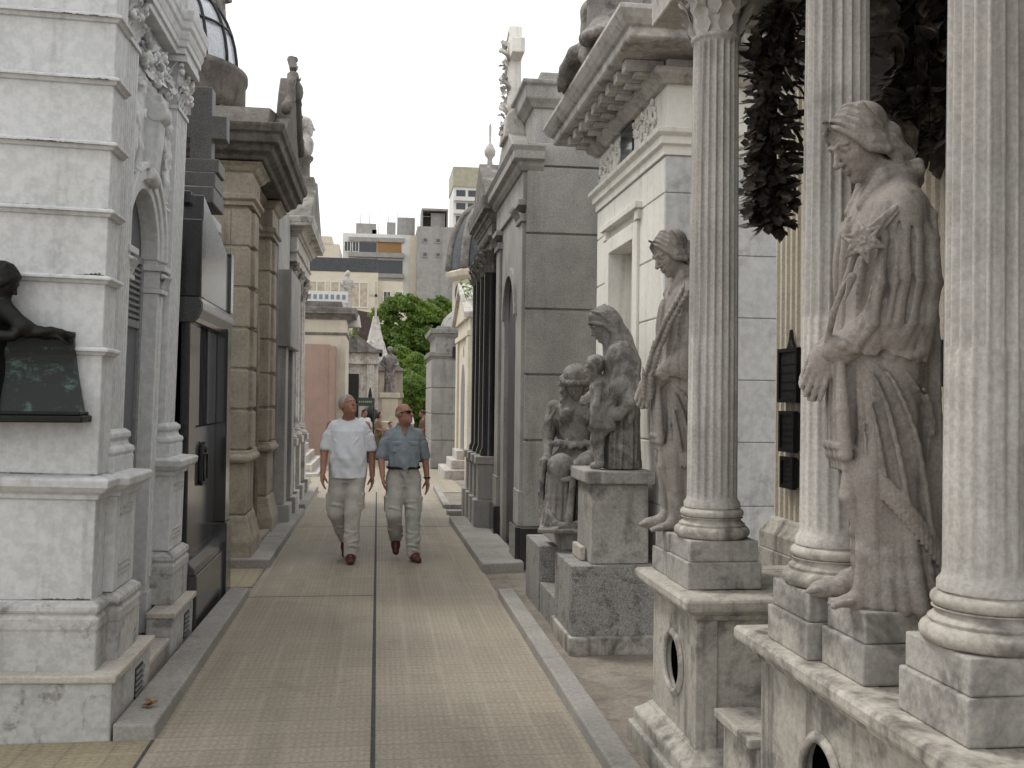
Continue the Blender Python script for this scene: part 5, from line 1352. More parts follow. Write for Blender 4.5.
# ------------------------------------------------------------------ sandstone tomb
T = thing('sandstone_tomb', 'brown rusticated sandstone tomb with heavy sooty cornice and scrolled gable', 'tomb', (-1.4, 11.2, 0))
mb = MB(); mb.box(-3.8, -1.40, 10.05, 12.5, 0, 4.1)
cz = [1.12, 1.52, 1.92, 2.32, 2.72, 3.12, 3.50]
for i in range(6):
    z0, z1 = cz[i] + .012, cz[i + 1] - .012
    mb.box(-3.8, -1.452, 10.0, 10.06, z0, z1)
    for y0, y1 in ((10.0, 10.62), (11.92, 12.55)): mb.box(-1.45, -1.27, y0, y1, z0, z1)
    for y0, y1 in ((10.16, 10.46), (12.08, 12.38)): mb.box(-1.3, -1.235, y0, y1, z0 + .01, z1 - .01)
mb.box(-3.8, -1.27, 10.0, 10.62, .5, 1.0); mb.box(-1.45, -1.27, 11.92, 12.55, .5, 1.0)
mb.box(-3.8, -1.285, 10.012, 10.6, .4, 3.55); mb.box(-1.45, -1.285, 11.94, 12.54, .4, 3.55)
mb.build('wall', M['sand'], T, .010, 2)
PS = [(-3.8, 10.0), (-1.27, 10.0), (-1.27, 10.62), (-1.42, 10.62), (-1.42, 11.92), (-1.27, 11.92), (-1.27, 12.55), (-2, 12.55)]
mb = MB(); mb.sweep([(-.05, 1.0), (.04, 1.0), (.06, 1.03), (.06, 1.06), (.03, 1.09), (.03, 1.115), (-.05, 1.12)], PS, False); mb.sweep(base_prof(-.02, .50, .07), PS, False); mb.build('base_mouldings', M['sand'], T, .008)
mb = MB(); mb.sweep([(-.05, 3.52), (.03, 3.52), (.03, 3.56), (.06, 3.58), (.06, 3.62), (.02, 3.64), (.02, 3.84), (.05, 3.86), (.08, 3.9), (.12, 3.93), (-.05, 3.95)], PS, False)
mb.build('architrave', M['sand'], T, .004)
PC = [(-3.8, 10.0), (-1.25, 10.0), (-1.25, 12.55), (-2.2, 12.55)]
mb = MB(); mb.sweep([(-.2, 3.95), (.12, 3.95), (.14, 3.99), (.20, 4.02), (.22, 4.08), (.27, 4.09), (.28, 4.17), (.31, 4.19), (.33, 4.24), (.33, 4.27), (-.2, 4.30)], PC, False)
mb.box(-3.8, -1.15, 10.04, 12.5, 4.1, 4.32); mb.prism([(10.02, 4.30), (12.4, 4.30), (12.2, 4.58), (11.6, 4.70), (10.9, 4.70), (10.3, 4.58)], 'x', -2.6, -1.12)
mb.prism([(10.2, 4.28), (10.8, 4.62), (11.0, 4.95), (11.2, 5.18), (11.36, 5.18), (11.55, 4.95), (11.75, 4.62), (12.3, 4.28)], 'x', -1.12, -.97)
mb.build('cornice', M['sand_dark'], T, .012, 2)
mb = MB()
for q in (-1, 1):
    mb.tube([(-.97, 11.28 + q * (.95 - .13 * k + .05 * math.sin(k * 1.6)), 4.52 + .11 * k + .05 * math.cos(k * 1.3)) for k in range(8)], [.05, .06, .055, .06, .05, .055, .05, .045], 7)
    for k in range(7): mb.leaf((-.94, 11.28 + q * (.9 - .12 * k), 4.58 + .11 * k), (.3, q * .4, 1), (1, 0, 0), .05, .08, .1)
mb.tube([(-1.0, 11.28, 5.15), (-.98, 11.24, 5.30), (-1.01, 11.3, 5.42), (-.97, 11.36, 5.44)], [.06, .05, .05, .035], 8); mb.ball((-.94, 11.28, 5.05), (.07, .1, .12), 8, 6)
mb.build('gable_scrolls', M['sand_dark'], T)
mb = MB(); mb.box(-1.50, -1.405, 10.62, 11.92, 0, 3.6); o = mb.build('doorway', M['sand'], T)
mb = MB(); mb.prism([(10.85, .1), (11.70, .1), (11.70, 2.3), (11.50, 2.75), (11.275, 2.95), (11.05, 2.75), (10.85, 2.3)], 'x', -1.407, -1.398); mb.build('door', M['iron'], o)
mb = MB(); mb.tube([(-1.39, 10.82, .1), (-1.39, 10.82, 2.3), (-1.39, 11.03, 2.78), (-1.39, 11.275, 3.0), (-1.39, 11.52, 2.78), (-1.39, 11.73, 2.3), (-1.39, 11.73, .1)], [.035] * 7, 6); mb.box(-1.5, -1.22, 10.75, 11.8, -.02, .12); mb.build('door_surround', M['sand'], o)
# ------------------------------------------------------------------ rotunda behind
T = thing('domed_rotunda', 'sooty round tomb with a glazed iron dome behind the sandstone cornice', 'tomb', (-3.0, 14.6, 0))
cx, cy = -3.10, 14.6
mb = MB(); mb.lathe([(.80, 0), (.80, 5.45), (.83, 5.5)], cx, cy, 40); mb.build('drum', M['sand'], T)
mb = MB(); mb.lathe([(.81, 5.40), (.90, 5.46), (.92, 5.60), (1.0, 5.66), (1.12, 5.72), (1.15, 5.80), (1.15, 6.12), (1.18, 6.16), (1.18, 6.24), (.95, 6.26), (.2, 6.27)], cx, cy, 48)
for k in range(24):
    a = k * PI / 12; mb.ball((cx + 1.03 * math.cos(a), cy + 1.03 * math.sin(a), 5.63), .055, 7, 5)
mb.build('ring_cornice', M['sand_dark'], T)
dome = lambda t: (1.02 * math.cos(t * PI / 2) ** .75 if t < 1 else 0.001, 6.24 + 1.25 * math.sin(t * PI / 2))
mb = MB(); mb.lathe([dome(k / 10) for k in range(11)], cx, cy, 16, False, caps=False); d = mb.build('dome_glazing', plain('pale_dome_glass', (.45, .47, .50), .15), T)
mb = MB()
for k in range(16):
    a = k * PI / 8; mb.tube([(cx + (dome(t / 10)[0] + .015) * math.cos(a), cy + (dome(t / 10)[0] + .015) * math.sin(a), dome(t / 10)[1] + .01) for t in range(11)], [.022] * 11, 5)
for t in (0, 3, 5.5, 7.5):
    r_, z_ = dome(t / 10); mb.tube([(cx + (r_ + .015) * math.cos(k * PI / 16), cy + (r_ + .015) * math.sin(k * PI / 16), z_ + .01) for k in range(33)], [.02] * 33, 5)
mb.build('dome_ribs', M['iron'], d)
# an angel on a tall pier further back
def standing_figure(name, mat, H=1.6, seed=0, wings=False, res=.014, parent=None, cross=False):
    k = H / 1.45
    s = Sculpt((-.32 * k, -.42 * k, -.02), (.34 * k, .42 * k, 1.62 * k), res)
    s.frame(Matrix.Identity(4), k)
    rows = [(-.005, -.02, 0, .17, .20), (.2, -.01, 0, .14, .17), (.6, 0, 0, .125, .16), (.8, 0, 0, .12, .165), (1.0, .01, 0, .115, .185), (1.1, 0, 0, .10, .18), (1.17, -.01, 0, .07, .12), (1.22, -.01, 0, .05, .06)]
    s.loft([tuple(v * k for v in r) for r in rows], lambda th, z, X, Y: k * np.interp(z, [0, .5 * k, 1.1 * k], [.02, .012, .004]) * ridge(th * 8 + z * 3 / k + seed, .6), .02)
    rg = random.Random(seed)
    for q in (-1, 1):
        s.chain([(-.01, q * .16, 1.1), (.03, q * .24, .88), (.2, q * (.12 + .1 * rg.random()), .80 + .3 * rg.random() * (q > 0))], [.055, .048, .035], .03)
    for i in range(6): s.chain([(.10, -.16 + .06 * i, .8 + .02 * i), (.14, -.10 + .04 * i, .55), (.10, -.16 + .05 * i, .3)], [.015, .022, .012], .01)
    if wings:
        for q in (-1, 1):
            for i in range(6): s.chain([(-.10, q * .08, 1.12), (-.17 - .01 * i, q * (.20 + .02 * i), 1.30 - .10 * i), (-.20, q * (.28 - .015 * i), .75 - .10 * i)], [.04, .04, .02], .012)
    s.frame()
    hc = (.04 * k, 0, 1.335 * k); head(s, hc, .21 * k, 15, seed * 17 % 40 - 20, neck=(0, 0, 1.16 * k), ears=False); wavy_hair(s, hc, .21 * k, 15, seed * 17 % 40 - 20, fringe=False)
    return s.obj(name, mat, parent, smooth=0)
T = thing('pillar_monument', 'robed stone figure on a tall pier rising beyond the glazed dome', 'monument', (-2.9, 17.6, 0))
mb = MB(); mb.box(-3.25, -2.6, 17.3, 18.0, 0, 7.3); mb.box(-3.3, -2.55, 17.24, 18.06, 7.302, 7.5); mb.build('pier', M['sand_dark'], T, .01)
o = standing_figure('figure', M['statue_far'], 1.75, 2, True, .016, T); o.location = (-.02, .0, 7.51); o.rotation_euler = (0, 0, R(-20))

# ------------------------------------------------------------------ grey granite tomb, then the column tomb
T = thing('narrow_granite_tomb', 'narrow grey granite tomb with a projecting slab, squeezed beyond the sandstone tomb', 'tomb', (-1.3, 13.4, 0))
mb = MB(); mb.box(-3.6, -1.25, 12.66, 14.2, -.03, 4.15); mb.build('body', M['granite'], T, .006)
mb = MB(); mb.box(-1.30, -1.09, 12.70, 14.15, 2.28, 3.25); mb.build('upper_slab', M['granite'], T, .008)
for y in (12.70, 13.70):
    mb = MB(); mb.box(-1.30, -1.15, y + .05, y + .40, .3, 2.279); mb.box(-1.30, -1.08, y, y + .45, -.03, .30); mb.build('pier', M['granite'], T, .008)
mb = MB(); mb.box(-1.26, -1.235, 13.1, 13.75, 0, 2.279); mb.build('door', M['iron'], T)
T = thing('column_tomb', 'pale tomb with slender leafy columns and a gabled roof beyond the narrow granite tomb', 'tomb', (-1.5, 15.8, 0))
mb = MB(); mb.box(-3.8, -1.62, 14.35, 17.2, -.03, 4.2); mb.build('wall', M['sand'], T)
for y in (14.72, 15.75, 16.85):
    c = shaft(-1.33, y, 1.18, 3.25, .125, .11, 14, .010); o = c.build('column', M['white_trim'], T)
    m2 = attic_base(-1.33, y, 1.05, .13, .12, 24); m2.box(-1.52, -1.14, y - .19, y + .19, .95, 1.05); m2.box(-1.48, -1.18, y - .15, y + .15, .30, .95); m2.box(-1.53, -1.12, y - .2, y + .2, -.03, .30); m2.build('pedestal', M['white_trim'], o, .008)
    m3 = MB(); capital(m3, -1.33, y, 3.25, .33, .125); m3.build('capital', M['white_trim'], o)
mb = MB(); mb.box(-3.8, -1.17, 14.45, 17.1, 3.585, 3.95); P = rect(-3.8, -1.17, 14.45, 17.1); mb.sweep(cornice_prof(3.95, .25, .24), P); mb.box(-3.8, -1.1, 14.4, 17.15, 3.98, 4.19); mb.sweep([(-.05, 3.70), (.03, 3.72), (.03, 3.75), (-.05, 3.77)], P); mb.build('entablature', M['white_trim'], T, .006)
mb = MB(); mb.prism([(14.25, 4.20), (17.3, 4.20), (15.78, 5.0)], 'x', -3.6, -.98); mb.build('gable_roof', M['soot'], T, .01)
mb = MB(); mb.box(-1.62, -1.60, 15.2, 16.4, 0, 2.6); mb.build('door', M['iron'], T)
t = thing('stone_bust', 'pale stone bust on a small pedestal above the gable of the column tomb', 'bust', (-1.22, 15.78, 4.95))
mb = MB(); mb.box(-1.42, -1.02, 15.58, 15.98, 4.85, 5.05); mb.lathe([(.14, 5.05), (.12, 5.10), (.12, 5.30), (.17, 5.36), (.17, 5.40)], -1.22, 15.78, 20); mb.build('pedestal', M['soot'], t, .01)
s = Sculpt((-.25, -.32, -.02), (.28, .32, .70), .012)
s.chain([(0, -.16, .16), (.02, 0, .2), (0, .16, .16)], [.11, .14, .11], .06); s.ell((.02, 0, .1), (.13, .16, .12), .05)
head(s, (.05, 0, .47), .30, 0, 15, male=True, neck=(0, 0, .2)); s.frame(*head_frame((.05, 0, .47), .30, 0, 15)); s.ell((-.1, 0, .18), (.42, .35, .36), .04); s.frame()
o = s.obj('head_and_shoulders', M['white_trim'], t, smooth=0); o.location = (0, 0, .45); o.rotation_euler = (0, 0, R(-15))
# ------------------------------------------------------------------ right side beyond the white tomb
T = thing('granite_tomb', 'tall grey granite block tomb with white cross over its arched front', 'tomb', (2.2, 10.6, 0))
mb = MB(); mb.box(1.47, 3.8, 9.74, 12.05, 0, 4.2)
gz = [.40, 1.25, 1.90, 2.55, 3.30, 3.97, 4.21]
for i in range(6): mb.box(1.435, 3.8, 9.71, 9.80, gz[i] + (.010 if i else .002), gz[i + 1] - .010)
mb.build('wall', M['granite'], T, .006)
mb = MB(); mb.box(1.40, 3.8, 9.66, 9.86, -.02, .395); mb.build('base', M['granite_black'], T, .008); MB().box(1.355, 1.6, 9.70, 10.15, -.02, .40).build('pilaster_block', M['granite_black'], T, .008); MB().box(1.355, 1.6, 11.55, 12.0, -.02, .40).build('pilaster_block', M['granite_black'], T, .008)
mb = MB(); mb.box(1.52, 3.8, 9.90, 11.7, 4.215, 4.62)
Pq = rect(1.52, 3.8, 9.90, 11.7)
mb.sweep([(-.1, 4.60), (.02, 4.60), (.05, 4.64), (.09, 4.68), (.10, 4.80), (.13, 4.82), (.13, 4.86), (-.1, 4.87)], Pq); mb.box(1.60, 3.8, 9.98, 11.6, 4.86, 5.0); mb.box(1.85, 3.8, 10.1, 11.4, 5.0, 5.12)
mb.prism([(9.82, 4.21), (9.90, 4.21), (9.905, 4.4), (9.90, 4.60)], 'x', 1.52, 3.8); mb.build('attic', M['granite'], T, .008)
for y0, y1 in ((9.74, 10.1), (11.6, 11.98)):
    mb = MB()
    mb.box(1.385, 1.50, y0, y1, .40, .75); mb.box(1.40, 1.50, y0 + .03, y1 - .03, .75, 3.42); mb.box(1.375, 1.50, y0, y1, 3.42, 3.50); mb.box(1.35, 1.50, y0 - .02, y1 + .02, 3.58, 3.64)
    for k in range(5): mb.leaf((1.40, y0 + .05 + .065 * k, 3.42), (-.2, 0, 1), (-1, 0, 0), .16, .09, .5)
    mb.build('pilaster', M['granite'], T, .005)
mb = MB(); arch_wall(mb, 1.43, 1.48, 10.1, 11.6, .0, 3.64, 10.85, .46, 2.55); half_ring(mb, 1.40, 1.44, 10.85, 2.55, .46, .55); mb.build('arch', M['granite'], T)
mb = MB(); mb.box(1.462, 1.468, 10.3, 11.2, 0.05, 3.0); mb.build('door', M['iron'], T)
PG = [(1.385, 11.80), (1.385, 9.72), (3.8, 9.72)][::1]
mb = MB(); mb.box(1.40, 1.50, 9.74, 12.0, 3.64, 3.95); mb.sweep([(-.03, 3.92), (.02, 3.92), (.05, 3.96), (.06, 4.0), (.11, 4.02), (.11, 4.10), (.14, 4.15), (-.03, 4.16)], [(1.40, 12.0), (1.40, 9.73), (1.60, 9.73)], False)
mb.prism([(9.95, 4.16), (11.6, 4.16), (11.2, 4.42), (10.75, 4.62), (10.35, 4.42)], 'x', 1.34, 1.52); mb.build('pediment', M['granite'], T, .006)
T = thing('vine_cross', 'white stone cross wound with carved vines on the granite pediment', 'cross', (1.42, 10.75, 4.6))
mb = MB(); mb.prism([(1.30, 4.46), (1.54, 4.46), (1.50, 4.70), (1.40, 4.78), (1.32, 4.70)], 'y', 10.5, 11.0); mb.build('foot', M['white_trim'], T, .02, 2)
mb = MB(); mb.box(1.36, 1.50, 10.67, 10.83, 4.7, 5.72); mb.box(1.362, 1.498, 10.40, 11.10, 5.34, 5.50)
mb.build('cross', M['white_warm'], T, .012, 2)
mb = MB()
mb.tube([(1.33 + .05 * math.sin(k * 1.1), 10.75 + .14 * math.cos(k * 1.1), 4.6 + .055 * k) for k in range(20)], [.025] * 20, 6)
rg = random.Random(6)
for k in range(44): mb.leaf((1.35, 10.75 + rg.uniform(-.14, .14), 4.55 + rg.random() ** 1.5 * 1.05), (-.5, rg.uniform(-1, 1), rg.uniform(-.5, 1)), (-1, 0, .3), .075, .06, .3)
mb.build('vine', M['white_trim'], T)

T = thing('black_columned_tomb', 'dark granite tomb with black paired columns and stepped base beyond the grey granite tomb', 'tomb', (1.3, 12.9, 0))
mb = MB(); mb.box(1.52, 3.6, 12.1, 13.95, 0, 3.9); mb.build('wall', M['granite_side'], T)
for y in (12.28, 12.76, 13.30, 13.78):
    near = y < 12.5
    mb = MB(); mb.box(1.18, 1.52, y - .15, y + .15, -.02, .42); mb.box(1.23, 1.52, y - .12, y + .12, .42, .85); mb.box(1.20, 1.52, y - .14, y + .14, .85, .95); p = mb.build('pedestal', M['granite'], T, .008)
    mb = MB(); mb.lathe([(.11, .95), (.11, 1.0), (.085, 1.06), (.08, 3.2), (.09, 3.22)], 1.37, y, 20); mb.box(1.31, 1.43, y - .06, y + .06, .97, 1.45) if near else None; mb.build('column', M['granite_black'], p)
    mb = MB(); capital(mb, 1.37, y, 3.22, .28, .085); mb.build('capital', M['soot'], p)
P = rect(1.36, 3.6, 12.12, 13.9)
mb = MB(); mb.box(1.36, 3.6, 12.12, 13.9, 3.5, 3.85); mb.sweep(cornice_prof(3.82, .32, .13), P); mb.sweep([(-.05, 3.62), (.04, 3.62), (.06, 3.66), (-.05, 3.68)], P); mb.box(1.30, 3.6, 12.08, 13.95, 3.9, 4.13); mb.build('entablature', M['soot'], T, .006)
mb = MB(); mb.prism([(12.05, 4.14), (13.98, 4.14), (13.0, 4.75)], 'x', 1.28, 3.2); mb.build('pediment', M['soot'], T, .008)
mb = MB(); mb.lathe([(.08, 4.65), (.04, 4.72), (.03, 4.82), (.07, 4.87), (.075, 4.93), (.04, 5.0), (.015, 5.03), (.018, 5.25), (.0, 5.3)], 1.42, 13.0, 16); mb.build('finial', M['white_trim'], T)
mb = MB(); mb.box(1.512, 1.518, 12.4, 13.65, .1, 3.2); mb.build('door', M['iron'], T)
o = MB().box(1.36, 1.418, 14.0, 14.04, .6, 1.9)
o = o.build('red_door_leaf', M['rust'], None, .004)
rebase(o, (1.39, 14.02, .6)); tag(o, 'narrow rust red panel standing beside the black columned tomb', 'panel')

T = thing('gabled_tomb', 'small white gabled tomb with peeling side wall and arched niche', 'tomb', (2.4, 22.5, zg(22)))
z = zg(22)
mb = MB(); mb.box(2.0, 4.4, 21.1, 24.3, z - .3, z + 3.5); mb.build('side_wall', M['mottled'], T, .01)
mb = MB(); mb.box(1.93, 2.02, 21.06, 24.34, z - .3, z + 3.5)
for y0, y1 in ((21.04, 21.5), (23.9, 24.36)): mb.box(1.88, 1.95, y0, y1, z - .2, z + 3.1)
mb.box(1.86, 1.95, 21.02, 24.38, z + 3.1, z + 3.22); mb.prism([(20.95, z + 3.5), (24.45, z + 3.5), (22.7, z + 4.25)], 'x', 1.86, 2.3); mb.build('front', M['cream'], T, .008)
mb = MB(); mb.prism([(20.88, z + 3.48), (20.88, z + 3.60), (22.7, z + 4.40), (24.5, z + 3.60), (24.5, z + 3.48), (22.7, z + 4.27)], 'x', 1.78, 2.4); mb.build('gable_cornice', M['white_trim'], T, .01)
mb = MB(); arch = [(22.3 + .0, z + .5), (23.1, z + .5)] + [(22.7 + .4 * math.cos(a), z + 2.0 + .55 * math.sin(a)) for a in np.linspace(0, PI, 12)]
mb.prism(arch, 'x', 1.915, 1.932); mb.build('niche', M['greymetal'], T); 
mb = MB(); mb.prism([(22.5, z + 2.75), (22.6, z + 2.7), (22.7, z + 2.85), (22.6, z + 2.95)], 'x', 1.92, 1.931); mb.build('star', M['soot'], T)
mb = MB(); mb.box(1.45, 1.93, 21.6, 23.8, z - .2, z + .2); mb.box(1.62, 1.93, 21.9, 23.5, z + .2, z + .4); mb.box(1.75, 1.93, 22.1, 23.3, z + .4, z + .6); mb.build('steps', M['white_trim'], T, .01)
T = thing('domed_tomb', 'grey stone tomb with a stepped base, lantern drum and ribbed dark dome', 'tomb', (2.6, 27.5, zg(27)))
z = zg(26.5)
mb = MB(); zs = [z, z + .75, z + 1.45, z + 2.15, z + 2.9]
for i in range(4):
    mb.box(1.40, 4.4, 26.45, 29.4, zs[i] + .012, zs[i + 1] - .012)
    mb.box(1.98, 4.2, 26.40, 26.47, zs[i] + .012, zs[i + 1] - .012)
mb.box(1.43, 4.35, 26.48, 29.3, z - .2, z + 2.95); mb.build('base', M['granite'], T, .015)
mb = MB(); mb.box(1.95, 2.25, 26.36, 26.41, z + 2.95, z + 3.25); mb.build('window', M['dark'], T)
mb = MB(); mb.sweep(cornice_prof(z + 2.9, .2, .12), rect(1.45, 4.3, 26.5, 29.3)); mb.box(1.5, 4.25, 26.5, 29.25, z + 2.9, z + 3.55); mb.sweep(cornice_prof(z + 3.5, .22, .15), rect(1.5, 4.25, 26.5, 29.25)); mb.box(1.55, 4.2, 26.55, 29.2, z + 3.6, z + 3.8)
mb.lathe([(1.5, z + 3.75), (1.35, z + 4.1), (1.15, z + 4.3)], 3.15, 27.9, 8); mb.build('stepped_top', M['granite_rough'], T, .02)
mb = MB(); mb.lathe([(1.12, z + 4.25), (1.12, z + 5.2)], 3.15, 27.9, 8, False)
mb.lathe([(1.12, z + 5.15), (1.28, z + 5.25), (1.32, z + 5.4), (1.1, z + 5.5)], 3.15, 27.9, 8, False)
d = mb.build('lantern', M['cream'], T, .02)
for k in range(8):
    a = (k + .5) * PI / 4; c, n_ = math.cos(a), math.sin(a); mb = MB()
    p0 = Vector((3.15 + 1.045 * c, 27.9 + 1.045 * n_, z + 4.75)); mb.tube([p0 + Vector((-n_, c, 0)) * .2 * math.cos(t) + Vector((0, 0, .3 * math.sin(t))) for t in np.linspace(0, 2 * PI, 13)], [.03] * 13, 5)
    mb.build('round_window', M['soot'], d)
mb = MB(); dm = [(1.18 * math.cos(t) ** .8, z + 5.45 + 1.9 * math.sin(t)) for t in np.linspace(0, PI / 2 - .02, 12)]
mb.lathe(dm, 3.15, 27.9, 32); d = mb.build('dome', M['slate'], T)
mb = MB()
for k in range(8):
    a = k * PI / 4; mb.tube([(3.15 + (r_ + .03) * math.cos(a), 27.9 + (r_ + .03) * math.sin(a), z_) for r_, z_ in dm], [.13] * 12, 6)
mb.lathe([(.18, z + 7.3), (.12, z + 7.5), (.16, z + 7.6), (.02, z + 8.0)], 3.15, 27.9, 12); mb.build('dome_ribs', M['soot'], d)
tag(rebase(MB().box(2.1, 2.125, 24.45, 26.3, zg(25), 2.6).build('garden_wall', M['mottled']), (2.1, 25.4, zg(25))), 'pale peeling wall between the gabled tomb and the domed tomb', 'wall')

# ------------------------------------------------------------------ end of the walk, left
z = zg(29)
T = thing('pink_tomb', 'plain pinkish brown rendered block tomb where the walk widens', 'tomb', (-1.9, 29.3, z))
mb = MB(); mb.box(-3.4, -1.38, 29.0, 29.58, z - .3, z + 3.45); mb.build('wall', M['pink'], T, .01)
mb = MB(); mb.box(-1.40, -1.22, 28.95, 29.58, z - .3, z + 3.40); mb.build('corner_strip', M['pink'], T, .01)
T = thing('cream_tomb', 'cream tomb with a broad stained cornice rising behind the pink block', 'tomb', (-2.1, 31, z))
mb = MB(); mb.box(-4.4, -.95, 29.6, 32.6, z - .3, z + 4.4); mb.build('wall', M['cream'], T, .01)
mb = MB(); mb.sweep([(-.05, z + 3.75), (.03, z + 3.75), (.05, z + 3.82), (-.05, z + 3.84)], rect(-4.4, -.95, 29.6, 32.6)); mb.sweep(cornice_prof(z + 4.2, .35, .30), rect(-4.4, -.95, 29.6, 32.6)); mb.box(-4.4, -1.1, 29.7, 32.5, z + 4.35, z + 4.75); mb.build('cornice', M['soot'], T, .01)
mb = MB(); mb.lathe([(.16, z + 3.2), (.16, z + 3.22)], 0, 0, 16) if False else None
mb = MB(); mb.tube([(-2.2 + .14 * math.cos(t), 29.585, z + 3.35 + .14 * math.sin(t)) for t in np.linspace(0, 2 * PI, 17)], [.02] * 17, 5); mb.build('medallion', M['soot'], T)
t = thing('roof_sign', 'long white lettered board standing on the cream tomb roof', 'sign', (-1.8, 30.0, z + 4.75))
mb = MB(); mb.box(-2.2, -.93, 30.2, 30.24, z + 4.76, z + 5.1); mb.build('board', M['signwhite'], t)
for k in range(7): MB().box(-2.12 + .17 * k, -2.02 + .17 * k, 30.19, 30.198, z + 4.86, z + 5.0).build('letter', M['greymetal'], t)
T = thing('stone_steps', 'short flight of pale stone steps beside the pink block', 'steps', (-1.7, 25, zg(25)))
for k, (a, b) in enumerate(((0, .0), (.3, .18), (.6, .36), (.9, .54))):
    mb = MB(); mb.box(-2.6, -1.30 - a * .5, 22.6 + a, 26.5 - a * .4, zg(24) - .1 + b, zg(24) + .1 + b); mb.build('step', M['white_trim'], T, .012)
z = zg(36)
T = thing('temple_tomb', 'grey temple fronted tomb with pediment and tall dark doorway', 'tomb', (-.6, 37, z))
mb = MB(); mb.box(-1.9, .0, 36.0, 39, z - .3, z + 3.7)
for x in (-1.35, -.28): mb.box(x - .12, x + .14, 35.85, 36.02, z, z + 3.3)
mb.box(-1.6, .03, 35.8, 36.02, z + 3.3, z + 3.7); mb.build('wall', M['white_trim'], T, .01)
mb = MB(); mb.prism([(-1.75, z + 3.7), (.12, z + 3.7), (-.8, z + 4.35)], 'y', 35.7, 39); mb.box(-1.8, .15, 35.65, 39, z + 3.7, z + 3.82); mb.build('pediment', M['soot'], T, .01)
mb = MB(); mb.box(-1.1, -.68, 35.97, 36.03, z + .1, z + 2.95); mb.build('door', M['iron'], T)
z = zg(40)
T = thing('ruinous_tomb', 'brownish weathered tomb with broken cornice beyond the temple tomb', 'tomb', (.5, 41, z))
mb = MB(); mb.box(-.2, 1.0, 41, 44, z - .3, z + 3.3); mb.box(-.25, 1.05, 40.9, 41.2, z + 2.2, z + 2.4); mb.build('wall', M['sand'], T, .02)
mb = MB(); mb.prism([(-.4, z + 3.3), (1.1, z + 3.3), (.3, z + 3.9)], 'y', 40.8, 44); mb.build('roof', M['soot'], T, .02)
T = thing('spired_tomb', 'stepped stone spire topped by a thin cross', 'tomb', (-.25, 46, zg(46)))
z = zg(46)
mb = MB(); mb.box(-.9, .9, 45.5, 47.3, z, z + 3.9); mb.build('base', M['white_trim'], T, .02)
mb = MB(); mb.lathe([(.75, z + 3.9), (.70, z + 4.1), (.55, z + 4.4), (.42, z + 4.9), (.36, z + 5.0), (.25, z + 5.5), (.16, z + 5.9), (.12, z + 6.1)], -.15, 46.3, 8, False); mb.build('spire', M['white_trim'], T)
mb = MB(); mb.box(-.20, -.10, 46.25, 46.35, z + 6.05, z + 7.7); mb.box(-.45, .15, 46.25, 46.35, z + 7.0, z + 7.12); mb.build('cross', M['paleconc'], T)
z = zg(38)
T = thing('statue_monument', 'distant stone figure on a square pedestal at the end of the walk', 'monument', (.42, 38, z))
mb = MB(); mb.box(.0, .86, 37.6, 38.4, z - .1, z + .5); mb.box(.12, .74, 37.7, 38.3, z + .5, z + 2.15); mb.box(.04, .82, 37.62, 38.38, z + 2.15, z + 2.35); mb.build('pedestal', M['cream'], T, .02)
o = standing_figure('figure', M['statue_far'], 1.75, 4, False, .018, T); o.location = (.02, 0, 2.36); o.rotation_euler = (0, 0, R(-95))
T = thing('robed_figure', 'pale stone figure standing at the roof corner of the cream tomb', 'statue', (-1.0, 31.9, zg(29) + 4.70))
o = standing_figure('figure', M['white_trim'], 1.25, 7, False, .02, T); o.rotation_euler = (0, 0, R(-60))
mb = MB(); mb.lathe([(.45, -.55 + zg(29) + 4.70), (.40, -.2 + zg(29) + 4.70), (.25, .02 + zg(29) + 4.70)], -1.0, 31.9, 12); mb.build('foot', M['white_trim'], T)
T = thing('urn', 'dark bronze urn on a low wall beyond the two walking men', 'urn', (.0, 33.0, zg(33) + .9))
z = zg(33)
mb = MB(); mb.box(-.55, .45, 32.9, 33.3, z - .1, z + 1.25); mb.build('low_wall', M['cream'], T, .02)
mb = MB(); mb.lathe([(.26, z + 1.25), (.30, z + 1.38), (.28, z + 1.6), (.10, z + 1.72), (.05, z + 1.9), (.07, z + 2.1), (.02, z + 2.35)], -.25, 33.1, 16); mb.build('vessel', M['iron'], T)
T = thing('street_sign', 'small green lettered plate on a thin dark post', 'sign', (-.42, 31.2, zg(31)))
z = zg(31)
mb = MB(); mb.tube([(-.12, 31.2, z), (-.12, 31.2, z + 1.95)], [.025, .025], 8); mb.build('post', M['iron'], T)
mb = MB(); mb.box(-.62, -.12, 31.17, 31.2, z + 1.72, z + 1.98); p = mb.build('plate', M['signgreen'], T)
[MB().box(-.58 + .06 * k, -.545 + .06 * k, 31.162, 31.169, z + 1.78 + .09 * r_, z + 1.83 + .09 * r_).build('letter', M['paleconc'], p) for k in range(7) for r_ in (.5,)]
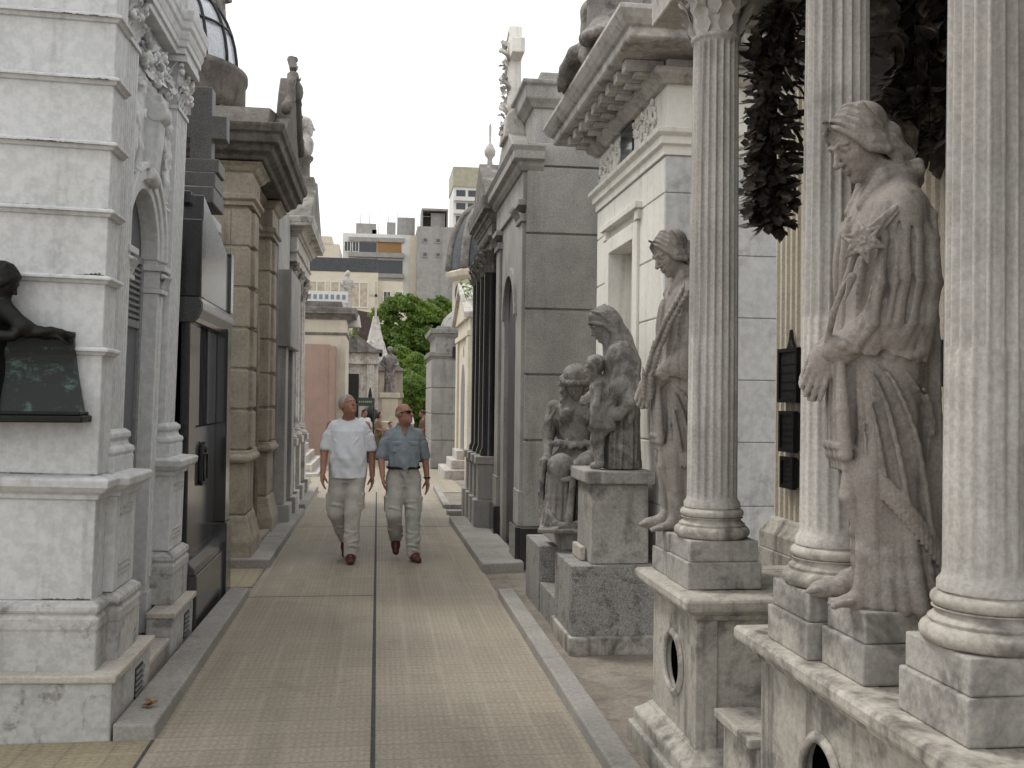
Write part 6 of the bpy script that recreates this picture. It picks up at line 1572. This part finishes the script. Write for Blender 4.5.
# weeds and a fallen leaf
def weed(name, label, loc, h, n, seed):
    rg = random.Random(seed); mb = MB(); p = Vector(loc)
    for i in range(n):
        a = rg.uniform(0, 6.28); o = Vector((math.cos(a), math.sin(a), 0)); q = p + o * rg.random() * h * .5
        e = q + Vector((o.x * h * .3, o.y * h * .3, h * rg.uniform(.5, 1))); mb.tube([q, (q + e) / 2 + Vector((0, 0, h * .1)), e], [.006, .005, .003], 4)
        for k in range(5): b = q.lerp(e, .3 + .15 * k); aa = rg.uniform(0, 6.28); mb.leaf(b, (math.cos(aa), math.sin(aa), .5), (0, 0, 1), h * .3, h * .13, -.2, 3)
    o = mb.build(name, M['weed']); rebase(o, p); return tag(o, label, 'plant')
weed('weed', 'green weeds growing at the kerb beyond the column tomb', (-1.35, 18.6, zg(18.6)), .22, 26, 1)
weed('weed', 'small green plant sprouting from the gable of the small white tomb', (2.2, 21.6, zg(22) + 3.85), .6, 9, 2)
weed('weed', 'green plants growing along the temple tomb roof', (-1.1, 35.9, zg(36) + 4.1), .5, 26, 3)
weed('weed', 'small weed growing out of the left garland', (1.90, 4.78, 2.62), .14, 6, 4)
mb = MB(); mb.leaf((-1.13, 5.22, .085), (.7, .7, .1), (0, 0, 1), .07, .04, .2); mb.leaf((-1.16, 5.25, .083), (.9, -.2, .1), (0, 0, 1), .06, .04, .3); mb.leaf((-1.12, 5.28, .083), (-.6, .6, .1), (0, 0, 1), .05, .035, .3)
o = mb.build('fallen_leaf', M['leafdry']); rebase(o, (-1.13, 5.24, .08)); tag(o, 'dry brown curled leaf lying on the left kerb', 'leaf')

# ------------------------------------------------------------------ tree beyond the tombs
def tree(name, label, x, y, zb, H, rad, n, seed):
    rg = random.Random(seed); T = thing(name, label, 'tree', (x, y, zb))
    mb = MB(); mb.tube([(x, y, zb), (x + .1, y, zb + H * .25), (x, y + .1, zb + H * .5)], [.35, .26, .18], 10); cl = []
    for i in range(9):
        a = rg.uniform(0, 6.28); r_ = rad * rg.uniform(.3, .8); e = Vector((x + r_ * math.cos(a), y + r_ * math.sin(a) * .8, zb + H * rg.uniform(.5, .88)))
        b = Vector((x, y, zb + H * rg.uniform(.25, .5))); mb.tube([b, b.lerp(e, .5) + Vector((0, 0, .3)), e], [.13, .09, .04], 6); cl.append((e, rad * rg.uniform(.32, .52)))
    mb.build('trunk', M['bark'], T)
    for i in range(30):
        a = rg.uniform(0, 6.28); r_ = rad * rg.uniform(.1, .98); cl.append((Vector((x + r_ * math.cos(a), y + r_ * math.sin(a) * .8, zb + H * rg.uniform(.28, .95 - .25 * r_ / rad))), rad * rg.uniform(.22, .40)))
    g = np.random.default_rng(seed); V = []; F = []
    w_ = np.array([r_ ** 2 for _, r_ in cl]); cnt = (n * w_ / w_.sum()).astype(int)
    for (c, r_), m in zip(cl, cnt):
        d = g.normal(size=(m, 3)); d /= np.linalg.norm(d, axis=1)[:, None]; d[:, 2] = np.where(d[:, 2] < -.4, -d[:, 2], d[:, 2])
        rr = r_ * (.55 + .5 * g.random(m) ** .6) * (1 + .15 * np.sin(d[:, 0] * 7 + d[:, 2] * 9))
        p = np.array(c) + d * rr[:, None] * np.array([1, 1, .72])
        nrm = d + g.normal(size=(m, 3)) * .55; nrm /= np.linalg.norm(nrm, axis=1)[:, None]
        u = np.cross(nrm, g.normal(size=(m, 3))); u /= np.linalg.norm(u, axis=1)[:, None]; v = np.cross(nrm, u)
        sz = (g.random(m) * .07 + .04)[:, None] * rad / 2.5; b = len(V) * 0
        q = np.stack([p - u * sz, p + v * sz * .5, p + u * sz, p - v * sz * .5], 1).reshape(-1, 3); V.append(q)
    V = np.concatenate(V); me = bpy.data.meshes.new('crown'); m = len(V) // 4
    me.vertices.add(len(V)); me.vertices.foreach_set('co', (V - np.array([x, y, zb])).astype(np.float32).ravel())
    me.loops.add(len(V)); me.loops.foreach_set('vertex_index', np.arange(len(V), dtype=np.int32)); me.polygons.add(m); me.polygons.foreach_set('loop_start', np.arange(0, 4 * m, 4, dtype=np.int32)); me.update(calc_edges=True)
    me.materials.append(M['leaf']); o = bpy.data.objects.new('crown', me); COL.objects.link(o); o.parent = T
tree('leafy_tree', 'largest green tree, its crown filling the gap below the apartment buildings', 2.0, 58, zg(50), 8.8, 2.8, 80000, 1)
tree('leafy_tree', 'green tree just left of the domed tomb, lower than the largest crown', 2.9, 52, zg(50), 5.6, 1.7, 36000, 2)
tree('leafy_tree', 'lowest green tree, right behind the distant statue on its pedestal', 2.0, 49, zg(50), 3.4, 1.8, 24000, 5)
# ------------------------------------------------------------------ city buildings beyond
def wins(T, xs, zs, y, w_, h_, mat='glassdark', frame='bigwhite'):
    for x in xs:
        for zz in zs:
            m = MB(); m.box(x, x + w_, y - .12, y + .02, zz, zz + h_) ; 
            f = MB(); f.box(x - .12, x, y - .16, y + .02, zz - .12, zz + h_ + .12); f.box(x + w_, x + w_ + .12, y - .16, y + .02, zz - .12, zz + h_ + .12); f.box(x, x + w_, y - .16, y + .02, zz - .12, zz); f.box(x, x + w_, y - .16, y + .02, zz + h_, zz + h_ + .12); f.box(x + w_ * .46, x + w_ * .54, y - .15, y + .02, zz, zz + h_)
            o = f.build('window', M[frame], T); m.build('pane', M[mat], o)
def facade(x0, x1, y0, y1, z1, mat, T, name='wall'):
    m = MB(); m.box(x0, x1, y0, y1, -4, z1); return m.build(name, M[mat], T)
# px helper at depth 110: x = (u-378)/995*110
T = thing('apartment_building', 'cream three storey building with dark roof strip and paired windows behind the cemetery', 'building', (-3, 112, -2))
facade(-8.6, -.15, 110, 122, 15.4, 'bigcream', T); m = MB(); m.box(-7.9, -.2, 109.95, 121, 15.4, 16.9); m.build('roof', M['slate'], T)
m = MB(); m.box(-.149, 2.6, 111, 121, -4, 14.6); m.box(2.6, 4.5, 112.5, 121, -4, 12.0); m.build('wing', M['bigcream'], T)
wins(T, (-7.6, -5.2, -1.0 - 2.0), (11.6,), 110, 1.7, 2.6, 'glasslight'); wins(T, (-7.6, -5.2, -3.0), (8.2,), 110, 1.9, 2.2)
wins(T, (.5, 1.8), (11.8, 9.4), 111, .7, 1.6, 'glassdark')
T = thing('balcony_block', 'stepped white and grey flats with balconies above the cream building', 'building', (-1, 150, -2))
facade(-5.5, 4.5, 150, 165, 26.2, 'bigwhite', T); m = MB(); m.box(-4.6, 3.6, 149.6, 150.0, 25.0, 25.6); m.box(-4.6, 3.6, 149.0, 150.0, 22.6, 23.3); m.box(-4.6, 3.6, 149.0, 150.0, 19.6, 20.2); m.build('balcony', M['bigconc'], T)
m = MB(); m.box(-4.4, -.5, 149.95, 150.2, 23.4, 24.9); m.box(-4.4, 3.4, 149.95, 150.2, 20.3, 22.3); m.build('window_band', M['glassdark'], T)
m = MB(); m.box(-.4, 3.2, 149.9, 150.2, 23.4, 25.6); m.build('awning', plain('ochre_blind', (.30, .17, .07), .7), T)
m = MB(); m.box(4.5, 7.0, 149, 165, -4, 26.0); m.build('side_wall', M['bigcream'], T)
wins(T, (-5.2, -4.0), (20.4, 23.5), 150, .8, 1.4)
for k in range(6): MB().tube([(-3 + 1.4 * k, 152, 26.2), (-3 + 1.4 * k, 152, 29.5 + (k % 3) * .5)], [.05, .03], 5).build('aerial', M['iron'], T)
for a_, b_, c_ in ((-3.6, -.6, 27.9), (1.0, 2.3, 28.2), (2.6, 5.2, 29.0)): MB().box(a_, b_, 151, 154, 26.2, c_).build('water_tank', M['bigconc'], T)
m = MB(); m.box(-1.2, -.5, 151, 153, 26.2, 27.0); m.build('roof_hut', M['bigconc'], T)
T = thing('ochre_house', 'pale yellow house at the far left of the skyline', 'building', (-12, 135, -2))
facade(-11.5, -5.4, 135, 146, 22.2, 'bigcream', T); m = MB(); m.box(-9.4, -6.4, 134.9, 145, 22.2, 23.2); m.build('roof', M['bigcream'], T); wins(T, (-9.8, -7.9), (17.6,), 135, .9, 2.2)
T = thing('concrete_block', 'blank grey concrete tower wall with a rooftop tank frame', 'building', (7.5, 150, -2))
facade(5.4, 12.6, 146, 160, 26.9, 'bigconc', T)
m = MB(); m.box(6.0, 6.2, 146.2, 151, 26.9, 29.3); m.box(9.7, 9.9, 146.2, 151, 26.9, 29.3); m.box(6.0, 9.9, 146.1, 151, 29.3, 29.6); m.box(7.4, 9.5, 147, 151, 26.9, 29.1); m.box(6.0, 9.9, 150.5, 151, 26.9, 29.2); m.build('tank_frame', M['bigconc'], T)
wins(T, (5.9,), (12.5,), 146, 1.6, 1.4, 'glassdark', 'bigconc'); wins(T, (8.2, 6.3), (22.5, 24.6), 146, .5, .5, 'glassdark', 'bigconc')
T = thing('high_rise', 'tall white high rise with balcony bands and olive top storeys', 'building', (22, 250, -2))
facade(18.2, 32, 250, 265, 55.2, 'bigwhite', T); m = MB(); m.box(18.0, 32, 249.6, 265, 55.2, 60.2); m.build('top_storeys', M['olive'], T)
for zz in (35.0, 38.3, 41.6, 44.9, 48.2, 51.5):
    m = MB(); m.box(18.3, 32, 248.6, 250, zz, zz + 1.0); b = m.build('balcony', M['bigwhite'], T)
    m = MB(); [m.box(18.9 + 3 * k, 21.2 + 3 * k, 249.9, 250.1, zz + 1.0, zz + 2.9) for k in range(4)]; m.build('window_band', M['glassdark'], b)
T = thing('brown_building', 'dark brown windowless building side just left of the green trees', 'building', (0, 70, -1))
m = MB(); m.prism([(-1.8, -2), (.2, -2), (.2, 6.2), (-.6, 7.6), (-1.8, 7.8)], 'y', 70, 80); m.build('wall', M['brownroof'], T)
m = MB(); m.box(-4, 4.2, 84, 90, -3, 8.8); o = m.build('boundary_wall', M['bigcream']); rebase(o, (0, 84, -1)); tag(o, 'long cream wall rising behind the trees under the apartment windows', 'wall')
# ------------------------------------------------------------------ people
def limb_folds(P, amp, f):
    return P
def man(label, x, y, z, H, sex='m', yaw=-90, res=.0075, head_kw=None, legs=None, arms=None, mats=None, shirt='tee', detail=True, bald=False, glasses=False, hair='hair_grey', long_hair=False, lean=0):
    """an adult in mid-step; local x forward, y left, z up, built for 1.70 m and scaled"""
    k = H / 1.70
    root = thing('person', label, 'person', (x, y, z))
    hk = dict(pitch=0, turn=0, roll=0); hk.update(head_kw or {})
    L = dict(l=[(0, .085, .90), (.13, .085, .50), (.15, .085, .085)], r=[(0, -.085, .90), (.03, -.095, .49), (-.20, -.075, .17)], lt=(.27, .10, .03), rt=(-.11, -.08, .035))
    L.update(legs or {})
    A = dict(l=[(-.01, .185, 1.385), (-.03, .245, 1.12), (.03, .265, .88)], r=[(-.01, -.185, 1.385), (-.02, -.245, 1.12), (.05, -.26, .88)])
    A.update(arms or {})
    lo = (-.40 * k, -.42 * k, -.02); hi = (.42 * k, .42 * k, 1.80 * k)
    hc = (.045, 0, 1.58); HH = .235
    torso = [(.84, -.005, 0, .105, .155), (.95, .0, 0, .115, .165), (1.05, .012, 0, .122, .160), (1.2, .01, 0, .120, .168), (1.32, .0, 0, .112, .172), (1.39, -.01, 0, .088, .150), (1.435, -.012, 0, .065, .095), (1.46, -.012, 0, .055, .07)]
    if sex == 'f': torso = [(.84, -.01, 0, .115, .165), (.95, .0, 0, .105, .155), (1.05, .005, 0, .095, .130), (1.2, .02, 0, .115, .145), (1.32, .01, 0, .10, .155), (1.40, -.01, 0, .075, .14), (1.45, -.012, 0, .05, .08)]
    S = lambda p: tuple(c * k for c in p)
    rows = [tuple(v * k for v in r) for r in torso]
    def new(r=res): 
        s = Sculpt(lo, hi, r); s.frame(Matrix.Identity(4), k); return s
    # body, one skin
    s = new()
    s.loft([(r[0], r[1], r[2], r[3] * .86, r[4] * .86) for r in rows], None, .02 * k)
    for q, n in ((1, 'l'), (-1, 'r')):
        a, b, c = A[n]
        s.chain([a, b, c], [.048, .040, .027], .015)
        d = (Vector(c) - Vector(b)).normalized()
        s.frame(); hand(s, Vector(c) * k, d + Vector((.12, 0, -.25)), Vector((.25, -q, 0)), .185 * k, .32, thumb=q); s.frame(Matrix.Identity(4), k)
        h_, kn, an = L[n]; s.chain([h_, kn, an], [.066, .045, .034], .02); s.cap(an, L[n + 't'], .03, .025, .02)
    s.frame()
    head(s, S(hc), HH * k, hk['pitch'], hk['turn'], hk['roll'], male=sex == 'm', neck=S((-.01, 0, 1.43)))
    s.obj('body', M[(mats or {}).get('skin', 'skin')], root, smooth=0)
    # hair
    if not bald:
        s = Sculpt(S((-.16, -.18, 1.28)), S((.22, .18, 1.80)), res * .7)
        s.frame(*head_frame(S(hc), HH * k, hk['pitch'], hk['turn'], hk['roll']))
        s.ell((-.075, 0, .155), (.425, .345, .375), .02)
        if long_hair: s.ell((-.22, 0, -.20), (.28, .34, .48), .06); [s.chain([(.0, q * .33, .2), (-.02, q * .36, -.2), (.0, q * .30, -.6)], [.10, .12, .08], .05) for q in (-1, 1)]
        s.ell((.40, 0, -.12), (.36, .42, .46), .02, 'sub'); s.ell((.10, 0, -.55), (.6, .5, .42 if not long_hair else .1), .02, 'sub')
        for q in (-1, 1): s.ell((-.01, q * .36, -.08), (.09, .1, .15), .01, 'sub') if not long_hair else None
        s.frame(); s.obj('hair', M[hair], root, smooth=0)
    else:
        s = Sculpt(S((-.16, -.18, 1.38)), S((.22, .18, 1.80)), res * .7)
        s.frame(*head_frame(S(hc), HH * k, hk['pitch'], hk['turn'], hk['roll']))
        s.ell((-.075, 0, .06), (.415, .345, .22), .02); s.ell((.28, 0, -.02), (.36, .42, .60), .02, 'sub'); s.ell((-.2, 0, .42), (.6, .6, .28), .02, 'sub'); s.ell((-.05, 0, -.4), (.7, .6, .3), .02, 'sub')
        s.frame(); s.obj('hair', M[hair], root, smooth=0)
    # trousers
    s = new()
    wr = lambda th, Z, X, Y: k * .004 * np.sin(Z * 75 / k + np.sin(th * 2) * 2) * np.clip((1.0 * k - Z) * 8, 0, 1)
    s.loft([((.80) * k, -.01 * k, 0, .115 * k, .150 * k)] + [(r[0], r[1], r[2], r[3] + .008 * k, r[4] + .006 * k) for r in rows[:2]] + [(1.03 * k, .01 * k, 0, .118 * k, .156 * k)], wr, .02 * k)
    for q, n in ((1, 'l'), (-1, 'r')):
        h_, kn, an = [Vector(p) for p in L[n]]
        s.chain([h_ + Vector((0, q * .005, -.02)), kn.lerp(h_, .45), kn, an.lerp(kn, .4), an + Vector((0, 0, .005))], [.102, .094, .080, .074, .070], .03)
        rg = random.Random(int(x * 100) + q)
        for i in range(9):      # creases at the knee, the shin and the bunched hem
            t = (i + .5) / 9; c = kn.lerp(an, t) if i > 1 else h_.lerp(kn, .7 + .15 * i)
            rr = .072 if i > 1 else .082; a0 = rg.uniform(-2, 2)
            s.chain([c + Vector((rr * math.cos(a0 + u), rr * math.sin(a0 + u), .03 * math.sin(u * 1.2 + i))) for u in np.linspace(0, 2.4, 7)], [.004, .010, .013, .013, .012, .009, .004], .012)
        if detail:
            c = h_.lerp(kn, .72) + Vector((-.015, q * .088, 0)); s.box(c, (.065, .016, .085), .012, .008); s.box(c + Vector((0, q * .006, .065)), (.067, .014, .022), .008, .004)
        s.frame(); an2 = an * k; s.ell(an2 - Vector((0, 0, .07 * k)), (.12 * k, .12 * k, .032 * k), .006, 'sub'); s.frame(Matrix.Identity(4), k)
    if detail:
        s.chain([(.118, 0, 1.0), (.122, 0, .90), (.085, 0, .81)], .009, .008)
        for q in (-1, 1): s.chain([(.10, q * .09, 1.01), (.085, q * .125, .95), (.045, q * .158, .90)], .005, .006)
    s.obj('trousers', M[(mats or {}).get('trousers', 'khaki')], root, smooth=0)
    # shirt
    s = new()
    untucked = shirt != 'denim'
    z0 = (.845 if untucked else 1.0)
    rs = [(z0 * k, 0, 0, .150 * k, .192 * k if untucked else .166 * k)] + [(r[0], r[1], r[2], r[3] + .012 * k + (.018 * k if r[0] < 1.1 * k and untucked else .006 * k), r[4] + .010 * k + (.016 * k if r[0] < 1.1 * k and untucked else 0)) for r in rows if r[0] > z0 * k + .02]
    def sf(th, Z, X, Y):
        zz = Z / k
        return k * (.006 * np.sin(th * 7 + zz * 9 + 2 * np.sin(zz * 6)) * np.clip((1.35 - zz) * 3, 0, 1) + .004 * np.sin(zz * 38 + np.sin(th * 3) * 3) * np.clip((1.2 - zz) * 6, 0, 1))
    s.loft(rs, sf, .02 * k)
    for q, n in ((1, 'l'), (-1, 'r')):
        a, b, c = [Vector(p) for p in A[n]]
        e = a.lerp(b, .86) if shirt != 'denim' else a.lerp(b, .95)
        s.cap(a + Vector((0, -q * .03, .005)), a + Vector((0, -q * .012, -.01)), .048, .050, .05); s.chain([a + Vector((0, -q * .012, -.012)), a.lerp(b, .45), e], [.052, .056, .062], .025)
        d = (b - a).normalized(); s.frame(); s.ell((e + d * .06) * k, (.10 * k, .10 * k, .028 * k), .004, 'sub'); s.frame(Matrix.Identity(4), k)
        for i in range(4):
            cc = a.lerp(b, .25 + .18 * i); s.chain([cc + Vector((.052 * math.cos(u), q * .0 + .052 * math.sin(u), .02 * math.sin(u * 1.5 + i))) for u in np.linspace(-1.5 + i, .9 + i, 6)], [.003, .009, .011, .011, .009, .003], .010)
    for i in range(6):
        q = (-1) ** i; s.chain([(.112, q * (.15 - .01 * i), 1.30 - .05 * i), (.130, q * (.07 - .01 * i), 1.20 - .06 * i), (.135, q * .03, 1.06 - .03 * i)], [.003, .008, .003], .010)
    # neckline
    if shirt == 'denim':
        s.frame(); Mt = Vector((.075, 0, 1.44)) * k; s.cap(Mt, Vector((.105, 0, 1.31)) * k, .040 * k, .008 * k, .004, 'sub'); s.ell(Vector((.01, 0, 1.475)) * k, (.068 * k, .062 * k, .05 * k), .004, 'sub'); s.frame(Matrix.Identity(4), k)
        for q in (-1, 1):
            s.chain([(-.06, q * .02, 1.475), (-.02, q * .065, 1.468), (.045, q * .062, 1.435), (.085, q * .045, 1.385)], [.014, .016, .018, .012], .004); s.chain([(.055, q * .075, 1.42), (.095, q * .055, 1.365)], [.014, .010], .004)
            s.box((.118, q * .085, 1.225), (.012, .052, .055), .006, .004); s.box((.128, q * .085, 1.270), (.010, .055, .020), .004, .002)
        s.chain([(.105, .006, 1.31), (.132, .006, 1.2), (.138, .006, 1.02)], .010, .006)
    else:
        s.frame(); s.ell(Vector((.02, 0, 1.468)) * k, (.078 * k, .074 * k, .055 * k), .006, 'sub'); s.frame(Matrix.Identity(4), k)
    s.obj('shirt', M[shirt if shirt in M else 'tee'], root, smooth=0)
    # shoes
    for n in 'lr':
        s = new(res * .8); an = Vector(L[n][2]); t = Vector(L[n + 't']); d = (t - an); d2 = Vector((d.x, d.y, 0)).normalized()
        hl = an + (Vector((-.05, 0, -.035)) if n == 'l' else Vector((-.045, 0, .0)))
        s.chain([hl, an.lerp(t, .45) + Vector((0, 0, -.012)), t], [.042, .044, .036], .03); s.chain([an + Vector((0, 0, .0)), an.lerp(t, .4)], [.046, .034], .03)
        if n == 'l': s.frame(); s.box(Vector((an.x + .06, an.y, -.03)) * k, (.3 * k, .15 * k, .031 * k), .001, .004, 'sub'); s.frame(Matrix.Identity(4), k)
        s.obj('shoe', M[(mats or {}).get('shoe', 'shoe')], root, smooth=0)
    if shirt == 'denim':
        mb = MB(); o_ = worldloc(root)
        mb.tube([Vector((.0 + .133 * math.cos(a), .171 * math.sin(a), 1.005)) * k + o_ for a in np.linspace(0, 2 * PI, 33)], [.017 * k] * 33, 8); mb.build('belt', M['leather'], root)
        mb = MB(); mb.box(.145 * k + o_.x, .155 * k + o_.x, -.025 * k + o_.y, .025 * k + o_.y, .987 * k + o_.z, 1.022 * k + o_.z); mb.build('buckle', M['greymetal'], root, .002)
        c = Vector(A['l'][1]).lerp(Vector(A['l'][2]), .93); mb = MB(); mb.tube([(c + Vector((.031 * math.cos(a), .031 * math.sin(a), 0))) * k + o_ for a in np.linspace(0, 2 * PI, 17)], [.010 * k] * 17, 6); mb.build('watch', M['leather'], root)
    if glasses:
        s = Sculpt(S((-.12, -.16, 1.48)), S((.22, .16, 1.72)), .004)
        s.frame(*head_frame(S(hc), HH * k, hk['pitch'], hk['turn'], hk['roll']))
        for q in (-1, 1):
            s.ell((.375, q * .155, .0), (.045, .125, .085), .01); s.ell((.35, q * .24, .01), (.05, .06, .07), .02); s.chain([(.34, q * .29, .03), (.12, q * .335, .03), (-.03, q * .345, .02)], .022, .005)
        s.cap((.41, -.05, .02), (.41, .05, .02), .022, None, .01)
        s.frame(); s.obj('sunglasses', M['lens'], root, smooth=0)
    root.rotation_euler = (0, 0, R(yaw))
    return root
man('man in a plain white t-shirt and pale cargo trousers walking with his head raised', -.29, 10.22, 0, 1.69, head_kw=dict(pitch=-27, turn=36, roll=4), yaw=-95, res=.0072,
    mats=dict(trousers='khaki'), legs=dict(l=[(0, .085, .90), (.10, .065, .50), (.13, .055, .085)], r=[(0, -.085, .90), (.04, -.110, .49), (-.22, -.035, .19)], lt=(.255, .07, .03), rt=(-.13, -.03, .045)),
    arms=dict(l=[(-.01, .172, 1.375), (-.06, .232, 1.11), (-.03, .245, .87)], r=[(-.01, -.172, 1.375), (.02, -.236, 1.12), (.13, -.235, .90)]))
man('bald man in dark sunglasses with a tucked faded blue shirt and black belt', .27, 10.25, 0, 1.60, head_kw=dict(pitch=-16, turn=44, roll=-6), yaw=-84, res=.0072, shirt='denim', bald=True, glasses=True, hair='hair_grey',
    mats=dict(trousers='grey_trouser'), legs=dict(l=[(0, .09, .90), (.10, .095, .50), (.12, .10, .085)], r=[(0, -.085, .90), (.12, -.11, .50), (-.12, -.06, .22)], lt=(.245, .14, .03), rt=(.0, -.07, .09)),
    arms=dict(l=[(-.01, .178, 1.375), (-.07, .245, 1.11), (-.02, .265, .87)], r=[(-.01, -.178, 1.375), (.02, -.25, 1.12), (.15, -.24, .92)]))
z = zg(33)
man('distant woman in a tan top and skirt standing behind a wheelchair', .02, 32.6, z, 1.58, sex='f', yaw=-20, res=.014, shirt='tan_top', detail=False, hair='hair_dark', long_hair=True, mats=dict(trousers='tan_top', skin='skin_pale', shoe='leather'),
    legs=dict(l=[(0, .085, .90), (.02, .085, .50), (.0, .085, .085)], r=[(0, -.085, .90), (.02, -.085, .50), (.0, -.085, .085)], lt=(.14, .10, .03), rt=(.14, -.10, .03)),
    arms=dict(l=[(-.01, .15, 1.36), (-.02, .20, 1.12), (.22, .16, 1.05)], r=[(-.01, -.15, 1.36), (-.02, -.20, 1.12), (.22, -.16, 1.05)]))
man('distant figure in a white cap and white top beside the monument', 1.06, 35.0, zg(35), 1.78, sex='f', yaw=-150, res=.016, shirt='tee', detail=False, hair='signwhite', mats=dict(trousers='pink_top', skin='skin_pale', shoe='leather'),
    legs=dict(l=[(0, .085, .90), (.02, .085, .50), (.0, .085, .085)], r=[(0, -.085, .90), (.02, -.085, .50), (.0, -.085, .085)], lt=(.14, .10, .03), rt=(.14, -.10, .03)),
    arms=dict(r=[(-.01, -.15, 1.36), (.08, -.22, 1.18), (.14, -.10, 1.42)]))
man('distant person in a brown top at the corner of the domed tomb', 1.42, 31.0, zg(31), 1.62, yaw=170, res=.016, shirt='brown_top', detail=False, hair='hair_dark', mats=dict(trousers='dark_cloth', shoe='leather'),
    legs=dict(l=[(0, .085, .90), (.02, .085, .50), (.0, .085, .085)], r=[(0, -.085, .90), (.02, -.085, .50), (.0, -.085, .085)], lt=(.14, .10, .03), rt=(.14, -.10, .03)))
man('distant dark haired person in a pale top, mostly hidden behind the man in white', -.40, 30.2, zg(30), 1.60, yaw=-60, res=.016, shirt='tee', detail=False, hair='hair_dark', mats=dict(trousers='dark_cloth', shoe='leather'),
    legs=dict(l=[(0, .085, .90), (.02, .085, .50), (.0, .085, .085)], r=[(0, -.085, .90), (.02, -.085, .50), (.0, -.085, .085)], lt=(.14, .10, .03), rt=(.14, -.10, .03)))
man('small dark haired person seated in the wheelchair in a grey top', .40, 32.35, z - .18, 1.45, yaw=-60, res=.014, shirt='tee', detail=False, hair='hair_dark', mats=dict(trousers='dark_cloth', shoe='leather', skin='skin_pale'),
    legs=dict(l=[(0, .085, .86), (.36, .085, .84), (.40, .085, .45)], r=[(0, -.085, .86), (.36, -.085, .84), (.40, -.085, .45)], lt=(.50, .10, .42), rt=(.50, -.10, .42)),
    arms=dict(l=[(-.01, .15, 1.36), (.03, .20, 1.12), (.22, .16, 1.0)], r=[(-.01, -.15, 1.36), (.03, -.20, 1.12), (.22, -.16, 1.0)]))
W = thing('wheelchair', 'black wheelchair with large spoked wheels in front of the woman in tan', 'wheelchair', (.40, 32.35, z))
for q in (-1, 1):
    c = Vector((.40, 32.35, z + .31)) + Vector((-.10, q * .27, 0))
    mb = MB(); mb.tube([c + Vector((.30 * math.cos(a), 0, .30 * math.sin(a))) for a in np.linspace(0, 2 * PI, 29)], [.022] * 29, 6); wh = mb.build('wheel', M['iron'], W)
    mb = MB(); [mb.tube([c, c + Vector((.29 * math.cos(a), 0, .29 * math.sin(a)))], [.006, .006], 4) for a in np.linspace(0, 2 * PI, 13)[:-1]]; mb.build('spokes', M['greymetal'], wh)
    mb = MB(); mb.tube([c + Vector((-.12, -q * .05, .65)), c + Vector((-.05, -q * .05, .55)), c + Vector((-.03, -q * .05, .16)), c + Vector((.38, -q * .05, .16)), c + Vector((.46, -q * .05, -.22)), c + Vector((.58, -q * .05, -.24))], [.016] * 6, 6); mb.tube([c + Vector((-.02, -q * .05, .4)), c + Vector((.3, -q * .05, .4)), c + Vector((.3, -q * .05, .16))], [.016] * 3, 6); mb.build('frame', M['greymetal'], W)
    c2 = c + Vector((.40, 0, -.22)); mb = MB(); mb.tube([c2 + Vector((.085 * math.cos(a), 0, .085 * math.sin(a))) for a in np.linspace(0, 2 * PI, 17)], [.018] * 17, 6); mb.build('caster', M['iron'], W)
mb = MB(); mb.box(.30, .70, 32.13, 32.57, z + .46, z + .50); mb.build('seat', M['dark_cloth'], W, .01)
mb = MB(); mb.box(.25, .29, 32.13, 32.57, z + .5, z + .92); mb.build('backrest', M['dark_cloth'], W, .01)
